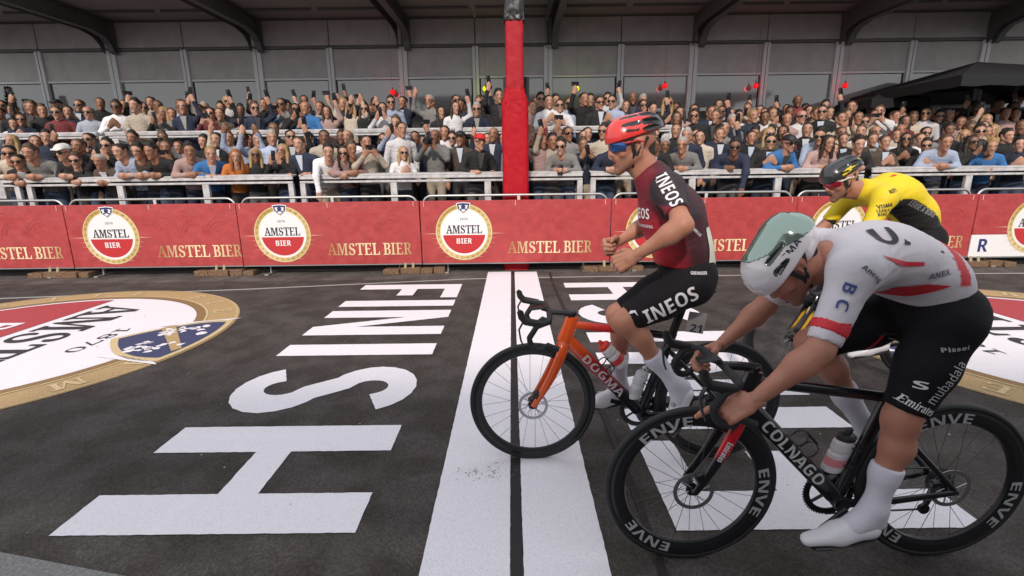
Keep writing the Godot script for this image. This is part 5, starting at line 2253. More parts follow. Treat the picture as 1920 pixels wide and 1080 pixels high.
		var shoe := part("shoe", net_mesh(fb, 0.0062, 130.0, [mat(o.key + "_shoe", 0.72, 0.69, 0.72, 0.26)]), null, t)
		var g := Geo.new()
		for i in (2 if o.get("dials", true) else 0):
			var c := heel + dt * (0.10 + i * 0.055) + up * (0.052 - i * 0.016) + Vector3(0, 0, 0.024 if s == "L" else -0.024)
			g.lathe([Vector2(0.0, 0.008), Vector2(0.011, 0.008), Vector2(0.013, 0.0), Vector2(0.013, -0.012)], c, (up * 0.8 + Vector3(0, 0, 0.6 if s == "L" else -0.6)).normalized(), 14)
		if o.get("dials", true):
			part("shoe_dial", g, mat("dial_grey", 0.30, 0.30, 0.32, 0.4), shoe)
		g = Geo.new()
		g.tube([heel + dt * 0.02 - up * 0.033, heel + dt * 0.12 - up * 0.036, toe - dt * 0.03 - up * 0.033], [0.030, 0.038, 0.028], 12, Vector2(1.0, 0.12), Z)
		part("shoe_sole", g, mat("sole_black", 0.02, 0.02, 0.02, 0.5), shoe)
	if o.has("cuff"):
		for s in ["L", "R"]:
			var cb := []
			var hp: Vector3 = hems[s][0]
			var hd: Vector3 = hems[s][1]
			var c1 := cut_at(fat(upper[s], 0.008)[0], hp - hd * 0.030, hd)
			c1.cuts = c1.cuts + [[-hd, -(hp - hd * 0.066).dot(hd)]]
			cb.append(c1)
			part("sleeve_cuff", net_mesh(cb, 0.007, 130.0, [mat(o.key + "_cuff", o.cuff.r, o.cuff.g, o.cuff.b, 0.6)]), null, jersey)
	# --- printed lettering and patches
	for q in o.prints:
		var on: Array = jb if q.on == "jersey" else sb
		var g := Geo.new()
		var at: Vector3 = q.at - Vector3(base.x, 0, 0)
		if q.has("word"):
			wrap_text(g, q.word, at, q.ex, q.ey, q.h, q.w, on, K, 0.0035, q.get("font", "Droid Sans/b"))
		else:
			var pts: Array = q.shape
			var tr := []
			var ids := Geometry2D.triangulate_polygon(PackedVector2Array(pts))
			for i in range(0, ids.size(), 3):
				var a: Vector2 = pts[ids[i]]
				var b: Vector2 = pts[ids[i + 1]]
				var c: Vector2 = pts[ids[i + 2]]
				tr.append([a, b, c] if (b - a).cross(c - a) > 0.0 else [a, c, b])
			lay(g, tr, at, q.ex, q.ey, on, K, 0.003, 0.02)
		part(q.name, g, mat("print_%s" % q.col.to_html(false), q.col.r, q.col.g, q.col.b, 0.55), jersey if q.on == "jersey" else shorts)
	# --- helmet, straps, glasses
	(o.helmet as Callable).call(t, H, f, u)
	var g2 := Geo.new()
	for s in [1.0, -1.0]:
		g2.tube([H + f * 0.035 + u * 0.05 + l * s * 0.080, H + f * 0.022 - u * 0.035 + l * s * 0.072, H + f * 0.022 - u * 0.100 + l * s * 0.036, H + f * 0.028 - u * 0.118], 0.0085, 8, Vector2(1.0, 0.3), f)
		g2.tube([H - f * 0.045 + u * 0.03 + l * s * 0.080, H + f * 0.014 - u * 0.045 + l * s * 0.074], 0.0075, 8, Vector2(1.0, 0.3), f)
	part("chin_strap", g2, mat("strap_black", 0.012, 0.012, 0.013, 0.7), t)
	if o.has("lens"):
		visor(t, H, f, u, o.lens, o.lens_arm)


func helmet_vented(t: Node, H: Vector3, f: Vector3, u: Vector3, paint: Callable, key: String) -> void:
	var l := u.cross(f)
	var rim := [[-(u * 0.985 + f * 0.17).normalized(), -(H + u * 0.042).dot((u * 0.985 + f * 0.17).normalized())]]
	var c := H + u * 0.042
	var b := [bone(c - f * 0.052, c + f * 0.036, 0.106, 0.098, 0, l, 1.13, rim)]
	# rear tail of the shell
	b.append(bone(c - f * 0.08 + u * 0.03, c - f * 0.125 + u * 0.005, 0.062, 0.035, 0, l, 0.85, rim))
	for k in [-2, -1, 0, 1, 2]:
		var a: float = k * 0.50
		var o := l * sin(a) * 0.098 + u * cos(a) * 0.110
		b.append(bone(c + o * 0.93 + f * 0.070, c + o * 1.03 - f * 0.004, 0.009, 0.0155, 0, Vector3.ZERO, 1.0, [], true))
		b.append(bone(c + o * 1.03 - f * 0.036, c + o * 0.90 - f * 0.125, 0.017, 0.014, 0, Vector3.ZERO, 1.0, [], true))
	for s in [1.0, -1.0]:
		b.append(bone(c + l * s * 0.090 + u * 0.026 + f * 0.052, c + l * s * 0.099 + u * 0.026 + f * 0.0, 0.008, 0.011, 0, Vector3.ZERO, 1.0, [], true))
		b.append(bone(c + l * s * 0.099 + u * 0.024 - f * 0.03, c + l * s * 0.088 + u * 0.030 - f * 0.10, 0.012, 0.011, 0, Vector3.ZERO, 1.0, [], true))
	var vents := []
	for q in b:
		if q.neg:
			vents.append(q)
	var shell := paint
	paint = func(p: Vector3, n: Vector3) -> Color:
		for q in vents:
			if bone_dist(q, p) < 0.0022:
				return Color(0.008, 0.008, 0.009)
		return shell.call(p, n)
	var m := mat(key + "_helmet", 1, 1, 1, 0.28, 0.0, 0.5)
	m.vertex_color_use_as_albedo = true
	m.clearcoat_enabled = true
	m.clearcoat = 0.6
	m.clearcoat_roughness = 0.12
	var sh := part("helmet", net_mesh(b, 0.0048, 160.0, [m], paint), null, t)
	var inn := [bone(c - f * 0.050, c + f * 0.034, 0.0945, 0.087, 0, l, 1.13, [[rim[0][0], rim[0][1] - 0.004]])]
	part("helmet_liner", net_mesh(inn, 0.008, 160.0, [mat("helmet_liner", 0.010, 0.010, 0.011, 0.7)]), null, sh)


func helmet_aero(t: Node, H: Vector3, f: Vector3, u: Vector3) -> void:
	var l := u.cross(f)
	var n := (u * 0.97 + f * 0.10).normalized()
	var rim := [[-n, -(H + u * 0.026).dot(n)]]
	var c := H + u * 0.042
	var b := [bone(c - f * 0.060, c + f * 0.042, 0.110, 0.102, 0, l, 1.14, rim), bone(c - f * 0.085 + u * 0.030, c - f * 0.175 + u * 0.050, 0.074, 0.030, 0, l, 0.92, rim + [[-f, -(c - f * 0.128).dot(f)]])]
	b.append(bone(H - f * 0.062 + u * 0.014, H - f * 0.105 + u * 0.012, 0.070, 0.054, 0, Vector3.ZERO, 1.0, [[-u, -(H - u * 0.022).dot(u)]]))
	for s in [1.0, -1.0]:
		b.append(bone(c + l * s * 0.080 + u * 0.064 + f * 0.045, c + l * s * 0.084 + u * 0.064 - f * 0.025, 0.013, 0.011, 0, Vector3.ZERO, 1.0, [], true))
		b.append(bone(c + l * s * 0.092 + u * 0.022 + f * 0.058, c + l * s * 0.100 + u * 0.022 + f * 0.010, 0.013, 0.011, 0, Vector3.ZERO, 1.0, [], true))
	b.append(bone(c + u * 0.108 + f * 0.062 + l * 0.03, c + u * 0.114 + f * 0.03 + l * 0.022, 0.008, 0.006, 0, Vector3.ZERO, 1.0, [], true))
	var m := mat("aero_helmet", 1, 1, 1, 0.16, 0.0, 0.6)
	m.vertex_color_use_as_albedo = true
	m.clearcoat_enabled = true
	m.clearcoat = 0.7
	m.clearcoat_roughness = 0.08
	var edge := FastNoiseLite.new()
	edge.frequency = 12.0
	var vents := []
	for q in b:
		if q.neg:
			vents.append(q)
	var paint := func(p: Vector3, _n: Vector3) -> Color:
		for q in vents:
			if bone_dist(q, p) < 0.0022:
				return Color(0.010, 0.010, 0.011)
		var d := p - H
		var up := d.dot(u)
		var ff := d.dot(f)
		var k := clampf((up - 0.088 - ff * 0.35 + edge.get_noise_3d(p.x, p.y, p.z) * 0.02) / 0.028, 0.0, 1.0)
		return Color(0.70, 0.67, 0.70).lerp(Color(0.40, 0.43, 0.41), k)
	var sh := part("helmet", net_mesh(b, 0.0048, 150.0, [m], paint), null, t)
	var inn := [bone(c - f * 0.058, c + f * 0.038, 0.096, 0.088, 0, l, 1.14, [[rim[0][0], rim[0][1] - 0.004]])]
	part("helmet_liner", net_mesh(inn, 0.008, 160.0, [mat("helmet_liner", 0.010, 0.010, 0.011, 0.7)]), null, sh)
	var sn := (u - f * 0.42).normalized()
	var lim := (H + u * 0.103).dot(sn)
	var sb := []
	for q in fat(b.slice(0, 2), 0.0022):
		q.cuts = q.cuts + [[-sn, -lim]]
		sb.append(q)
	for q in b:
		if q.neg:
			sb.append(q)
	var gm := mat("helmet_shield", 0.30, 0.38, 0.33, 0.14, 0.75, 0.6)
	part("helmet_shield", net_mesh(sb, 0.0048, 150.0, [gm]), null, sh)
	var port := [bone(c - f * 0.118 + u * 0.020, c - f * 0.140 + u * 0.045, 0.034, 0.022)]
	part("rear_vent", net_mesh(port, 0.007, 160.0, [mat("rear_vent_red", 0.42, 0.012, 0.03, 0.4)]), null, sh)
	var g := Geo.new()
	wrap_text(g, "EMA", H + u * 0.075 - f * 0.03 + l * 0.09, -f, u, 0.020, 0.075, b, 150.0, 0.002)
	part("helmet_lettering", g, mat("print_ink", 0.018, 0.02, 0.045, 0.45), sh)
	g = Geo.new()
	wrap_text(g, "UAE", H + u * 0.09 + f * 0.10 + l * 0.05, (l * -0.9 + f * 0.3).normalized(), (u * 0.8 - f * 0.5).normalized(), 0.026, 0.05, b, 150.0, 0.002)
	part("helmet_lettering", g, mat("print_ink", 0.018, 0.02, 0.045, 0.45), sh)


func build_riders() -> void:
	var X := Vector3.RIGHT
	var Y := Vector3.UP
	var Z := Vector3.BACK
	var white := Color(0.72, 0.70, 0.72)
	# ------------------------------------------------ upright rider in maroon
	var f1 := Vector3(-0.985, -0.13, 0.10).normalized()
	var u1 := (Vector3(-0.13, 0.985, 0.0) - f1 * Vector3(-0.13, 0.985, 0.0).dot(f1)).normalized()
	var lens1 := mat("lens_blue", 0.03, 0.10, 0.32, 0.05, 0.55, 0.9)
	var th := (Vector3(0.535, 0.82, 0) - Vector3(0.875, 1.0, 0)).normalized()
	rider(BI, "cyclist in maroon jersey and black shorts sitting upright, fists before the chest", {
		"pelvis": Vector3(0.885, 1.035, 0), "s1": Vector3(0.845, 1.17, 0), "s2": Vector3(0.785, 1.325, 0), "nb": Vector3(0.70, 1.475, 0), "head": Vector3(0.582, 1.662, 0),
		"shL": Vector3(0.705, 1.462, 0.175), "elL": Vector3(0.728, 1.318, 0.345), "wrL": Vector3(0.552, 1.176, 0.265), "hdL": Vector3(0.492, 1.140, 0.235),
		"shR": Vector3(0.745, 1.460, -0.175), "elR": Vector3(0.745, 1.25, -0.31), "wrR": Vector3(0.575, 1.172, -0.21), "hdR": Vector3(0.505, 1.158, -0.175),
		"hipL": Vector3(0.875, 1.0, 0.09), "knL": Vector3(0.535, 0.825, 0.125), "anL": Vector3(0.812, 0.500, 0.125), "heelL": Vector3(0.890, 0.465, 0.125), "toeL": Vector3(0.79, 0.225, 0.13),
		"hipR": Vector3(0.885, 1.0, -0.09), "knR": Vector3(0.56, 0.79, -0.115), "anR": Vector3(0.595, 0.375, -0.12), "heelR": Vector3(0.645, 0.315, -0.12), "toeR": Vector3(0.395, 0.265, -0.12)},
		{"key": "maroon_rider", "skin": Color(0.41, 0.185, 0.120), "stubble": Color(0.20, 0.105, 0.07), "hair": Color(0.03, 0.02, 0.015), "f": f1, "u": u1,
		"huL": Vector3(-0.3, 0.5, 0.8), "hsL": Vector3(-0.5, 0.7, -0.5), "curlL": [72, 78, 80, 82], "thumbL": Vector3(0.5, 0.6, 0.6),
		"huR": Vector3(-0.3, 0.5, -0.8), "hsR": Vector3(-0.5, 0.7, 0.5), "curlR": [72, 78, 80, 82], "thumbR": Vector3(0.5, 0.6, 0.6),
		"sleeve": 0.66, "slim": 0.84, "short": 0.90, "collar": 0.5, "sock": 0.55, "waist": 0.62, "waist_tilt": Vector3(-0.35, 0.0, 0),
		"jersey_paint": func(p: Vector3, _n: Vector3) -> Color:
			# printed fade: bright red at the front hem, maroon chest, near-black shoulders and sides
			var x := p.x + BI.x
			var front := clampf((0.845 - x + (p.y - 1.15) * -0.30) / 0.13, 0.0, 1.0)
			var low := clampf((1.38 - p.y) / 0.20, 0.0, 1.0)
			var c := Color(0.050, 0.009, 0.018).lerp(Color(0.20, 0.010, 0.024), front)
			c = c.lerp(Color(0.48, 0.010, 0.022), front * low)
			if absf(p.z) > 0.15 and p.y > 1.33:
				c = Color(0.030, 0.016, 0.026)
				if absf(p.z) > 0.19 and p.y < 1.395:
					c = Color(0.24, 0.018, 0.035) if p.y > 1.362 else Color(0.012, 0.010, 0.014)
			return c,
		"prints": [
			{"on": "shorts", "name": "thigh_lettering", "word": "INEOS", "at": Vector3(0.745, 0.925, 0.30), "ex": -th, "ey": Z.cross(-th), "h": 0.072, "w": 0.265, "col": white},
			{"on": "shorts", "name": "hip_lettering", "word": "GRENADIER", "at": Vector3(0.875, 1.075, 0.3), "ex": X, "ey": Y, "h": 0.014, "w": 0.075, "col": white},
			{"on": "shorts", "name": "knee_mark", "shape": [Vector2(-0.02, -0.008), Vector2(0.005, 0.004), Vector2(0.022, -0.012), Vector2(0.01, 0.014), Vector2(-0.012, 0.010)], "at": Vector3(0.572, 0.885, 0.28), "ex": X, "ey": Y, "col": white},
			{"on": "jersey", "name": "sleeve_lettering", "word": "INEOS", "at": Vector3(0.672, 1.475, 0.34), "ex": Vector3(0.40, -0.90, 0.15).normalized(), "ey": Vector3(0.90, 0.42, 0.05).normalized(), "h": 0.058, "w": 0.150, "col": white},
			{"on": "jersey", "name": "chest_lettering", "word": "INEOS", "at": Vector3(0.58, 1.345, 0.03), "ex": Vector3(0.28, 0, 0.96).normalized(), "ey": Y, "h": 0.050, "w": 0.17, "col": white},
			{"on": "jersey", "name": "chest_small_lettering", "word": "GRENADIERS", "at": Vector3(0.60, 1.285, 0.05), "ex": Vector3(0.28, 0, 0.96).normalized(), "ey": Y, "h": 0.014, "w": 0.15, "col": white},
			{"on": "jersey", "name": "side_lettering", "word": "PINARELLO", "at": Vector3(0.845, 1.275, 0.3), "ex": Vector3(0.75, -0.62, 0).normalized(), "ey": Vector3(0.62, 0.75, 0).normalized(), "h": 0.013, "w": 0.085, "col": white},
			{"on": "jersey", "name": "race_number", "shape": [Vector2(-0.075, -0.10), Vector2(0.075, -0.10), Vector2(0.075, 0.10), Vector2(-0.075, 0.10)], "at": Vector3(0.985, 1.19, 0.075), "ex": Vector3(0.35, 0, -0.93).normalized(), "ey": Vector3(-0.25, 0.95, -0.1).normalized(), "col": Color(0.60, 0.60, 0.52)},
			],
		"lens": lens1, "lens_arm": mat("arm_red", 0.35, 0.02, 0.03, 0.35),
		"helmet": func(t: Node, H: Vector3, f: Vector3, u: Vector3) -> void:
			helmet_vented(t, H, f, u, func(p: Vector3, _n: Vector3) -> Color:
				var k := clampf((-(p - H).dot(f) - 0.045) / 0.03, 0.0, 1.0)
				return Color(0.66, 0.040, 0.038).lerp(Color(0.02, 0.018, 0.022), k), "maroon_rider"),
		})
	# ------------------------------------------------ bent rider in white, nearest the camera
	var f2 := Vector3(-0.55, -0.83, 0.06).normalized()
	var u2 := (Vector3(-0.83, 0.55, 0.0) - f2 * Vector3(-0.83, 0.55, 0.0).dot(f2)).normalized()
	var tl := (Vector3(1.381, 0.675, 0) - Vector3(1.555, 1.03, 0)).normalized()
	rider(BU, "cyclist in white jersey with red bands, head bowed low over the handlebar", {
		"pelvis": Vector3(1.510, 1.055, 0), "s1": Vector3(1.455, 1.165, 0), "s2": Vector3(1.305, 1.238, 0), "nb": Vector3(1.135, 1.238, 0), "head": Vector3(0.972, 1.218, 0),
		"shL": Vector3(1.085, 1.230, 0.180), "elL": Vector3(0.968, 0.990, 0.245), "wrL": Vector3(0.790, 0.808, 0.222), "hdL": Vector3(0.728, 0.772, 0.212),
		"shR": Vector3(1.165, 1.248, -0.180), "elR": Vector3(1.040, 1.005, -0.240), "wrR": Vector3(0.850, 0.845, -0.205), "hdR": Vector3(0.775, 0.815, -0.202),
		"hipL": Vector3(1.500, 1.03, 0.085), "knL": Vector3(1.385, 0.672, 0.105), "anL": Vector3(1.340, 0.315, 0.115), "heelL": Vector3(1.362, 0.228, 0.115), "toeL": Vector3(1.075, 0.188, 0.12),
		"hipR": Vector3(1.500, 1.03, -0.085), "knR": Vector3(1.160, 0.885, -0.105), "anR": Vector3(1.440, 0.512, -0.115), "heelR": Vector3(1.525, 0.462, -0.115), "toeR": Vector3(1.30, 0.382, -0.115)},
		{"key": "white_rider", "skin": Color(0.42, 0.185, 0.125), "stubble": Color(0.22, 0.10, 0.07), "hair": Color(0.02, 0.015, 0.012), "f": f2, "u": u2,
		"huL": Vector3(-0.25, 0.75, 0.55), "hsL": Vector3(-0.35, 0.55, -0.75), "curlL": [12, 62, 68, 70], "thumbL": Vector3(0.6, 0.5, 0.5),
		"huR": Vector3(-0.25, 0.75, -0.55), "hsR": Vector3(-0.35, 0.55, 0.75), "curlR": [45, 62, 66, 70], "thumbR": Vector3(0.6, 0.5, 0.5),
		"sleeve": 0.90, "short": 0.90, "dials": false, "girth": 0.95, "collar": 0.02, "neckline": 0.95, "sock": 0.52, "waist": 0.78, "waist_tilt": Vector3(-0.55, -0.25, 0),
		"jersey_paint": func(p: Vector3, _n: Vector3) -> Color:
			var x := p.x + BU.x
			if p.z > 0.155 and p.y > 1.3:
				return Color(0.64, 0.59, 0.63)
			var band := absf((x - 1.475) + (p.y - 1.20) * 0.10)
			if band < 0.022 and p.y > 1.17:
				return Color(0.62, 0.03, 0.04)
			return Color(0.655, 0.605, 0.645),
		"cuff": Color(0.60, 0.022, 0.035),
		"prints": [
			{"on": "jersey", "name": "back_lettering", "word": "UAE", "at": Vector3(1.295, 1.36, 0.135), "ex": Vector3(0.99, -0.05, 0.08).normalized(), "ey": Vector3(0.08, 0.62, -0.78).normalized(), "h": 0.085, "w": 0.22, "col": Color(0.02, 0.02, 0.025)},
			{"on": "jersey", "name": "back_red_lettering", "word": "XRG", "at": Vector3(1.435, 1.32, 0.14), "ex": Vector3(0.9, -0.40, 0.05).normalized(), "ey": Vector3(0.30, 0.55, -0.75).normalized(), "h": 0.05, "w": 0.10, "col": Color(0.60, 0.03, 0.05)},
			{"on": "jersey", "name": "shoulder_stripe", "shape": [Vector2(-0.08, 0.0), Vector2(0.0, -0.012), Vector2(0.09, -0.014), Vector2(0.09, -0.004), Vector2(0.0, 0.004)], "at": Vector3(1.22, 1.31, 0.24), "ex": Vector3(1, 0, 0), "ey": Vector3(0, 0.8, -0.6), "col": Color(0.58, 0.025, 0.05)},
			{"on": "jersey", "name": "side_red_patch", "shape": [Vector2(-0.070, -0.024), Vector2(0.0, -0.026), Vector2(0.10, 0.022), Vector2(0.02, 0.028), Vector2(-0.065, 0.010)], "at": Vector3(1.325, 1.150, 0.34), "ex": X, "ey": Y, "col": Color(0.56, 0.025, 0.035)},
			{"on": "jersey", "name": "side_lettering", "word": "ANEX", "at": Vector3(1.375, 1.212, 0.34), "ex": Vector3(0.97, 0.2, 0).normalized(), "ey": Vector3(-0.2, 0.97, 0).normalized(), "h": 0.020, "w": 0.075, "col": Color(0.12, 0.11, 0.16)},
			{"on": "jersey", "name": "sleeve_lettering", "word": "Aneng", "at": Vector3(1.085, 1.235, 0.36), "ex": Vector3(0.75, -0.62, 0).normalized(), "ey": Vector3(0.62, 0.75, 0).normalized(), "h": 0.020, "w": 0.075, "col": Color(0.05, 0.05, 0.06)},
			{"on": "jersey", "name": "sleeve_mark", "word": "B C", "at": Vector3(1.018, 1.165, 0.36), "ex": Vector3(-0.35, -0.93, 0).normalized(), "ey": Vector3(0.93, -0.35, 0).normalized(), "h": 0.030, "w": 0.085, "col": Color(0.04, 0.06, 0.20)},
			{"on": "jersey", "name": "sleeve_red_mark", "shape": [Vector2(-0.02, -0.012), Vector2(0.02, -0.012), Vector2(0.02, 0.012), Vector2(-0.02, 0.012)], "at": Vector3(1.018, 1.075, 0.38), "ex": Vector3(0.95, -0.1, 0).normalized(), "ey": Vector3(0.1, 0.95, 0).normalized(), "col": Color(0.60, 0.03, 0.05)},
			{"on": "shorts", "name": "thigh_lettering", "word": "mubadala", "at": Vector3(1.445, 0.845, 0.34), "ex": -tl, "ey": Z.cross(-tl), "h": 0.040, "w": 0.165, "col": Color(0.50, 0.48, 0.50), "font": "Droid Sans"},
			{"on": "shorts", "name": "hem_lettering", "word": "Emirates", "at": Vector3(1.386, 0.752, 0.34), "ex": Vector3(0.90, -0.42, 0).normalized(), "ey": Vector3(0.42, 0.90, 0).normalized(), "h": 0.030, "w": 0.104, "col": white, "font": "Droid Serif/b"},
			{"on": "shorts", "name": "thigh_mark", "word": "S", "at": Vector3(1.378, 0.83, 0.34), "ex": X, "ey": Y, "h": 0.028, "w": 0.034, "col": white},
			{"on": "shorts", "name": "hip_lettering", "word": "Pissei", "at": Vector3(1.455, 0.965, 0.34), "ex": Vector3(0.97, 0.2, 0).normalized(), "ey": Vector3(-0.2, 0.97, 0).normalized(), "h": 0.016, "w": 0.075, "col": Color(0.40, 0.40, 0.42)},
			{"on": "shorts", "name": "thigh_red_stripe", "shape": [Vector2(-0.006, -0.07), Vector2(0.006, -0.07), Vector2(0.010, 0.07), Vector2(-0.002, 0.07)], "at": Vector3(1.325, 0.90, 0.34), "ex": Vector3(0.94, -0.34, 0).normalized(), "ey": Vector3(0.34, 0.94, 0).normalized(), "col": Color(0.45, 0.012, 0.025)},
			],
		"helmet": func(t: Node, H: Vector3, f: Vector3, u: Vector3) -> void: helmet_aero(t, H, f, u),
		})
	# ------------------------------------------------ rider in yellow
	var f3 := Vector3(-0.93, -0.36, 0.08).normalized()
	var u3 := (Vector3(-0.36, 0.93, 0.0) - f3 * Vector3(-0.36, 0.93, 0.0).dot(f3)).normalized()
	var blk := Color(0.02, 0.02, 0.022)
	rider(BV, "cyclist in yellow jersey with black side panels, crouched behind the others", {
		"pelvis": Vector3(2.845, 1.06, 0), "s1": Vector3(2.775, 1.235, 0), "s2": Vector3(2.625, 1.362, 0), "nb": Vector3(2.455, 1.375, 0), "head": Vector3(2.250, 1.462, 0),
		"shL": Vector3(2.425, 1.345, 0.180), "elL": Vector3(2.29, 1.10, 0.25), "wrL": Vector3(2.105, 0.945, 0.215), "hdL": Vector3(2.035, 0.915, 0.208),
		"shR": Vector3(2.455, 1.350, -0.180), "elR": Vector3(2.325, 1.11, -0.25), "wrR": Vector3(2.115, 0.945, -0.212), "hdR": Vector3(2.04, 0.915, -0.206),
		"hipL": Vector3(2.83, 1.03, 0.09), "knL": Vector3(2.49, 0.775, 0.105), "anL": Vector3(2.605, 0.370, 0.115), "heelL": Vector3(2.665, 0.305, 0.115), "toeL": Vector3(2.385, 0.245, 0.12),
		"hipR": Vector3(2.83, 1.03, -0.09), "knR": Vector3(2.55, 0.745, -0.105), "anR": Vector3(2.86, 0.430, -0.115), "heelR": Vector3(2.92, 0.375, -0.115), "toeR": Vector3(2.68, 0.30, -0.115)},
		{"key": "yellow_rider", "skin": Color(0.40, 0.185, 0.125), "stubble": Color(0.16, 0.085, 0.06), "hair": Color(0.03, 0.02, 0.015), "f": f3, "u": u3,
		"huL": Vector3(-0.25, 0.75, 0.55), "hsL": Vector3(-0.35, 0.55, -0.75), "curlL": [50, 62, 68, 70], "thumbL": Vector3(0.6, 0.5, 0.5),
		"huR": Vector3(-0.25, 0.75, -0.55), "hsR": Vector3(-0.35, 0.55, 0.75), "curlR": [50, 62, 66, 70], "thumbR": Vector3(0.6, 0.5, 0.5),
		"sleeve": 0.80, "short": 0.82, "sock": 0.5, "waist": 0.55, "waist_tilt": Vector3(-0.4, -0.2, 0),
		"jersey_paint": func(p: Vector3, _n: Vector3) -> Color:
			var x := p.x + BV.x
			# black flank panel below a curved seam
			var seam := 1.335 - 1.35 * pow(maxf(0.0, x - 2.60), 1.55) + 0.05 * (x - 2.5)
			var low := 1.235 - 0.55 * (x - 2.52)
			if x > 2.505 and p.y < seam and (p.y > low or x > 2.68) and absf(p.z) > 0.04:
				return blk
			if absf(p.z) > 0.13 and x < 2.375 and p.y < 1.175:
				return blk
			return Color(0.80, 0.60, 0.012),
		"prints": [
			{"on": "jersey", "name": "flank_lettering", "word": "LEASE A BIKE", "at": Vector3(2.70, 1.275, 0.3), "ex": Vector3(0.90, -0.43, 0).normalized(), "ey": Vector3(0.43, 0.90, 0).normalized(), "h": 0.035, "w": 0.20, "col": Color(0.26, 0.25, 0.27)},
			{"on": "jersey", "name": "sleeve_lettering", "word": "VISMA", "at": Vector3(2.385, 1.305, 0.36), "ex": Vector3(0.98, 0.2, 0).normalized(), "ey": Vector3(-0.2, 0.98, 0).normalized(), "h": 0.024, "w": 0.085, "col": blk},
			{"on": "jersey", "name": "sleeve_second_lettering", "word": "LEASE A", "at": Vector3(2.375, 1.276, 0.36), "ex": Vector3(0.99, 0.1, 0).normalized(), "ey": Vector3(-0.1, 0.99, 0).normalized(), "h": 0.018, "w": 0.075, "col": blk},
			{"on": "jersey", "name": "sleeve_third_lettering", "word": "BIKE", "at": Vector3(2.37, 1.252, 0.36), "ex": Vector3(0.99, 0.1, 0).normalized(), "ey": Vector3(-0.1, 0.99, 0).normalized(), "h": 0.018, "w": 0.060, "col": blk},
			{"on": "jersey", "name": "collar_lettering", "word": "KEY", "at": Vector3(2.435, 1.40, 0.3), "ex": Vector3(0.96, 0.28, 0).normalized(), "ey": Vector3(-0.28, 0.96, 0).normalized(), "h": 0.022, "w": 0.06, "col": blk},
			{"on": "jersey", "name": "shoulder_red_mark", "shape": [Vector2(-0.025, 0.0), Vector2(0.0, -0.012), Vector2(0.022, -0.004), Vector2(0.012, 0.012)], "at": Vector3(2.545, 1.50, 0.08), "ex": X, "ey": Vector3(0, 0.6, -0.8), "col": Color(0.60, 0.05, 0.02)},
			],
		"lens": mat("lens_red", 0.30, 0.012, 0.03, 0.06, 0.35, 0.8), "lens_arm": mat("arm_white", 0.66, 0.64, 0.64, 0.35),
		"helmet": func(t: Node, H: Vector3, f: Vector3, u: Vector3) -> void:
			helmet_vented(t, H, f, u, func(p: Vector3, _n: Vector3) -> Color:
				var d := p - H
				var l := u.cross(f)
				var s := d.dot(u) - 0.070 + 0.30 * d.dot(f)
				if d.dot(f) < 0.045 and absf(s) < 0.013 and absf(d.dot(l)) > 0.055:
					return Color(0.68, 0.52, 0.02)
				return Color(0.028, 0.028, 0.032), "yellow_rider"),
		})


# ---------------------------------------------------------------- spectators
var figures := {}
var hairs := {}
var head_net := {}


func pose_arms(pose: String) -> Dictionary:
	# elbow, wrist, finger tip for the arm on the +x side (a) and the -x side (b)
	var down := [Vector3(0.25, 1.14, -0.02), Vector3(0.235, 0.90, 0.07), Vector3(0.225, 0.80, 0.10)]
	var rail := [Vector3(0.27, 1.17, 0.06), Vector3(0.17, 1.135, 0.27), Vector3(0.10, 1.145, 0.34)]
	var up := [Vector3(0.30, 1.49, 0.14), Vector3(0.235, 1.74, 0.20), Vector3(0.22, 1.83, 0.20)]
	match pose:
		"r":
			return {"a": rail, "b": rail}
		"c":
			var c := [Vector3(0.27, 1.16, 0.10), Vector3(0.06, 1.29, 0.27), Vector3(0.018, 1.375, 0.30)]
			return {"a": c, "b": c}
		"f":
			return {"a": up, "b": down}
		"F":
			return {"a": down, "b": up}
		"t":
			var tt := [Vector3(0.25, 1.26, 0.19), Vector3(0.085, 1.44, 0.29), Vector3(0.055, 1.52, 0.32)]
			return {"a": tt, "b": tt}
		"h":
			var h := [Vector3(0.31, 1.50, 0.06), Vector3(0.26, 1.75, 0.10), Vector3(0.24, 1.83, 0.12)]
			return {"a": h, "b": h}
		"l":
			var q := [Vector3(0.27, 1.15, 0.22), Vector3(0.08, 1.165, 0.37), Vector3(0.01, 1.17, 0.42)]
			return {"a": q, "b": q}
		"e":
			return {"a": [Vector3(0.20, 1.10, 0.44), Vector3(0.16, 0.85, 0.50), Vector3(0.15, 0.76, 0.51)], "b": [Vector3(0.27, 1.15, 0.22), Vector3(0.08, 1.165, 0.37), Vector3(0.01, 1.17, 0.42)]}
		"E":
			return {"b": [Vector3(0.20, 1.10, 0.44), Vector3(0.16, 0.85, 0.50), Vector3(0.15, 0.76, 0.51)], "a": [Vector3(0.27, 1.15, 0.22), Vector3(0.08, 1.165, 0.37), Vector3(0.01, 1.17, 0.42)]}
	return {"a": down, "b": down}


const LEANS := {"d": 2.0, "r": 8.0, "c": 3.0, "f": 2.0, "F": 2.0, "t": 2.0, "h": 2.0, "l": 30.0, "e": 36.0, "E": 36.0}


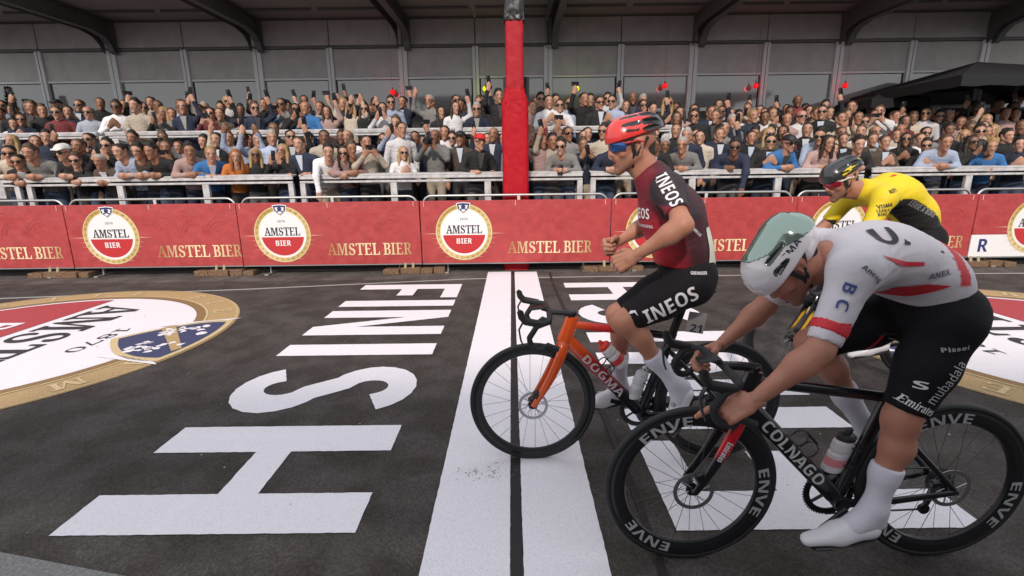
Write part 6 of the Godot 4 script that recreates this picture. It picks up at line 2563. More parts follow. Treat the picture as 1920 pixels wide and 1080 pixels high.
func figure(pose: String) -> Dictionary:
	if figures.has(pose):
		return figures[pose]
	var ang := deg_to_rad(LEANS[pose])
	var bend := func(p: Vector3) -> Vector3: return Vector3(p.x, 0.95, 0) + Basis(Vector3.RIGHT, ang) * Vector3(0, p.y - 0.95, p.z)
	var fwd: Vector3 = Basis(Vector3.RIGHT, ang) * Vector3.BACK
	var b := []
	# group 1 top, 2 legs, 0 skin
	b.append(bone(bend.call(Vector3(0, 1.0, 0)), bend.call(Vector3(0, 1.20, 0.01)), 0.150, 0.150, 1, fwd, 1.35))
	b.append(bone(bend.call(Vector3(0, 1.18, 0.01)), bend.call(Vector3(0, 1.36, 0.0)), 0.152, 0.165, 1, fwd, 1.40))
	b.append(bone(bend.call(Vector3(-0.13, 1.405, -0.01)), bend.call(Vector3(0.13, 1.405, -0.01)), 0.068, 0.068, 1))
	b.append(bone(bend.call(Vector3(0, 1.42, -0.01)), bend.call(Vector3(0, 1.47, 0.0)), 0.075, 0.062, 1))
	b.append(bone(Vector3(0, 0.93, 0), Vector3(0, 0.99, 0), 0.158, 0.150, 2, Vector3.BACK, 1.35))
	for s in [-1.0, 1.0]:
		b.append(bone(Vector3(s * 0.085, 0.90, 0), Vector3(s * 0.10, 0.50, 0.015), 0.088, 0.064, 2))
		b.append(bone(Vector3(s * 0.10, 0.50, 0.015), Vector3(s * 0.10, 0.09, -0.01), 0.062, 0.050, 2))
		b.append(bone(Vector3(s * 0.10, 0.045, -0.03), Vector3(s * 0.115, 0.040, 0.15), 0.042, 0.038, 3))
	var arms := pose_arms(pose)
	var ho := []
	for k in ["a", "b"]:
		var s := 1.0 if k == "a" else -1.0
		var q: Array = arms[k]
		var m := Vector3(s, 1, 1)
		var sh: Vector3 = bend.call(Vector3(s * 0.185, 1.395, -0.01))
		b.append(bone(sh, q[0] * m, 0.062, 0.050, 1))
		var cuff: Vector3 = (q[0] * m).lerp(q[1] * m, 0.85)
		b.append(bone(q[0] * m, cuff, 0.049, 0.037, 1))
		b.append(bone(cuff, q[1] * m, 0.030, 0.028, 0))
		# hand: palm, fingers held together, thumb
		var d: Vector3 = ((q[2] - q[1]) * m).normalized()
		var w: Vector3 = q[1] * m
		var sd_ := d.cross(Vector3.BACK).normalized()
		b.append(bone(w, w + d * 0.07, 0.034, 0.036, 0, d.cross(sd_), 1.5))
		b.append(bone(w + d * 0.07, w + d * 0.13, 0.034, 0.024, 0, d.cross(sd_), 1.7))
		b.append(bone(w + d * 0.03 - sd_ * s * 0.03, w + d * 0.075 - sd_ * s * 0.052, 0.015, 0.013, 0))
		ho.append(w + d * 0.09)
	var geos := [Geo.new(), Geo.new(), Geo.new(), Geo.new(), Geo.new()]
	pour(nets(b, 0.019, 75.0), geos)
	# head
	var H: Vector3 = bend.call(Vector3(0, 1.635, 0.02))
	var tilt := Basis(Vector3.RIGHT, ang * 0.35)
	if head_net.is_empty():
		var hb := []
		for q in head_bones(Vector3.ZERO, Vector3.BACK, Vector3.UP, Vector3(0, -0.17, -0.03)):
			if q.g != 2:
				q.g = 0
				hb.append(q)
		head_net = nets(hb, 0.0085, 140.0)
	var hn := head_net.duplicate(true)
	for i in hn.v.size():
		hn.v[i] = H + tilt * hn.v[i] * 1.03
		hn.n[i] = tilt * hn.n[i]
	pour(hn, [geos[0], geos[4], geos[3]])
	for s in [-1.0, 1.0]:
		geos[3].ball(H + tilt * Vector3(s * 0.034, 0.004, 0.0915), Vector3(0.0145, 0.0085, 0.010), 8, 6)
		geos[3].ball(H + tilt * Vector3(s * 0.035, 0.031, 0.1005), Vector3(0.021, 0.0055, 0.008), 8, 6)
	geos[4].ball(H + tilt * Vector3(0, -0.069, 0.1015), Vector3(0.024, 0.0075, 0.008), 10, 6)
	var am := ArrayMesh.new()
	var ms := [mat("skin_1", 0.4, 0.2, 0.13, 0.5), mat("cloth_black", 0.02, 0.02, 0.02), mat("leg_k", 0.02, 0.02, 0.02), mat("feature_dark", 0.025, 0.016, 0.012, 0.6), mat("lips_common", 0.26, 0.085, 0.07, 0.5)]
	for i in 5:
		geos[i].surface(am, ms[i])
	figures[pose] = {"mesh": am, "head": Transform3D(tilt.scaled(Vector3.ONE * 1.03), H), "hands": ho}
	return figures[pose]


func hair_mesh(kind: String) -> ArrayMesh:
	if hairs.has(kind):
		return hairs[kind]
	var f := Vector3.BACK
	var u := Vector3.UP
	var cuts := [[(f * 0.8 - u * 0.6).normalized(), 0.008], [(f * 0.6 - u * 0.8).normalized(), 0.004]]
	var b := [bone(f * -0.034 + u * 0.036, f * 0.024 + u * 0.040, 0.0800, 0.0765, 0, Vector3.RIGHT, 1.02, cuts)]
	if kind == "short_high":
		b.append(bone(f * 0.045 + u * 0.108, f * -0.03 + u * 0.115, 0.030, 0.034))
		b.append(bone(f * 0.03 + u * 0.105 + Vector3(0.03, 0, 0), f * -0.03 + u * 0.108 - Vector3(0.03, 0, 0), 0.028, 0.030))
	elif kind == "thin":
		b = [bone(f * -0.040 + u * 0.006, f * -0.020 + u * 0.012, 0.083, 0.083, 0, Vector3.RIGHT, 1.0, [[(f * 0.8 + u * 0.6).normalized(), 0.028], [(f * 0.6 - u * 0.8).normalized(), 0.012]])]
	elif kind == "long":
		for s in [-1.0, 1.0]:
			b.append(bone(Vector3(s * 0.060, 0.055, 0.015), Vector3(s * 0.080, -0.06, 0.010), 0.032, 0.030))
			b.append(bone(Vector3(s * 0.080, -0.06, 0.010), Vector3(s * 0.090, -0.21, 0.035), 0.032, 0.024))
		b.append(bone(Vector3(0, 0.02, -0.06), Vector3(0, -0.18, -0.07), 0.075, 0.075, 0, f, 1.7))
	elif kind == "cap":
		b = [bone(f * -0.032 + u * 0.040, f * 0.026 + u * 0.042, 0.092, 0.089, 0, Vector3.RIGHT, 1.04, [[-(u * 0.98 - f * 0.1).normalized(), -0.048]])]
		b.append(bone(Vector3(-0.035, 0.058, 0.105), Vector3(0.035, 0.058, 0.105), 0.048, 0.048, 0, (u * 0.97 + f * 0.2).normalized(), 5.5))
	var net := nets(b, 0.0085, 150.0)
	if kind != "cap":
		var fn := FastNoiseLite.new()
		fn.frequency = 26.0
		fn.fractal_octaves = 2
		for i in net.v.size():
			var p: Vector3 = net.v[i]
			net.v[i] = p + net.n[i] * (0.010 * fn.get_noise_3d(p.x, p.y * (0.35 if kind == "long" else 0.8), p.z) + 0.002)
	var geo := Geo.new()
	pour(net, [geo])
	hairs[kind] = geo.mesh(mat("hair_d", 0.014, 0.010, 0.008, 0.7))
	return hairs[kind]


func shades_mesh() -> ArrayMesh:
	var g := Geo.new()
	for s in [-1.0, 1.0]:
		g.ball(Vector3(s * 0.034, 0.004, 0.100), Vector3(0.031, 0.022, 0.009), 12, 8, Basis(Vector3.UP, s * 0.25))
		g.tube([Vector3(s * 0.062, 0.012, 0.088), Vector3(s * 0.080, 0.012, -0.01)], 0.0045, 6)
	g.tube([Vector3(-0.01, 0.012, 0.108), Vector3(0.01, 0.012, 0.108)], 0.005, 6)
	return g.mesh(mat("shades_black", 0.010, 0.010, 0.011, 0.12))


func spectacles_mesh() -> ArrayMesh:
	var g := Geo.new()
	for s in [-1.0, 1.0]:
		var r := []
		for i in 14:
			var a := TAU * i / 14.0
			r.append(Vector3(s * 0.034 + cos(a) * 0.026, 0.003 + sin(a) * 0.019, 0.103))
		g.tube(r, 0.0032, 5, Vector2.ONE, Vector3.BACK, false, true)
		g.tube([Vector3(s * 0.060, 0.008, 0.102), Vector3(s * 0.080, 0.010, -0.01)], 0.0035, 6)
	g.tube([Vector3(-0.008, 0.006, 0.106), Vector3(0.008, 0.006, 0.106)], 0.0032, 6)
	return g.mesh(mat("spectacle_frame", 0.03, 0.022, 0.018, 0.3))


func build_crowd() -> void:
	var tops := {"k": [0.013, 0.013, 0.014], "n": [0.016, 0.022, 0.045], "w": [0.66, 0.64, 0.66], "b": [0.33, 0.39, 0.52], "B": [0.030, 0.12, 0.30], "g": [0.20, 0.195, 0.19], "e": [0.42, 0.36, 0.29], "p": [0.36, 0.24, 0.225], "r": [0.17, 0.03, 0.035], "o": [0.50, 0.15, 0.025], "O": [0.075, 0.055, 0.04], "s": [0.40, 0.44, 0.52]}
	var hcol := {"d": [0.020, 0.013, 0.010], "m": [0.075, 0.043, 0.026], "l": [0.32, 0.20, 0.08], "G": [0.34, 0.32, 0.30], "D": [0.022, 0.013, 0.009], "L": [0.36, 0.24, 0.11], "R": [0.28, 0.095, 0.03], "C": [0.62, 0.60, 0.58], "c": [0.015, 0.015, 0.018], "q": [0.55, 0.02, 0.02]}
	var skins := [[0.42, 0.225, 0.150], [0.38, 0.19, 0.12], [0.46, 0.25, 0.175], [0.30, 0.145, 0.088], [0.20, 0.095, 0.055]]
	var legs := {"k": [0.015, 0.015, 0.017], "n": [0.018, 0.025, 0.05], "g": [0.10, 0.10, 0.105], "j": [0.05, 0.075, 0.13], "e": [0.36, 0.30, 0.23]}
	var shades := shades_mesh()
	var specs := spectacles_mesh()
	var phone := Geo.new()
	phone.box(Vector3.ZERO, Vector3(0.076, 0.155, 0.010), Basis(), 0.004)
	var phone_mesh := phone.mesh(mat("phone_black", 0.012, 0.012, 0.014, 0.25))
	var lens := Geo.new()
	lens.box(Vector3(-0.017, 0.052, 0.0055), Vector3(0.030, 0.034, 0.003), Basis(), 0.001)
	var lens_mesh := lens.mesh(mat("phone_lens", 0.06, 0.06, 0.065, 0.15))
	var cam := Geo.new()
	cam.box(Vector3(0, 0, 0), Vector3(0.14, 0.10, 0.06), Basis(), 0.008)
	cam.box(Vector3(0, 0.06, 0), Vector3(0.05, 0.03, 0.05), Basis(), 0.006)
	var cam_mesh := cam.mesh(mat("phone_black", 0.012, 0.012, 0.014, 0.25))
	var tele := Geo.new()
	tele.lathe([Vector2(0.0, 0.03), Vector2(0.036, 0.03), Vector2(0.036, 0.10), Vector2(0.044, 0.11), Vector2(0.044, 0.16), Vector2(0.036, 0.16), Vector2(0.034, 0.14), Vector2(0.0, 0.14)], Vector3.ZERO, Vector3.BACK, 20)
	var tele_mesh := tele.mesh(mat("lens_black", 0.02, 0.02, 0.022, 0.3))
	var bib := Geo.new()
	bib.poly(PackedVector2Array([Vector2(-0.055, 0.0), Vector2(0.055, 0.0), Vector2(0.012, -0.24), Vector2(-0.012, -0.24)]), Vector3(0, 1.475, 0.128), Vector3.RIGHT, Vector3.UP, 0.012)
	var bib_mesh := bib.mesh(mat("shirt_pale", 0.50, 0.56, 0.66, 0.7))
	var num := Geo.new()
	letter(num, "0", Vector3(0, 1.25, 0.150), Vector3.RIGHT, Vector3.UP, 0.20, 0.13)
	var num_mesh := num.mesh(mat("shirt_number", 0.55, 0.06, 0.02, 0.7))
	for i in PEOPLE.size():
		var q: Array = PEOPLE[i]
		var fg := figure(q[6])
		var row: Array = ROWS[q[1]]
		var group := "spectators on the lower terrace" if (q[1] as String).begins_with("L") else ("spectators on the upper terrace" if (q[1] as String).begins_with("U") else "spectators in the right stand")
		var t := thing("person", Vector3(q[0], row[1], row[0]), q[12], "person", group)
		t.rotation = Vector3(0, q[9], rng.randf_range(-0.045, 0.045))
		var long: bool = q[4] in ["D", "L", "R"]
		var sc: float = q[2]
		var wide := rng.randf_range(0.93, 1.10) * (0.90 if long else 1.0)
		t.scale = Vector3(sc * lerpf(1.0, wide, 0.6), sc, sc * lerpf(1.0, wide, 0.6))
		var body := part("body", fg.mesh, null, t)
		var vr := i % 3
		var k: float = [0.85, 1.0, 1.22][vr]
		var sk: Array = skins[q[7]]
		body.set_surface_override_material(0, mat("skin_%d" % q[7], sk[0], sk[1], sk[2], 0.5))
		var c: Array = tops[q[3]]
		var cm := mat("cloth_%s%d" % [q[3], vr], minf(c[0] * k, 0.74), minf(c[1] * k, 0.72), minf(c[2] * k, 0.74), 0.85)
		if cm.normal_texture == null:
			textured(cm, null, 3.0, crowd_bump(), 0.8)
		body.set_surface_override_material(1, cm)
		var lg: Array = legs[q[8]]
		body.set_surface_override_material(2, mat("leg_%s" % q[8], lg[0], lg[1], lg[2], 0.85))
		var hk: String = q[4]
		var kind := "long" if long else ("cap" if hk in ["C", "c", "q"] else ("thin" if hk == "x" else ("short_high" if i % 2 else "short")))
		var hc: Array = hcol.get(hk, [0.10, 0.075, 0.055])
		var hair := part("hair" if kind != "cap" else "cap", hair_mesh(kind), null, t)
		hair.transform = fg.head
		hair.set_surface_override_material(0, mat("hair_" + hk, hc[0], hc[1], hc[2], 0.55))
		if q[5] > 0:
			var gl := part("sunglasses" if q[5] == 1 else "glasses", shades if q[5] == 1 else specs, null, t)
			gl.transform = fg.head
		if q[11] == "suit" or (q[11] == "jacket" and i % 5 != 0):
			var bb := part("shirt_front", bib_mesh, null, t)
			var bc: Array = [[0.55, 0.57, 0.62], [0.30, 0.29, 0.28], [0.50, 0.56, 0.66], [0.06, 0.06, 0.065]][i % 4]
			bb.set_surface_override_material(0, mat("shirt_front_%d" % (i % 4), bc[0], bc[1], bc[2], 0.8))
			bb.rotation.x = deg_to_rad(LEANS[q[6]])
			bb.position = Vector3(0, 0.95, 0) - bb.basis * Vector3(0, 0.95, 0)
		elif q[11] == "number":
			part("shirt_number", num_mesh, null, t)
		if q[10] != "":
			var at := Vector3.ZERO
			if q[6] == "t":
				at = (fg.hands[0] + fg.hands[1]) / 2.0 + Vector3(0, 0.03, 0.02)
			elif q[6] == "F":
				at = fg.hands[1] + Vector3(0, 0.06, 0.01)
			else:
				at = fg.hands[0] + Vector3(0, 0.06 if q[6] == "f" else 0.0, 0.02)
			var wp: Vector3 = t.transform * at
			var who: String = q[12]
			var lab := who.replace(" holding up phone", "").replace(" filming", "").replace("person in ", "")
			var o: Node3D
			if q[10] == "camera":
				o = thing("photo_camera", wp, "black camera with lens held to the face by a photographer, lower terrace", "camera")
				part("camera_body", cam_mesh, null, o)
				part("lens", tele_mesh, null, o)
			else:
				o = thing("phone", wp, "phone held by " + lab, "phone", "phones held up in the crowd")
				part("case", phone_mesh, null, o)
				part("lens_bump", lens_mesh, null, o)
			o.rotation = Vector3(0.1, q[9], [0.1, -0.12, PI / 2.0, 0.25][i % 4] if q[10] == "phone" else 0.0)


func crowd_bump() -> NoiseTexture2D:
	if not text_cache.has("crowd_bump"):
		text_cache["crowd_bump"] = bump_tex(0.03, 10.0, 256, 3, 44)
	return text_cache["crowd_bump"]


# x, row, size, top, hair, glasses, pose, skin, legs, turn, held, garment, label
const PEOPLE := [
	[-10.20, "U1", 0.952, "g", "d", 0, "d", 1, "j", 0.36, "", "sweater", "person in grey sweater watching, upper middle row, above first hoarding"],
	[-9.93, "U1", 0.981, "k", "d", 0, "d", 0, "j", 0.62, "", "jacket", "person in black jacket watching, upper middle row, above first hoarding"],
	[-9.51, "U0", 0.907, "n", "m", 1, "c", 1, "k", 0.54, "", "sweater", "person in navy sweater and sunglasses clapping, upper front row, above first hoarding"],
	[-9.57, "U1", 1.015, "O", "m", 0, "F", 1, "k", 0.13, "phone", "jacket", "person in olive-brown jacket holding up phone, upper middle row, above first hoarding"],
	[-9.62, "U0", 0.860, "w", "d", 0, "r", 0, "k", 0.52, "", "shirt", "person in white shirt hands on rail, upper front row, above first hoarding"],
	[-9.31, "U1", 0.976, "k", "m", 0, "d", 0, "j", 0.75, "", "sweater", "person in black sweater watching, upper middle row, above first hoarding"],
	[-9.41, "U2", 0.992, "k", "c", 0, "d", 1, "g", 0.09, "", "jacket", "person in black jacket and dark cap watching, upper back row, above first hoarding"],
	[-8.59, "U0", 0.977, "r", "m", 1, "r", 0, "g", 0.36, "", "sweater", "person in dark-red sweater and sunglasses hands on rail, upper front row, above first hoarding"],
	[-8.87, "U1", 0.961, "n", "d", 0, "d", 0, "n", 0.49, "", "sweater", "person in navy sweater watching, upper middle row, above first hoarding"],
	[-8.09, "U0", 0.974, "s", "x", 1, "r", 0, "k", 0.30, "", "shirt", "person in striped shirt and sunglasses hands on rail, upper front row, above second hoarding"],
	[-8.63, "U2", 1.012, "k", "m", 0, "d", 3, "j", 0.53, "", "jacket", "left person in black jacket watching, upper back row, above second hoarding"],
	[-7.61, "U0", 1.030, "w", "d", 1, "c", 4, "j", 0.35, "", "shirt", "person in white shirt and sunglasses clapping, upper front row, above second hoarding"],
	[-8.13, "U2", 0.983, "b", "m", 0, "d", 1, "n", 0.24, "", "shirt", "person in light-blue shirt watching, upper back row, above second hoarding"],
	[-7.14, "U0", 1.043, "e", "d", 0, "r", 2, "e", 0.01, "", "shirt", "person in beige shirt hands on rail, upper front row, above second hoarding"],
	[-7.38, "U1", 0.993, "k", "d", 1, "F", 2, "k", 0.68, "phone", "sweater", "person in black sweater and sunglasses holding up phone, upper middle row, above second hoarding"],
	[-6.69, "U0", 0.959, "k", "L", 0, "t", 3, "n", 0.01, "phone", "top", "person in black top filming, upper front row, above second hoarding"],
	[-6.55, "U0", 0.946, "g", "m", 0, "d", 1, "e", 0.54, "", "sweater", "person in grey sweater watching, upper front row, above second hoarding"],
	[-6.20, "U0", 1.020, "n", "x", 2, "f", 0, "j", 0.24, "phone", "suit", "person in navy suit and glasses holding up phone, upper front row, above second hoarding"],
	[-5.78, "U0", 0.946, "r", "d", 1, "t", 2, "e", 0.15, "phone", "sweater", "person in dark-red sweater and sunglasses filming, upper front row, above second hoarding"],
	[-5.75, "U1", 0.982, "k", "d", 0, "f", 0, "g", 0.35, "phone", "jacket", "person in black jacket holding up phone, upper middle row, above second hoarding"],
	[-5.57, "U0", 0.939, "O", "m", 0, "d", 0, "g", 0.26, "", "sweater", "person in olive-brown sweater watching, upper front row, above second hoarding"],
	[-5.47, "U1", 0.955, "n", "d", 0, "f", 4, "g", 0.40, "phone", "sweater", "person in navy sweater holding up phone, upper middle row, above second hoarding"],
	[-5.20, "U0", 0.865, "g", "c", 0, "d", 2, "k", 0.44, "", "sweater", "person in grey sweater and dark cap watching, upper front row, above third hoarding"],
	[-4.87, "U0", 0.993, "n", "m", 1, "f", 0, "e", 0.61, "phone", "jacket", "person in navy jacket and sunglasses holding up phone, upper front row, above third hoarding"],
	[-5.15, "U2", 0.975, "k", "d", 0, "F", 1, "n", -0.11, "phone", "sweater", "person in black sweater holding up phone, upper back row, above third hoarding"],
	[-4.73, "U1", 0.981, "B", "x", 1, "d", 4, "k", 0.15, "", "shirt", "person in blue shirt and sunglasses watching, upper middle row, above third hoarding"],
	[-4.51, "U1", 1.016, "g", "d", 1, "t", 3, "g", -0.05, "phone", "sweater", "person in grey sweater and sunglasses filming, upper middle row, above third hoarding"],
	[-4.22, "U0", 0.982, "k", "D", 1, "t", 3, "g", 0.53, "phone", "top", "person in black top and sunglasses filming, upper front row, above third hoarding"],
	[-4.30, "U2", 1.007, "n", "d", 0, "d", 3, "n", 0.39, "", "sweater", "person in navy sweater watching, upper back row, above third hoarding"],
	[-3.84, "U0", 0.997, "B", "x", 0, "c", 1, "n", -0.10, "", "shirt", "person in blue shirt clapping, upper front row, above third hoarding"],
	[-3.77, "U1", 0.974, "e", "m", 0, "f", 1, "k", -0.04, "phone", "shirt", "right person in beige shirt holding up phone, upper middle row, above third hoarding"],
	[-3.47, "U0", 0.947, "p", "D", 0, "f", 1, "g", 0.16, "phone", "top", "person in pink top holding up phone, upper front row, above third hoarding"],
	[-3.10, "U0", 0.992, "e", "L", 0, "h", 1, "j", -0.03, "", "shirt", "person in beige shirt arms raised, upper front row, above third hoarding"],
	[-2.88, "U0", 0.973, "k", "D", 1, "h", 2, "n", 0.17, "", "top", "person in black top and sunglasses arms raised, upper front row, above third hoarding"],
	[-2.86, "U1", 0.936, "n", "m", 0, "F", 0, "e", 0.30, "phone", "jacket", "person in navy jacket holding up phone, upper middle row, above third hoarding"],
	[-2.74, "U1", 0.997, "k", "d", 1, "d", 3, "j", 0.47, "", "sweater", "person in black sweater and sunglasses watching, upper middle row, above third hoarding"],
	[-2.43, "U0", 0.975, "w", "d", 0, "t", 0, "e", 0.04, "phone", "shirt", "person in white shirt filming, upper front row, above third hoarding"],
	[-2.36, "U1", 1.019, "b", "d", 1, "d", 0, "n", 0.23, "", "shirt", "person in light-blue shirt and sunglasses watching, upper middle row, above third hoarding"],
	[-2.27, "U2", 0.980, "n", "d", 0, "f", 1, "k", -0.25, "phone", "jacket", "person in navy jacket holding up phone, upper back row, above third hoarding"],
	[-2.03, "L2", 1.120, "b", "m", 0, "t", 0, "k", -0.03, "phone", "shirt", "person in light-blue shirt filming, lower back row, above third hoarding"],
	[-1.59, "U1", 1.032, "g", "G", 2, "F", 1, "k", -0.34, "", "sweater", "person in grey sweater and glasses holding up phone, upper middle row, above fourth hoarding"],
	[-1.30, "U0", 0.926, "k", "D", 0, "d", 0, "k", 0.44, "", "top", "person in black top watching, upper front row, above fourth hoarding"],
	[-1.17, "U2", 0.991, "k", "d", 1, "d", 1, "g", 0.37, "", "sweater", "person in black sweater and sunglasses watching, upper back row, above fourth hoarding"],
	[-1.06, "U0", 0.977, "w", "D", 0, "f", 2, "e", 0.43, "phone", "shirt", "person in white shirt holding up phone, upper front row, above fourth hoarding"],
	[-0.95, "U1", 0.978, "n", "d", 0, "d", 4, "e", -0.27, "", "sweater", "person in navy sweater watching, upper middle row, above fourth hoarding"],
	[-0.64, "U0", 0.955, "n", "G", 1, "r", 0, "n", 0.02, "", "suit", "person in navy suit and sunglasses hands on rail, upper front row, above fourth hoarding"],
	[-0.65, "U2", 0.981, "n", "d", 0, "f", 2, "e", -0.30, "phone", "jacket", "person in navy jacket holding up phone, upper back row, above fourth hoarding"],
	[-0.22, "U1", 1.077, "k", "d", 0, "F", 0, "n", 0.29, "phone", "jacket", "person in black jacket holding up phone, upper middle row, above fourth hoarding"],
	[0.35, "U0", 0.973, "p", "m", 0, "d", 2, "n", 0.36, "", "sweater", "person in pink sweater watching, upper front row, above fourth hoarding"],
	[0.52, "U1", 1.035, "O", "d", 1, "d", 2, "k", 0.13, "", "sweater", "person in olive-brown sweater and sunglasses watching, upper middle row, above fourth hoarding"],
	[0.78, "U0", 1.028, "w", "d", 0, "c", 2, "j", 0.13, "", "shirt", "person in white shirt clapping, upper front row, above fourth hoarding"],
	[0.97, "U2", 0.975, "e", "d", 0, "F", 2, "n", 0.29, "phone", "shirt", "person in beige shirt holding up phone, upper back row, above fourth hoarding"],
	[1.00, "U0", 0.986, "w", "d", 1, "c", 2, "n", -0.02, "", "shirt", "person in white shirt and sunglasses clapping, upper front row, above fourth hoarding"],
	[1.18, "U1", 0.981, "b", "m", 1, "d", 1, "n", 0.04, "", "shirt", "person in light-blue shirt and sunglasses watching, upper middle row, above fourth hoarding"],
	[1.51, "U1", 1.034, "k", "d", 0, "F", 1, "n", 0.19, "phone", "sweater", "person in black sweater holding up phone, upper middle row, above fourth hoarding"],
	[1.68, "U2", 0.977, "n", "d", 0, "d", 0, "k", -0.07, "", "jacket", "person in navy jacket watching, upper back row, above fourth hoarding"],
	[1.71, "U0", 1.010, "k", "d", 1, "d", 1, "j", 0.16, "", "jacket", "person in black jacket and sunglasses watching, upper front row, above fourth hoarding"],
	[2.03, "U2", 0.987, "w", "d", 1, "f", 2, "j", -0.15, "phone", "shirt", "person in white shirt and sunglasses holding up phone, upper back row, above fourth hoarding"],
	[1.97, "U0", 1.020, "b", "d", 1, "c", 0, "n", -0.45, "", "shirt", "person in light-blue shirt and sunglasses clapping, upper front row, above fifth hoarding"],
	[2.51, "U1", 1.039, "n", "x", 0, "d", 4, "k", -0.15, "", "jacket", "person in navy jacket watching, upper middle row, above fifth hoarding"],
	[2.25, "U1", 0.943, "g", "m", 0, "d", 2, "k", -0.13, "", "sweater", "person in grey sweater watching, upper middle row, above fifth hoarding"],
	[2.68, "U1", 0.952, "k", "D", 1, "t", 0, "j", 0.15, "phone", "top", "person in black top and sunglasses filming, upper middle row, above fifth hoarding"],
	[2.94, "U0", 0.995, "k", "L", 1, "c", 1, "e", 0.09, "", "top", "person in black top and sunglasses clapping, upper front row, above fifth hoarding"],
	[2.72, "U0", 0.932, "n", "d", 0, "f", 2, "k", 0.19, "phone", "jacket", "person in navy jacket holding up phone, upper front row, above fifth hoarding"],
	[3.13, "R3", 0.991, "w", "D", 0, "d", 3, "e", 0.10, "", "shirt", "person in white shirt watching, right stand front, above fifth hoarding"],
	[3.40, "R4", 1.025, "p", "D", 0, "d", 0, "n", -0.25, "", "top", "person in pink top watching, right stand middle, above fifth hoarding"],
	[3.73, "R5", 1.007, "n", "D", 0, "d", 1, "k", -0.46, "", "top", "person in navy top watching, right stand upper, above fifth hoarding"],
	[3.50, "R3", 1.012, "k", "d", 1, "d", 1, "e", -0.47, "", "sweater", "person in black sweater and sunglasses watching, right stand front, above fifth hoarding"],
	[3.88, "R4", 1.027, "n", "m", 0, "f", 1, "k", -0.06, "phone", "jacket", "person in navy jacket holding up phone, right stand middle, above fifth hoarding"],
	[4.51, "R6", 1.020, "k", "D", 0, "d", 0, "n", -0.63, "", "top", "person in black top watching, right stand top, above fifth hoarding"],
	[4.23, "R5", 0.991, "r", "m", 0, "d", 1, "n", -0.27, "", "sweater", "person in dark-red sweater watching, right stand upper, above fifth hoarding"],
	[3.82, "R3", 1.004, "k", "m", 0, "d", 1, "j", -0.59, "", "jacket", "person in black jacket watching, right stand front, above fifth hoarding"],
	[4.43, "R5", 0.989, "b", "d", 1, "d", 3, "n", -0.42, "", "shirt", "person in light-blue shirt and sunglasses watching, right stand upper, above fifth hoarding"],
	[3.96, "R3", 0.991, "n", "m", 1, "d", 4, "j", -0.57, "", "sweater", "person in navy sweater and sunglasses watching, right stand front, above fifth hoarding"],
	[4.57, "R5", 0.956, "O", "d", 0, "c", 1, "n", 0.05, "", "sweater", "person in olive-brown sweater clapping, right stand upper, above fifth hoarding"],
	[4.57, "R4", 0.974, "w", "d", 0, "d", 0, "e", -0.21, "", "shirt", "person in white shirt watching, right stand middle, above fifth hoarding"],
	[4.54, "R3", 1.004, "n", "l", 0, "d", 1, "n", 0.01, "", "sweater", "person in navy sweater watching, right stand front, above fifth hoarding"],
	[5.15, "R6", 0.975, "e", "m", 0, "t", 0, "k", -0.56, "phone", "shirt", "person in beige shirt filming, right stand top, above fifth hoarding"],
	[4.77, "R3", 0.985, "w", "d", 0, "c", 4, "k", -0.38, "", "shirt", "person in white shirt clapping, right stand front, above fifth hoarding"],
	[5.16, "R4", 1.000, "e", "m", 0, "t", 0, "n", 0.06, "phone", "shirt", "person in beige shirt filming, right stand middle, above fifth hoarding"],
	[5.38, "R6", 0.947, "k", "d", 0, "F", 0, "e", -0.53, "phone", "jacket", "person in black jacket holding up phone, right stand top, above fifth hoarding"],
	[4.20, "R3", 0.949, "g", "G", 0, "d", 0, "e", -0.16, "", "sweater", "person in grey sweater watching, right stand front, above fifth hoarding"],
	[5.21, "R3", 0.965, "p", "x", 0, "d", 1, "g", -0.41, "", "sweater", "person in pink sweater watching, right stand front, above fifth hoarding"],
	[6.23, "R6", 1.067, "r", "x", 0, "d", 4, "n", -0.35, "", "sweater", "left person in dark-red sweater watching, right stand top, above sixth hoarding"],
	[5.40, "R3", 0.992, "w", "x", 1, "d", 2, "n", -0.10, "", "shirt", "person in white shirt and sunglasses watching, right stand front, above sixth hoarding"],
	[6.02, "R4", 0.994, "g", "m", 0, "d", 1, "j", -0.02, "", "sweater", "left person in grey sweater watching, right stand middle, above sixth hoarding"],
	[5.87, "R3", 1.041, "k", "d", 1, "d", 0, "n", -0.61, "", "jacket", "left person in black jacket and sunglasses watching, right stand front, above sixth hoarding"],
	[6.86, "R6", 0.996, "n", "d", 0, "f", 2, "k", -0.40, "phone", "jacket", "person in navy jacket holding up phone, right stand top, above sixth hoarding"],
	[6.12, "R3", 0.970, "e", "d", 0, "t", 1, "j", 0.03, "phone", "shirt", "person in beige shirt filming, right stand front, above sixth hoarding"],
	[7.31, "R6", 0.973, "k", "d", 0, "d", 4, "n", -0.66, "", "sweater", "person in black sweater watching, right stand top, above sixth hoarding"],
	[7.42, "R6", 0.972, "r", "m", 0, "d", 0, "j", -0.16, "", "sweater", "right person in dark-red sweater watching, right stand top, above sixth hoarding"],
	[6.62, "R4", 0.971, "k", "m", 0, "d", 1, "n", -0.01, "", "jacket", "person in black jacket watching, right stand middle, above sixth hoarding"],
	[6.43, "R3", 0.973, "e", "d", 0, "c", 3, "j", -0.15, "", "shirt", "person in beige shirt clapping, right stand front, above sixth hoarding"],
	[7.87, "R6", 0.989, "g", "m", 1, "d", 2, "j", -0.46, "", "sweater", "person in grey sweater and sunglasses watching, right stand top, above sixth hoarding"],
	[7.36, "R4", 1.015, "w", "m", 2, "t", 2, "k", -0.71, "phone", "shirt", "person in white shirt and glasses filming, right stand middle, above sixth hoarding"],
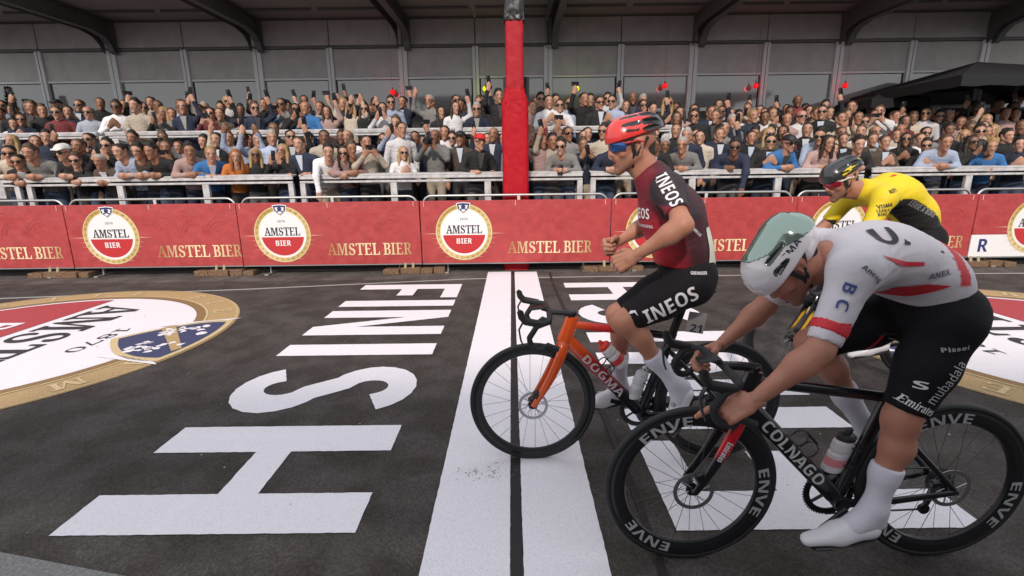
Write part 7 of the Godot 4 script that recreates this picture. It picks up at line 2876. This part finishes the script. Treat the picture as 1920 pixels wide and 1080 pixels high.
	[7.55, "R5", 0.980, "p", "x", 0, "d", 4, "e", -0.51, "", "sweater", "person in pink sweater watching, right stand upper, above sixth hoarding"],
	[7.10, "R4", 0.968, "e", "d", 1, "d", 3, "j", -0.18, "", "shirt", "person in beige shirt and sunglasses watching, right stand middle, above sixth hoarding"],
	[6.68, "R3", 0.925, "k", "d", 1, "d", 0, "k", -0.32, "", "jacket", "right person in black jacket and sunglasses watching, right stand front, above sixth hoarding"],
	[7.50, "R4", 0.952, "w", "m", 0, "d", 1, "k", 0.03, "", "shirt", "person in white shirt watching, right stand middle, above sixth hoarding"],
	[8.09, "R5", 0.899, "k", "d", 0, "d", 1, "g", -0.75, "", "jacket", "right person in black jacket watching, right stand upper, above sixth hoarding"],
	[7.39, "R3", 0.926, "r", "D", 0, "d", 3, "g", -0.15, "", "top", "person in dark-red top watching, right stand front, above sixth hoarding"],
	[7.95, "R4", 0.931, "e", "m", 0, "F", 4, "j", -0.48, "phone", "shirt", "person in beige shirt holding up phone, right stand middle, above sixth hoarding"],
	[8.12, "R4", 0.979, "w", "m", 1, "d", 0, "n", -0.75, "", "number", "person in white top and sunglasses watching, right stand middle, above sixth hoarding"],
	[8.39, "R4", 0.946, "n", "d", 1, "d", 0, "k", -0.48, "", "jacket", "person in navy jacket and sunglasses watching, right stand middle, above sixth hoarding"],
	[8.66, "R4", 0.956, "g", "G", 0, "d", 0, "n", -0.18, "", "sweater", "right person in grey sweater watching, right stand middle, above sixth hoarding"],
	[9.35, "R5", 0.903, "r", "m", 0, "d", 0, "e", -0.75, "", "sweater", "person in dark-red sweater watching, right stand upper, above sixth hoarding"],
	[8.46, "R3", 0.906, "p", "m", 0, "d", 3, "g", -0.75, "", "sweater", "person in pink sweater watching, right stand front, above sixth hoarding"],
	[8.65, "R3", 0.893, "b", "m", 1, "d", 0, "n", -0.33, "", "shirt", "person in light-blue shirt and sunglasses watching, right stand front, above seventh hoarding"],
	[10.06, "R6", 0.973, "k", "d", 0, "d", 2, "k", -0.13, "", "sweater", "person in black sweater watching, right stand top, above seventh hoarding"],
	[10.48, "R6", 0.990, "w", "d", 0, "f", 2, "g", -0.75, "phone", "shirt", "person in white shirt holding up phone, right stand top, above seventh hoarding"],
	[9.71, "R4", 0.973, "p", "d", 0, "d", 1, "g", -0.46, "", "sweater", "person in pink sweater watching, right stand middle, above seventh hoarding"],
	[10.89, "R6", 1.020, "k", "d", 0, "f", 2, "j", -0.59, "phone", "sweater", "person in black sweater holding up phone, right stand top, above seventh hoarding"],
	[8.86, "R3", 0.927, "e", "L", 0, "F", 2, "k", -0.19, "phone", "shirt", "person in beige shirt holding up phone, right stand front, above seventh hoarding"],
	[10.05, "R4", 0.959, "g", "m", 0, "d", 1, "e", -0.75, "", "sweater", "person in grey sweater watching, right stand middle, above seventh hoarding"],
	[5.93, "R6", 0.956, "k", "d", 0, "d", 3, "e", -0.51, "", "jacket", "person in black jacket watching, right stand top, above fifth hoarding"],
	[6.44, "R6", 0.952, "g", "d", 0, "d", 3, "g", -0.28, "", "sweater", "person in grey sweater watching, right stand top, above sixth hoarding"],
	[-8.13, "L0", 1.000, "e", "d", 1, "l", 1, "j", 0.55, "", "shirt", "person in beige shirt and sunglasses leaning over rail, lower front row, above first hoarding"],
	[-7.62, "L0", 1.000, "g", "m", 0, "l", 1, "j", 0.13, "", "sweater", "person in grey sweater leaning over rail, lower front row, above first hoarding"],
	[-8.56, "L2", 0.979, "g", "m", 0, "d", 0, "n", 0.75, "", "sweater", "person in grey sweater watching, lower back row, above first hoarding"],
	[-7.07, "L0", 1.000, "k", "C", 1, "l", 2, "j", -0.05, "", "sweater", "person in black sweater and white cap leaning over rail, lower front row, above first hoarding"],
	[-7.07, "L0", 1.000, "k", "m", 0, "F", 3, "g", 0.07, "phone", "jacket", "person in black jacket holding up phone, lower front row, above second hoarding"],
	[-8.33, "L2", 1.022, "n", "d", 0, "d", 0, "e", 0.50, "", "sweater", "person in navy sweater watching, lower back row, above first hoarding"],
	[-7.56, "L2", 0.994, "k", "d", 1, "t", 0, "g", 0.11, "phone", "jacket", "person in black jacket and sunglasses filming, lower back row, above second hoarding"],
	[-6.58, "L0", 1.000, "k", "d", 1, "t", 2, "n", 0.21, "phone", "jacket", "person in black jacket and sunglasses filming, lower front row, above second hoarding"],
	[-6.04, "L0", 1.000, "b", "d", 0, "l", 2, "n", -0.09, "", "shirt", "person in light-blue shirt leaning over rail, lower front row, above second hoarding"],
	[-6.87, "L2", 1.006, "k", "d", 0, "d", 3, "k", 0.22, "", "jacket", "left person in black jacket watching, lower back row, above second hoarding"],
	[-7.89, "L0", 0.916, "k", "d", 1, "l", 1, "n", 0.37, "", "jacket", "person in black jacket and sunglasses leaning over rail, lower front row, above first hoarding"],
	[-7.01, "L0", 0.920, "k", "m", 1, "l", 2, "k", 0.35, "", "jacket", "person in black jacket and sunglasses leaning over rail, lower front row, above second hoarding"],
	[-6.53, "L0", 0.906, "O", "G", 0, "l", 3, "k", 0.03, "", "jacket", "person in olive-brown jacket leaning over rail, lower front row, above second hoarding"],
	[-5.90, "L0", 1.000, "O", "d", 2, "l", 0, "n", 0.12, "", "sweater", "person in olive-brown sweater and glasses leaning over rail, lower front row, above second hoarding"],
	[-5.72, "L0", 0.977, "k", "m", 0, "t", 3, "j", 0.42, "phone", "sweater", "person in black sweater filming, lower front row, above second hoarding"],
	[-6.23, "L2", 1.001, "g", "m", 0, "t", 4, "n", 0.50, "phone", "sweater", "person in grey sweater filming, lower back row, above second hoarding"],
	[-5.95, "L2", 0.904, "p", "m", 0, "d", 1, "k", 0.12, "", "sweater", "person in pink sweater watching, lower back row, above second hoarding"],
	[-5.22, "L0", 1.000, "p", "d", 0, "l", 3, "n", 0.52, "", "sweater", "person in pink sweater leaning over rail, lower front row, above second hoarding"],
	[-4.99, "L0", 0.967, "B", "l", 0, "l", 0, "n", 0.58, "", "jacket", "person in blue jacket leaning over rail, lower front row, above second hoarding"],
	[-5.49, "L2", 0.957, "k", "d", 0, "d", 2, "k", -0.07, "", "jacket", "right person in black jacket watching, lower back row, above second hoarding"],
	[-5.04, "L1", 0.997, "k", "d", 0, "c", 0, "k", 0.15, "", "jacket", "person in black jacket clapping, lower middle row, above second hoarding"],
	[-5.07, "L2", 0.993, "e", "m", 0, "h", 1, "e", 0.36, "", "shirt", "person in beige shirt arms raised, lower back row, above second hoarding"],
	[-4.64, "L1", 1.000, "b", "d", 1, "h", 4, "k", 0.03, "", "shirt", "person in light-blue shirt and sunglasses arms raised, lower middle row, above second hoarding"],
	[-4.54, "L0", 0.938, "o", "R", 0, "l", 0, "k", 0.43, "", "top", "person in orange top leaning over rail, lower front row, above second hoarding"],
	[-4.25, "L0", 0.902, "k", "L", 1, "r", 4, "g", 0.42, "", "top", "person in black top and sunglasses hands on rail, lower front row, above third hoarding"],
	[-4.37, "L1", 0.992, "b", "m", 0, "F", 2, "n", 0.48, "phone", "shirt", "person in light-blue shirt holding up phone, lower middle row, above third hoarding"],
	[-4.31, "L2", 1.077, "k", "m", 0, "d", 4, "e", 0.41, "", "jacket", "leftmost person in black jacket watching, lower back row, above third hoarding"],
	[-4.12, "L1", 1.006, "b", "G", 0, "d", 0, "e", 0.49, "", "shirt", "person in light-blue shirt watching, lower middle row, above third hoarding"],
	[-3.81, "L1", 1.015, "k", "d", 1, "f", 0, "n", 0.53, "phone", "jacket", "person in black jacket and sunglasses holding up phone, lower middle row, above third hoarding"],
	[-3.75, "L0", 0.932, "k", "L", 2, "t", 1, "j", -0.17, "phone", "top", "person in black top and glasses filming, lower front row, above third hoarding"],
	[-3.34, "L0", 0.997, "n", "m", 0, "r", 2, "n", -0.04, "", "suit", "person in navy suit hands on rail, lower front row, above third hoarding"],
	[-3.60, "L2", 0.966, "k", "d", 1, "d", 2, "k", -0.23, "", "jacket", "person in black jacket and sunglasses watching, lower back row, above third hoarding"],
	[-3.27, "L1", 1.011, "e", "d", 0, "d", 4, "g", 0.32, "", "shirt", "person in beige shirt watching, lower middle row, above third hoarding"],
	[-3.06, "L0", 1.000, "w", "d", 0, "E", 2, "e", 0.32, "", "shirt", "person in white shirt reaching below rail, lower front row, above third hoarding"],
	[-2.72, "L0", 0.961, "r", "D", 1, "l", 0, "n", 0.11, "", "top", "person in dark-red top and sunglasses leaning over rail, lower front row, above third hoarding"],
	[-3.06, "L2", 0.990, "k", "d", 0, "d", 4, "k", -0.01, "", "jacket", "second person in black jacket watching, lower back row, above third hoarding"],
	[-2.93, "L2", 0.995, "w", "x", 0, "d", 0, "e", -0.03, "", "shirt", "person in white shirt watching, lower back row, above third hoarding"],
	[-2.66, "L0", 1.000, "p", "m", 0, "l", 3, "n", 0.54, "", "sweater", "person in pink sweater leaning over rail, lower front row, above third hoarding"],
	[-2.33, "L0", 1.000, "e", "d", 0, "t", 1, "k", 0.47, "phone", "shirt", "person in beige shirt filming, lower front row, above third hoarding"],
	[-2.34, "L2", 0.957, "k", "D", 1, "d", 1, "g", 0.19, "", "top", "person in black top and sunglasses watching, lower back row, above third hoarding"],
	[-1.93, "L1", 1.076, "w", "d", 0, "d", 1, "g", 0.48, "", "shirt", "person in white shirt watching, lower middle row, above third hoarding"],
	[-1.84, "L0", 0.898, "w", "L", 1, "c", 2, "n", 0.42, "", "shirt", "person in white shirt and sunglasses clapping, lower front row, above third hoarding"],
	[-1.66, "L2", 0.974, "n", "d", 0, "f", 3, "k", 0.08, "phone", "sweater", "person in navy sweater holding up phone, lower back row, above third hoarding"],
	[-1.34, "L1", 1.003, "g", "x", 0, "t", 4, "e", -0.22, "camera", "sweater", "person in grey sweater filming, lower middle row, above fourth hoarding"],
	[-1.22, "L2", 1.022, "w", "d", 0, "d", 1, "j", -0.02, "", "shirt", "person in white shirt watching, lower back row, above fourth hoarding"],
	[-1.10, "L2", 0.959, "k", "d", 1, "d", 2, "k", -0.08, "", "jacket", "person in black jacket and sunglasses watching, lower back row, above fourth hoarding"],
	[-0.86, "L1", 0.978, "O", "c", 0, "d", 3, "k", -0.10, "", "jacket", "person in olive-brown jacket and dark cap watching, lower middle row, above fourth hoarding"],
	[-0.60, "L0", 1.000, "k", "q", 2, "r", 0, "g", 0.40, "", "jacket", "person in black jacket and red cap hands on rail, lower front row, above fourth hoarding"],
	[-0.35, "L1", 1.017, "n", "x", 0, "d", 3, "k", -0.19, "", "jacket", "person in navy jacket watching, lower middle row, above fourth hoarding"],
	[-1.71, "L2", 0.896, "k", "m", 0, "d", 2, "k", -0.03, "", "jacket", "third person in black jacket watching, lower back row, above third hoarding"],
	[-0.07, "L1", 0.961, "g", "m", 0, "d", 0, "g", -0.18, "", "sweater", "person in grey sweater watching, lower middle row, above fourth hoarding"],
	[0.38, "L2", 0.999, "r", "m", 0, "h", 1, "n", 0.09, "", "sweater", "person in dark-red sweater arms raised, lower back row, above fourth hoarding"],
	[0.54, "L0", 0.998, "p", "d", 0, "h", 3, "j", 0.37, "", "sweater", "person in pink sweater arms raised, lower front row, above fourth hoarding"],
	[0.89, "L0", 1.000, "g", "d", 1, "l", 2, "j", -0.30, "phone", "sweater", "person in grey sweater and sunglasses leaning over rail, lower front row, above fourth hoarding"],
	[1.01, "L1", 1.012, "g", "m", 1, "F", 3, "n", 0.27, "phone", "sweater", "person in grey sweater and sunglasses holding up phone, lower middle row, above fourth hoarding"],
	[1.23, "L0", 0.952, "n", "m", 0, "t", 3, "e", 0.12, "phone", "jacket", "person in navy jacket filming, lower front row, above fourth hoarding"],
	[1.44, "L2", 0.991, "k", "d", 0, "d", 2, "e", 0.02, "", "jacket", "right person in black jacket watching, lower back row, above fourth hoarding"],
	[1.58, "L1", 1.029, "e", "d", 1, "d", 1, "n", -0.46, "", "shirt", "person in beige shirt and sunglasses watching, lower middle row, above fourth hoarding"],
	[1.25, "L2", 0.964, "n", "d", 0, "d", 2, "g", -0.09, "", "jacket", "person in navy jacket watching, lower back row, above fourth hoarding"],
	[1.56, "L0", 1.000, "n", "m", 0, "l", 2, "j", 0.12, "", "sweater", "person in navy sweater leaning over rail, lower front row, above fifth hoarding"],
	[1.98, "L1", 0.968, "g", "d", 1, "d", 2, "e", 0.03, "", "sweater", "person in grey sweater and sunglasses watching, lower middle row, above fifth hoarding"],
	[2.21, "L1", 0.945, "k", "m", 0, "d", 1, "n", -0.06, "", "jacket", "left person in black jacket watching, lower middle row, above fifth hoarding"],
	[2.36, "L0", 1.000, "k", "d", 0, "l", 4, "n", -0.47, "", "jacket", "person in black jacket leaning over rail, lower front row, above fifth hoarding"],
	[2.46, "L0", 0.933, "k", "G", 0, "d", 4, "j", -0.16, "", "jacket", "person in black jacket watching, lower front row, above fifth hoarding"],
	[2.86, "L0", 1.000, "g", "G", 2, "l", 1, "n", -0.44, "", "hoodie", "person in grey hoodie and glasses leaning over rail, lower front row, above fifth hoarding"],
	[3.08, "L1", 0.981, "n", "G", 0, "d", 0, "j", -0.50, "", "jacket", "person in navy jacket watching, lower middle row, above fifth hoarding"],
	[3.31, "L1", 0.964, "e", "d", 0, "d", 2, "n", -0.38, "", "shirt", "person in beige shirt watching, lower middle row, above fifth hoarding"],
	[3.67, "L2", 0.992, "n", "d", 0, "d", 3, "j", 0.14, "", "sweater", "person in navy sweater watching, lower back row, above fifth hoarding"],
	[3.86, "L2", 1.018, "g", "G", 0, "d", 1, "j", -0.26, "", "sweater", "person in grey sweater watching, lower back row, above fifth hoarding"],
	[3.59, "L0", 1.000, "n", "d", 1, "e", 4, "g", -0.36, "", "sweater", "person in navy sweater and sunglasses reaching below rail, lower front row, above fifth hoarding"],
	[4.04, "L1", 0.953, "k", "d", 0, "d", 1, "k", -0.14, "", "jacket", "right person in black jacket watching, lower middle row, above fifth hoarding"],
	[4.38, "L2", 0.964, "n", "d", 0, "d", 3, "e", -0.41, "", "jacket", "person in navy jacket watching, lower back row, above fifth hoarding"],
	[4.16, "L0", 0.962, "k", "d", 1, "c", 0, "n", -0.26, "", "jacket", "person in black jacket and sunglasses clapping, lower front row, above fifth hoarding"],
	[4.75, "L2", 0.984, "O", "d", 0, "d", 4, "e", -0.63, "", "sweater", "person in olive-brown sweater watching, lower back row, above fifth hoarding"],
	[4.88, "L2", 0.983, "r", "D", 0, "d", 3, "e", -0.66, "", "top", "person in dark-red top watching, lower back row, above fifth hoarding"],
	[4.32, "L0", 1.000, "B", "c", 1, "l", 1, "k", 0.18, "", "jacket", "person in blue jacket and dark cap leaning over rail, lower front row, above fifth hoarding"],
	[5.26, "L2", 1.008, "k", "d", 0, "d", 0, "e", -0.49, "", "jacket", "left person in black jacket watching, lower back row, above sixth hoarding"],
	[5.31, "L1", 1.040, "b", "d", 1, "E", 0, "k", -0.60, "", "shirt", "person in light-blue shirt and sunglasses reaching below rail, lower middle row, above sixth hoarding"],
	[4.97, "L0", 1.000, "p", "D", 0, "l", 1, "k", -0.01, "", "top", "person in pink top leaning over rail, lower front row, above sixth hoarding"],
	[5.30, "L0", 0.877, "k", "D", 0, "d", 2, "n", -0.14, "", "top", "person in black top watching, lower front row, above sixth hoarding"],
	[5.90, "L2", 0.965, "e", "m", 2, "d", 3, "k", -0.19, "", "shirt", "person in beige shirt and glasses watching, lower back row, above sixth hoarding"],
	[6.27, "L2", 0.979, "w", "m", 0, "d", 2, "n", -0.65, "", "shirt", "left person in white shirt watching, lower back row, above sixth hoarding"],
	[5.78, "L1", 0.919, "k", "m", 0, "d", 0, "k", -0.38, "", "jacket", "person in black jacket watching, lower middle row, above sixth hoarding"],
	[5.58, "L0", 0.982, "k", "d", 0, "l", 2, "j", -0.24, "", "sweater", "person in black sweater leaning over rail, lower front row, above sixth hoarding"],
	[6.62, "L2", 0.971, "b", "x", 2, "d", 1, "e", -0.21, "", "shirt", "person in light-blue shirt and glasses watching, lower back row, above sixth hoarding"],
	[6.21, "L1", 0.916, "O", "m", 0, "d", 0, "j", -0.29, "", "jacket", "person in olive-brown jacket watching, lower middle row, above sixth hoarding"],
	[6.07, "L0", 0.943, "O", "m", 0, "c", 0, "n", -0.13, "", "jacket", "person in olive-brown jacket clapping, lower front row, above sixth hoarding"],
	[7.01, "L2", 0.985, "e", "x", 0, "d", 3, "k", -0.35, "", "shirt", "person in beige shirt watching, lower back row, above sixth hoarding"],
	[6.73, "L1", 0.917, "k", "D", 1, "c", 3, "j", -0.54, "", "top", "person in black top and sunglasses clapping, lower middle row, above sixth hoarding"],
	[6.99, "L2", 0.934, "w", "m", 0, "d", 0, "j", -0.58, "", "shirt", "right person in white shirt watching, lower back row, above sixth hoarding"],
	[7.01, "L1", 0.910, "w", "m", 0, "d", 2, "j", -0.17, "", "shirt", "person in white shirt watching, lower middle row, above sixth hoarding"],
	[6.87, "L0", 0.907, "k", "d", 1, "c", 0, "n", -0.60, "", "sweater", "person in black sweater and sunglasses clapping, lower front row, above sixth hoarding"],
	[6.90, "L0", 0.993, "b", "m", 0, "l", 1, "g", -0.34, "", "shirt", "person in light-blue shirt leaning over rail, lower front row, above sixth hoarding"],
	[7.81, "L2", 0.979, "k", "d", 0, "d", 4, "n", -0.17, "", "jacket", "right person in black jacket watching, lower back row, above sixth hoarding"],
	[8.09, "L2", 0.921, "n", "L", 0, "d", 2, "k", -0.60, "", "top", "person in navy top watching, lower back row, above sixth hoarding"],
	[8.16, "L2", 0.993, "g", "m", 0, "d", 4, "n", -0.03, "", "sweater", "person in grey sweater watching, lower back row, above sixth hoarding"],
	[7.48, "L0", 0.933, "k", "D", 1, "t", 4, "j", -0.04, "phone", "top", "person in black top and sunglasses filming, lower front row, above seventh hoarding"],
	[8.56, "L2", 0.957, "k", "d", 0, "d", 1, "j", -0.08, "", "jacket", "person in black jacket watching, lower back row, above seventh hoarding"],
	[8.75, "L2", 0.972, "p", "L", 0, "d", 0, "n", -0.75, "", "top", "person in pink top watching, lower back row, above seventh hoarding"],
	[7.79, "L0", 0.945, "B", "l", 0, "l", 0, "n", -0.45, "", "polo", "person in blue polo leaning over rail, lower front row, above seventh hoarding"],
	[8.46, "L2", 1.002, "e", "m", 0, "d", 2, "k", -0.51, "", "shirt", "person in beige shirt watching, lower back row, above seventh hoarding"],
	[8.54, "L1", 0.936, "k", "d", 0, "d", 2, "n", -0.01, "", "sweater", "person in black sweater watching, lower middle row, above seventh hoarding"],
	[9.11, "L2", 1.009, "k", "m", 0, "d", 4, "k", -0.72, "", "sweater", "person in black sweater watching, lower back row, above seventh hoarding"],
	[8.33, "L0", 0.906, "n", "d", 0, "c", 2, "j", -0.57, "", "sweater", "person in navy sweater clapping, lower front row, above seventh hoarding"],
	[7.45, "L2", 0.953, "g", "d", 1, "d", 0, "k", -0.42, "", "sweater", "person in grey sweater and sunglasses watching, lower back row, above sixth hoarding"],
	[-8.99, "L2", 0.988, "e", "L", 0, "c", 0, "j", 0.09, "", "shirt", "person in beige shirt clapping, lower back row, above first hoarding"],
	[-4.73, "L2", 0.968, "n", "d", 0, "d", 1, "j", 0.17, "", "sweater", "person in navy sweater watching, lower back row, above third hoarding"],
	[-3.96, "L2", 0.940, "k", "m", 0, "d", 3, "k", 0.08, "", "sweater", "person in black sweater watching, lower back row, above third hoarding"],
	[-0.35, "L2", 0.948, "n", "d", 0, "F", 2, "e", -0.36, "phone", "jacket", "person in navy jacket holding up phone, lower back row, above fourth hoarding"],
	[0.03, "L2", 1.013, "k", "m", 0, "d", 4, "k", -0.26, "", "jacket", "left person in black jacket watching, lower back row, above fourth hoarding"],
	[0.88, "L2", 0.984, "k", "m", 0, "c", 3, "k", 0.07, "", "jacket", "person in black jacket clapping, lower back row, above fourth hoarding"],
	[1.74, "L2", 0.961, "g", "d", 0, "f", 4, "k", -0.19, "phone", "sweater", "person in grey sweater holding up phone, lower back row, above fourth hoarding"],
	[2.08, "L2", 1.014, "n", "d", 1, "c", 1, "k", 0.15, "", "jacket", "person in navy jacket and sunglasses clapping, lower back row, above fifth hoarding"],
	[2.53, "L2", 0.961, "g", "d", 1, "d", 2, "j", 0.21, "", "sweater", "left person in grey sweater and sunglasses watching, lower back row, above fifth hoarding"],
	[2.90, "L2", 1.014, "k", "m", 0, "d", 0, "g", -0.34, "", "sweater", "person in black sweater watching, lower back row, above fifth hoarding"],
	[3.26, "L2", 0.961, "g", "d", 1, "d", 2, "g", 0.04, "", "sweater", "right person in grey sweater and sunglasses watching, lower back row, above fifth hoarding"],
	[-8.39, "U1", 0.945, "k", "G", 1, "d", 0, "k", 0.25, "", "sweater", "person in black sweater and sunglasses watching, upper middle row, above second hoarding"],
	[-7.87, "U1", 0.934, "n", "D", 1, "c", 0, "e", 0.67, "", "top", "person in navy top and sunglasses clapping, upper middle row, above second hoarding"],
	[-7.04, "U1", 1.009, "g", "m", 0, "d", 4, "j", 0.53, "", "sweater", "person in grey sweater watching, upper middle row, above second hoarding"],
	[-6.64, "U1", 0.994, "b", "x", 0, "d", 3, "e", 0.57, "", "shirt", "person in light-blue shirt watching, upper middle row, above second hoarding"],
	[-6.22, "U1", 0.967, "n", "m", 0, "d", 0, "g", 0.00, "", "jacket", "person in navy jacket watching, upper middle row, above second hoarding"],
	[-4.17, "U1", 0.970, "e", "m", 0, "f", 1, "n", 0.48, "phone", "shirt", "left person in beige shirt holding up phone, upper middle row, above third hoarding"],
	[-3.28, "U1", 1.013, "n", "L", 0, "d", 2, "e", 0.02, "", "top", "person in navy top watching, upper middle row, above third hoarding"],
	[-0.58, "U1", 1.006, "k", "m", 1, "c", 0, "n", -0.09, "", "sweater", "person in black sweater and sunglasses clapping, upper middle row, above fourth hoarding"],
	[-10.61, "U2", 0.994, "b", "d", 1, "c", 1, "n", 0.44, "", "shirt", "person in light-blue shirt and sunglasses clapping, upper back row, above first hoarding"],
	[-10.03, "U2", 0.971, "n", "m", 0, "d", 4, "j", 0.42, "", "sweater", "person in navy sweater watching, upper back row, above first hoarding"],
	[-9.01, "U2", 0.989, "n", "m", 1, "c", 0, "k", 0.17, "", "jacket", "person in navy jacket and sunglasses clapping, upper back row, above second hoarding"],
	[-7.42, "U2", 1.010, "e", "D", 0, "d", 0, "n", 0.17, "", "shirt", "person in beige shirt watching, upper back row, above second hoarding"],
	[-6.80, "U2", 0.980, "k", "m", 0, "d", 4, "n", 0.00, "", "jacket", "right person in black jacket watching, upper back row, above second hoarding"],
	[-6.32, "U2", 0.938, "k", "G", 1, "F", 1, "k", 0.09, "phone", "jacket", "person in black jacket and sunglasses holding up phone, upper back row, above second hoarding"],
	[-5.82, "U2", 1.011, "w", "L", 1, "d", 2, "g", 0.52, "", "shirt", "person in white shirt and sunglasses watching, upper back row, above second hoarding"],
	[-4.71, "U2", 0.946, "w", "d", 0, "f", 2, "j", 0.05, "phone", "shirt", "person in white shirt holding up phone, upper back row, above third hoarding"],
	[-3.67, "U2", 0.996, "k", "d", 0, "f", 4, "n", -0.02, "phone", "jacket", "person in black jacket holding up phone, upper back row, above third hoarding"],
	[-3.08, "U2", 0.940, "g", "m", 1, "d", 1, "n", -0.11, "", "sweater", "person in grey sweater and sunglasses watching, upper back row, above third hoarding"],
	[-1.64, "U2", 0.988, "k", "m", 0, "d", 1, "j", -0.10, "", "sweater", "person in black sweater watching, upper back row, above fourth hoarding"],
	[0.07, "U2", 1.007, "k", "L", 1, "c", 2, "n", -0.37, "", "top", "person in black top and sunglasses clapping, upper back row, above fourth hoarding"],
	[0.53, "U2", 0.959, "w", "m", 0, "c", 1, "k", -0.02, "", "shirt", "person in white shirt clapping, upper back row, above fourth hoarding"],
	[2.76, "U2", 0.963, "k", "G", 0, "d", 0, "k", -0.01, "", "sweater", "person in black sweater watching, upper back row, above fifth hoarding"],
	[5.72, "R4", 0.929, "n", "G", 1, "d", 4, "j", -0.31, "", "sweater", "person in navy sweater and sunglasses watching, right stand middle, above sixth hoarding"],
	[9.21, "R4", 0.995, "k", "G", 1, "F", 0, "k", -0.75, "phone", "jacket", "person in black jacket and sunglasses holding up phone, right stand middle, above seventh hoarding"],
	[5.31, "R5", 0.958, "k", "d", 1, "f", 1, "k", -0.53, "phone", "sweater", "person in black sweater and sunglasses holding up phone, right stand upper, above fifth hoarding"],
	[5.77, "R5", 0.967, "k", "d", 0, "d", 4, "g", -0.39, "", "sweater", "person in black sweater watching, right stand upper, above fifth hoarding"],
	[6.11, "R5", 0.977, "k", "D", 0, "d", 0, "k", -0.07, "", "top", "person in black top watching, right stand upper, above sixth hoarding"],
	[6.51, "R5", 0.955, "e", "m", 0, "d", 2, "n", -0.21, "", "shirt", "person in beige shirt watching, right stand upper, above sixth hoarding"],
	[6.97, "R5", 1.022, "k", "d", 0, "d", 0, "n", -0.74, "", "jacket", "left person in black jacket watching, right stand upper, above sixth hoarding"],
	[8.75, "R5", 0.932, "n", "G", 0, "c", 1, "k", -0.02, "", "jacket", "person in navy jacket clapping, right stand upper, above sixth hoarding"],
	[9.95, "R5", 1.013, "k", "x", 0, "d", 2, "n", -0.23, "", "jacket", "person in black jacket watching, right stand upper, above seventh hoarding"],
	[10.41, "R5", 0.991, "n", "D", 0, "f", 0, "n", -0.42, "phone", "top", "person in navy top holding up phone, right stand upper, above seventh hoarding"],
	[3.61, "R6", 0.993, "g", "d", 0, "d", 4, "e", -0.57, "", "sweater", "person in grey sweater watching, right stand top, above fifth hoarding"],
	[-5.60, "L0", 1.000, "k", "d", 0, "l", 3, "n", -0.09, "", "jacket", "person in black jacket leaning over rail, lower front row, above second hoarding"],
	[0.36, "L1", 0.969, "k", "G", 0, "d", 1, "j", 0.10, "", "jacket", "person in black jacket watching, lower middle row, above fourth hoarding"],
	[0.67, "L0", 0.992, "e", "d", 0, "F", 3, "g", 0.13, "phone", "shirt", "person in beige shirt holding up phone, lower front row, above fourth hoarding"],
	[3.58, "L1", 0.983, "n", "m", 0, "f", 0, "g", -0.04, "phone", "jacket", "person in navy jacket holding up phone, lower middle row, above fifth hoarding"],
	[4.33, "L1", 0.983, "O", "L", 1, "d", 2, "j", -0.01, "", "top", "person in olive-brown top and sunglasses watching, lower middle row, above fifth hoarding"],
	[4.71, "L1", 0.937, "n", "m", 1, "d", 2, "n", -0.31, "", "sweater", "person in navy sweater and sunglasses watching, lower middle row, above fifth hoarding"],
	[8.07, "L1", 0.983, "k", "d", 1, "d", 0, "j", -0.49, "", "jacket", "person in black jacket and sunglasses watching, lower middle row, above seventh hoarding"],
]
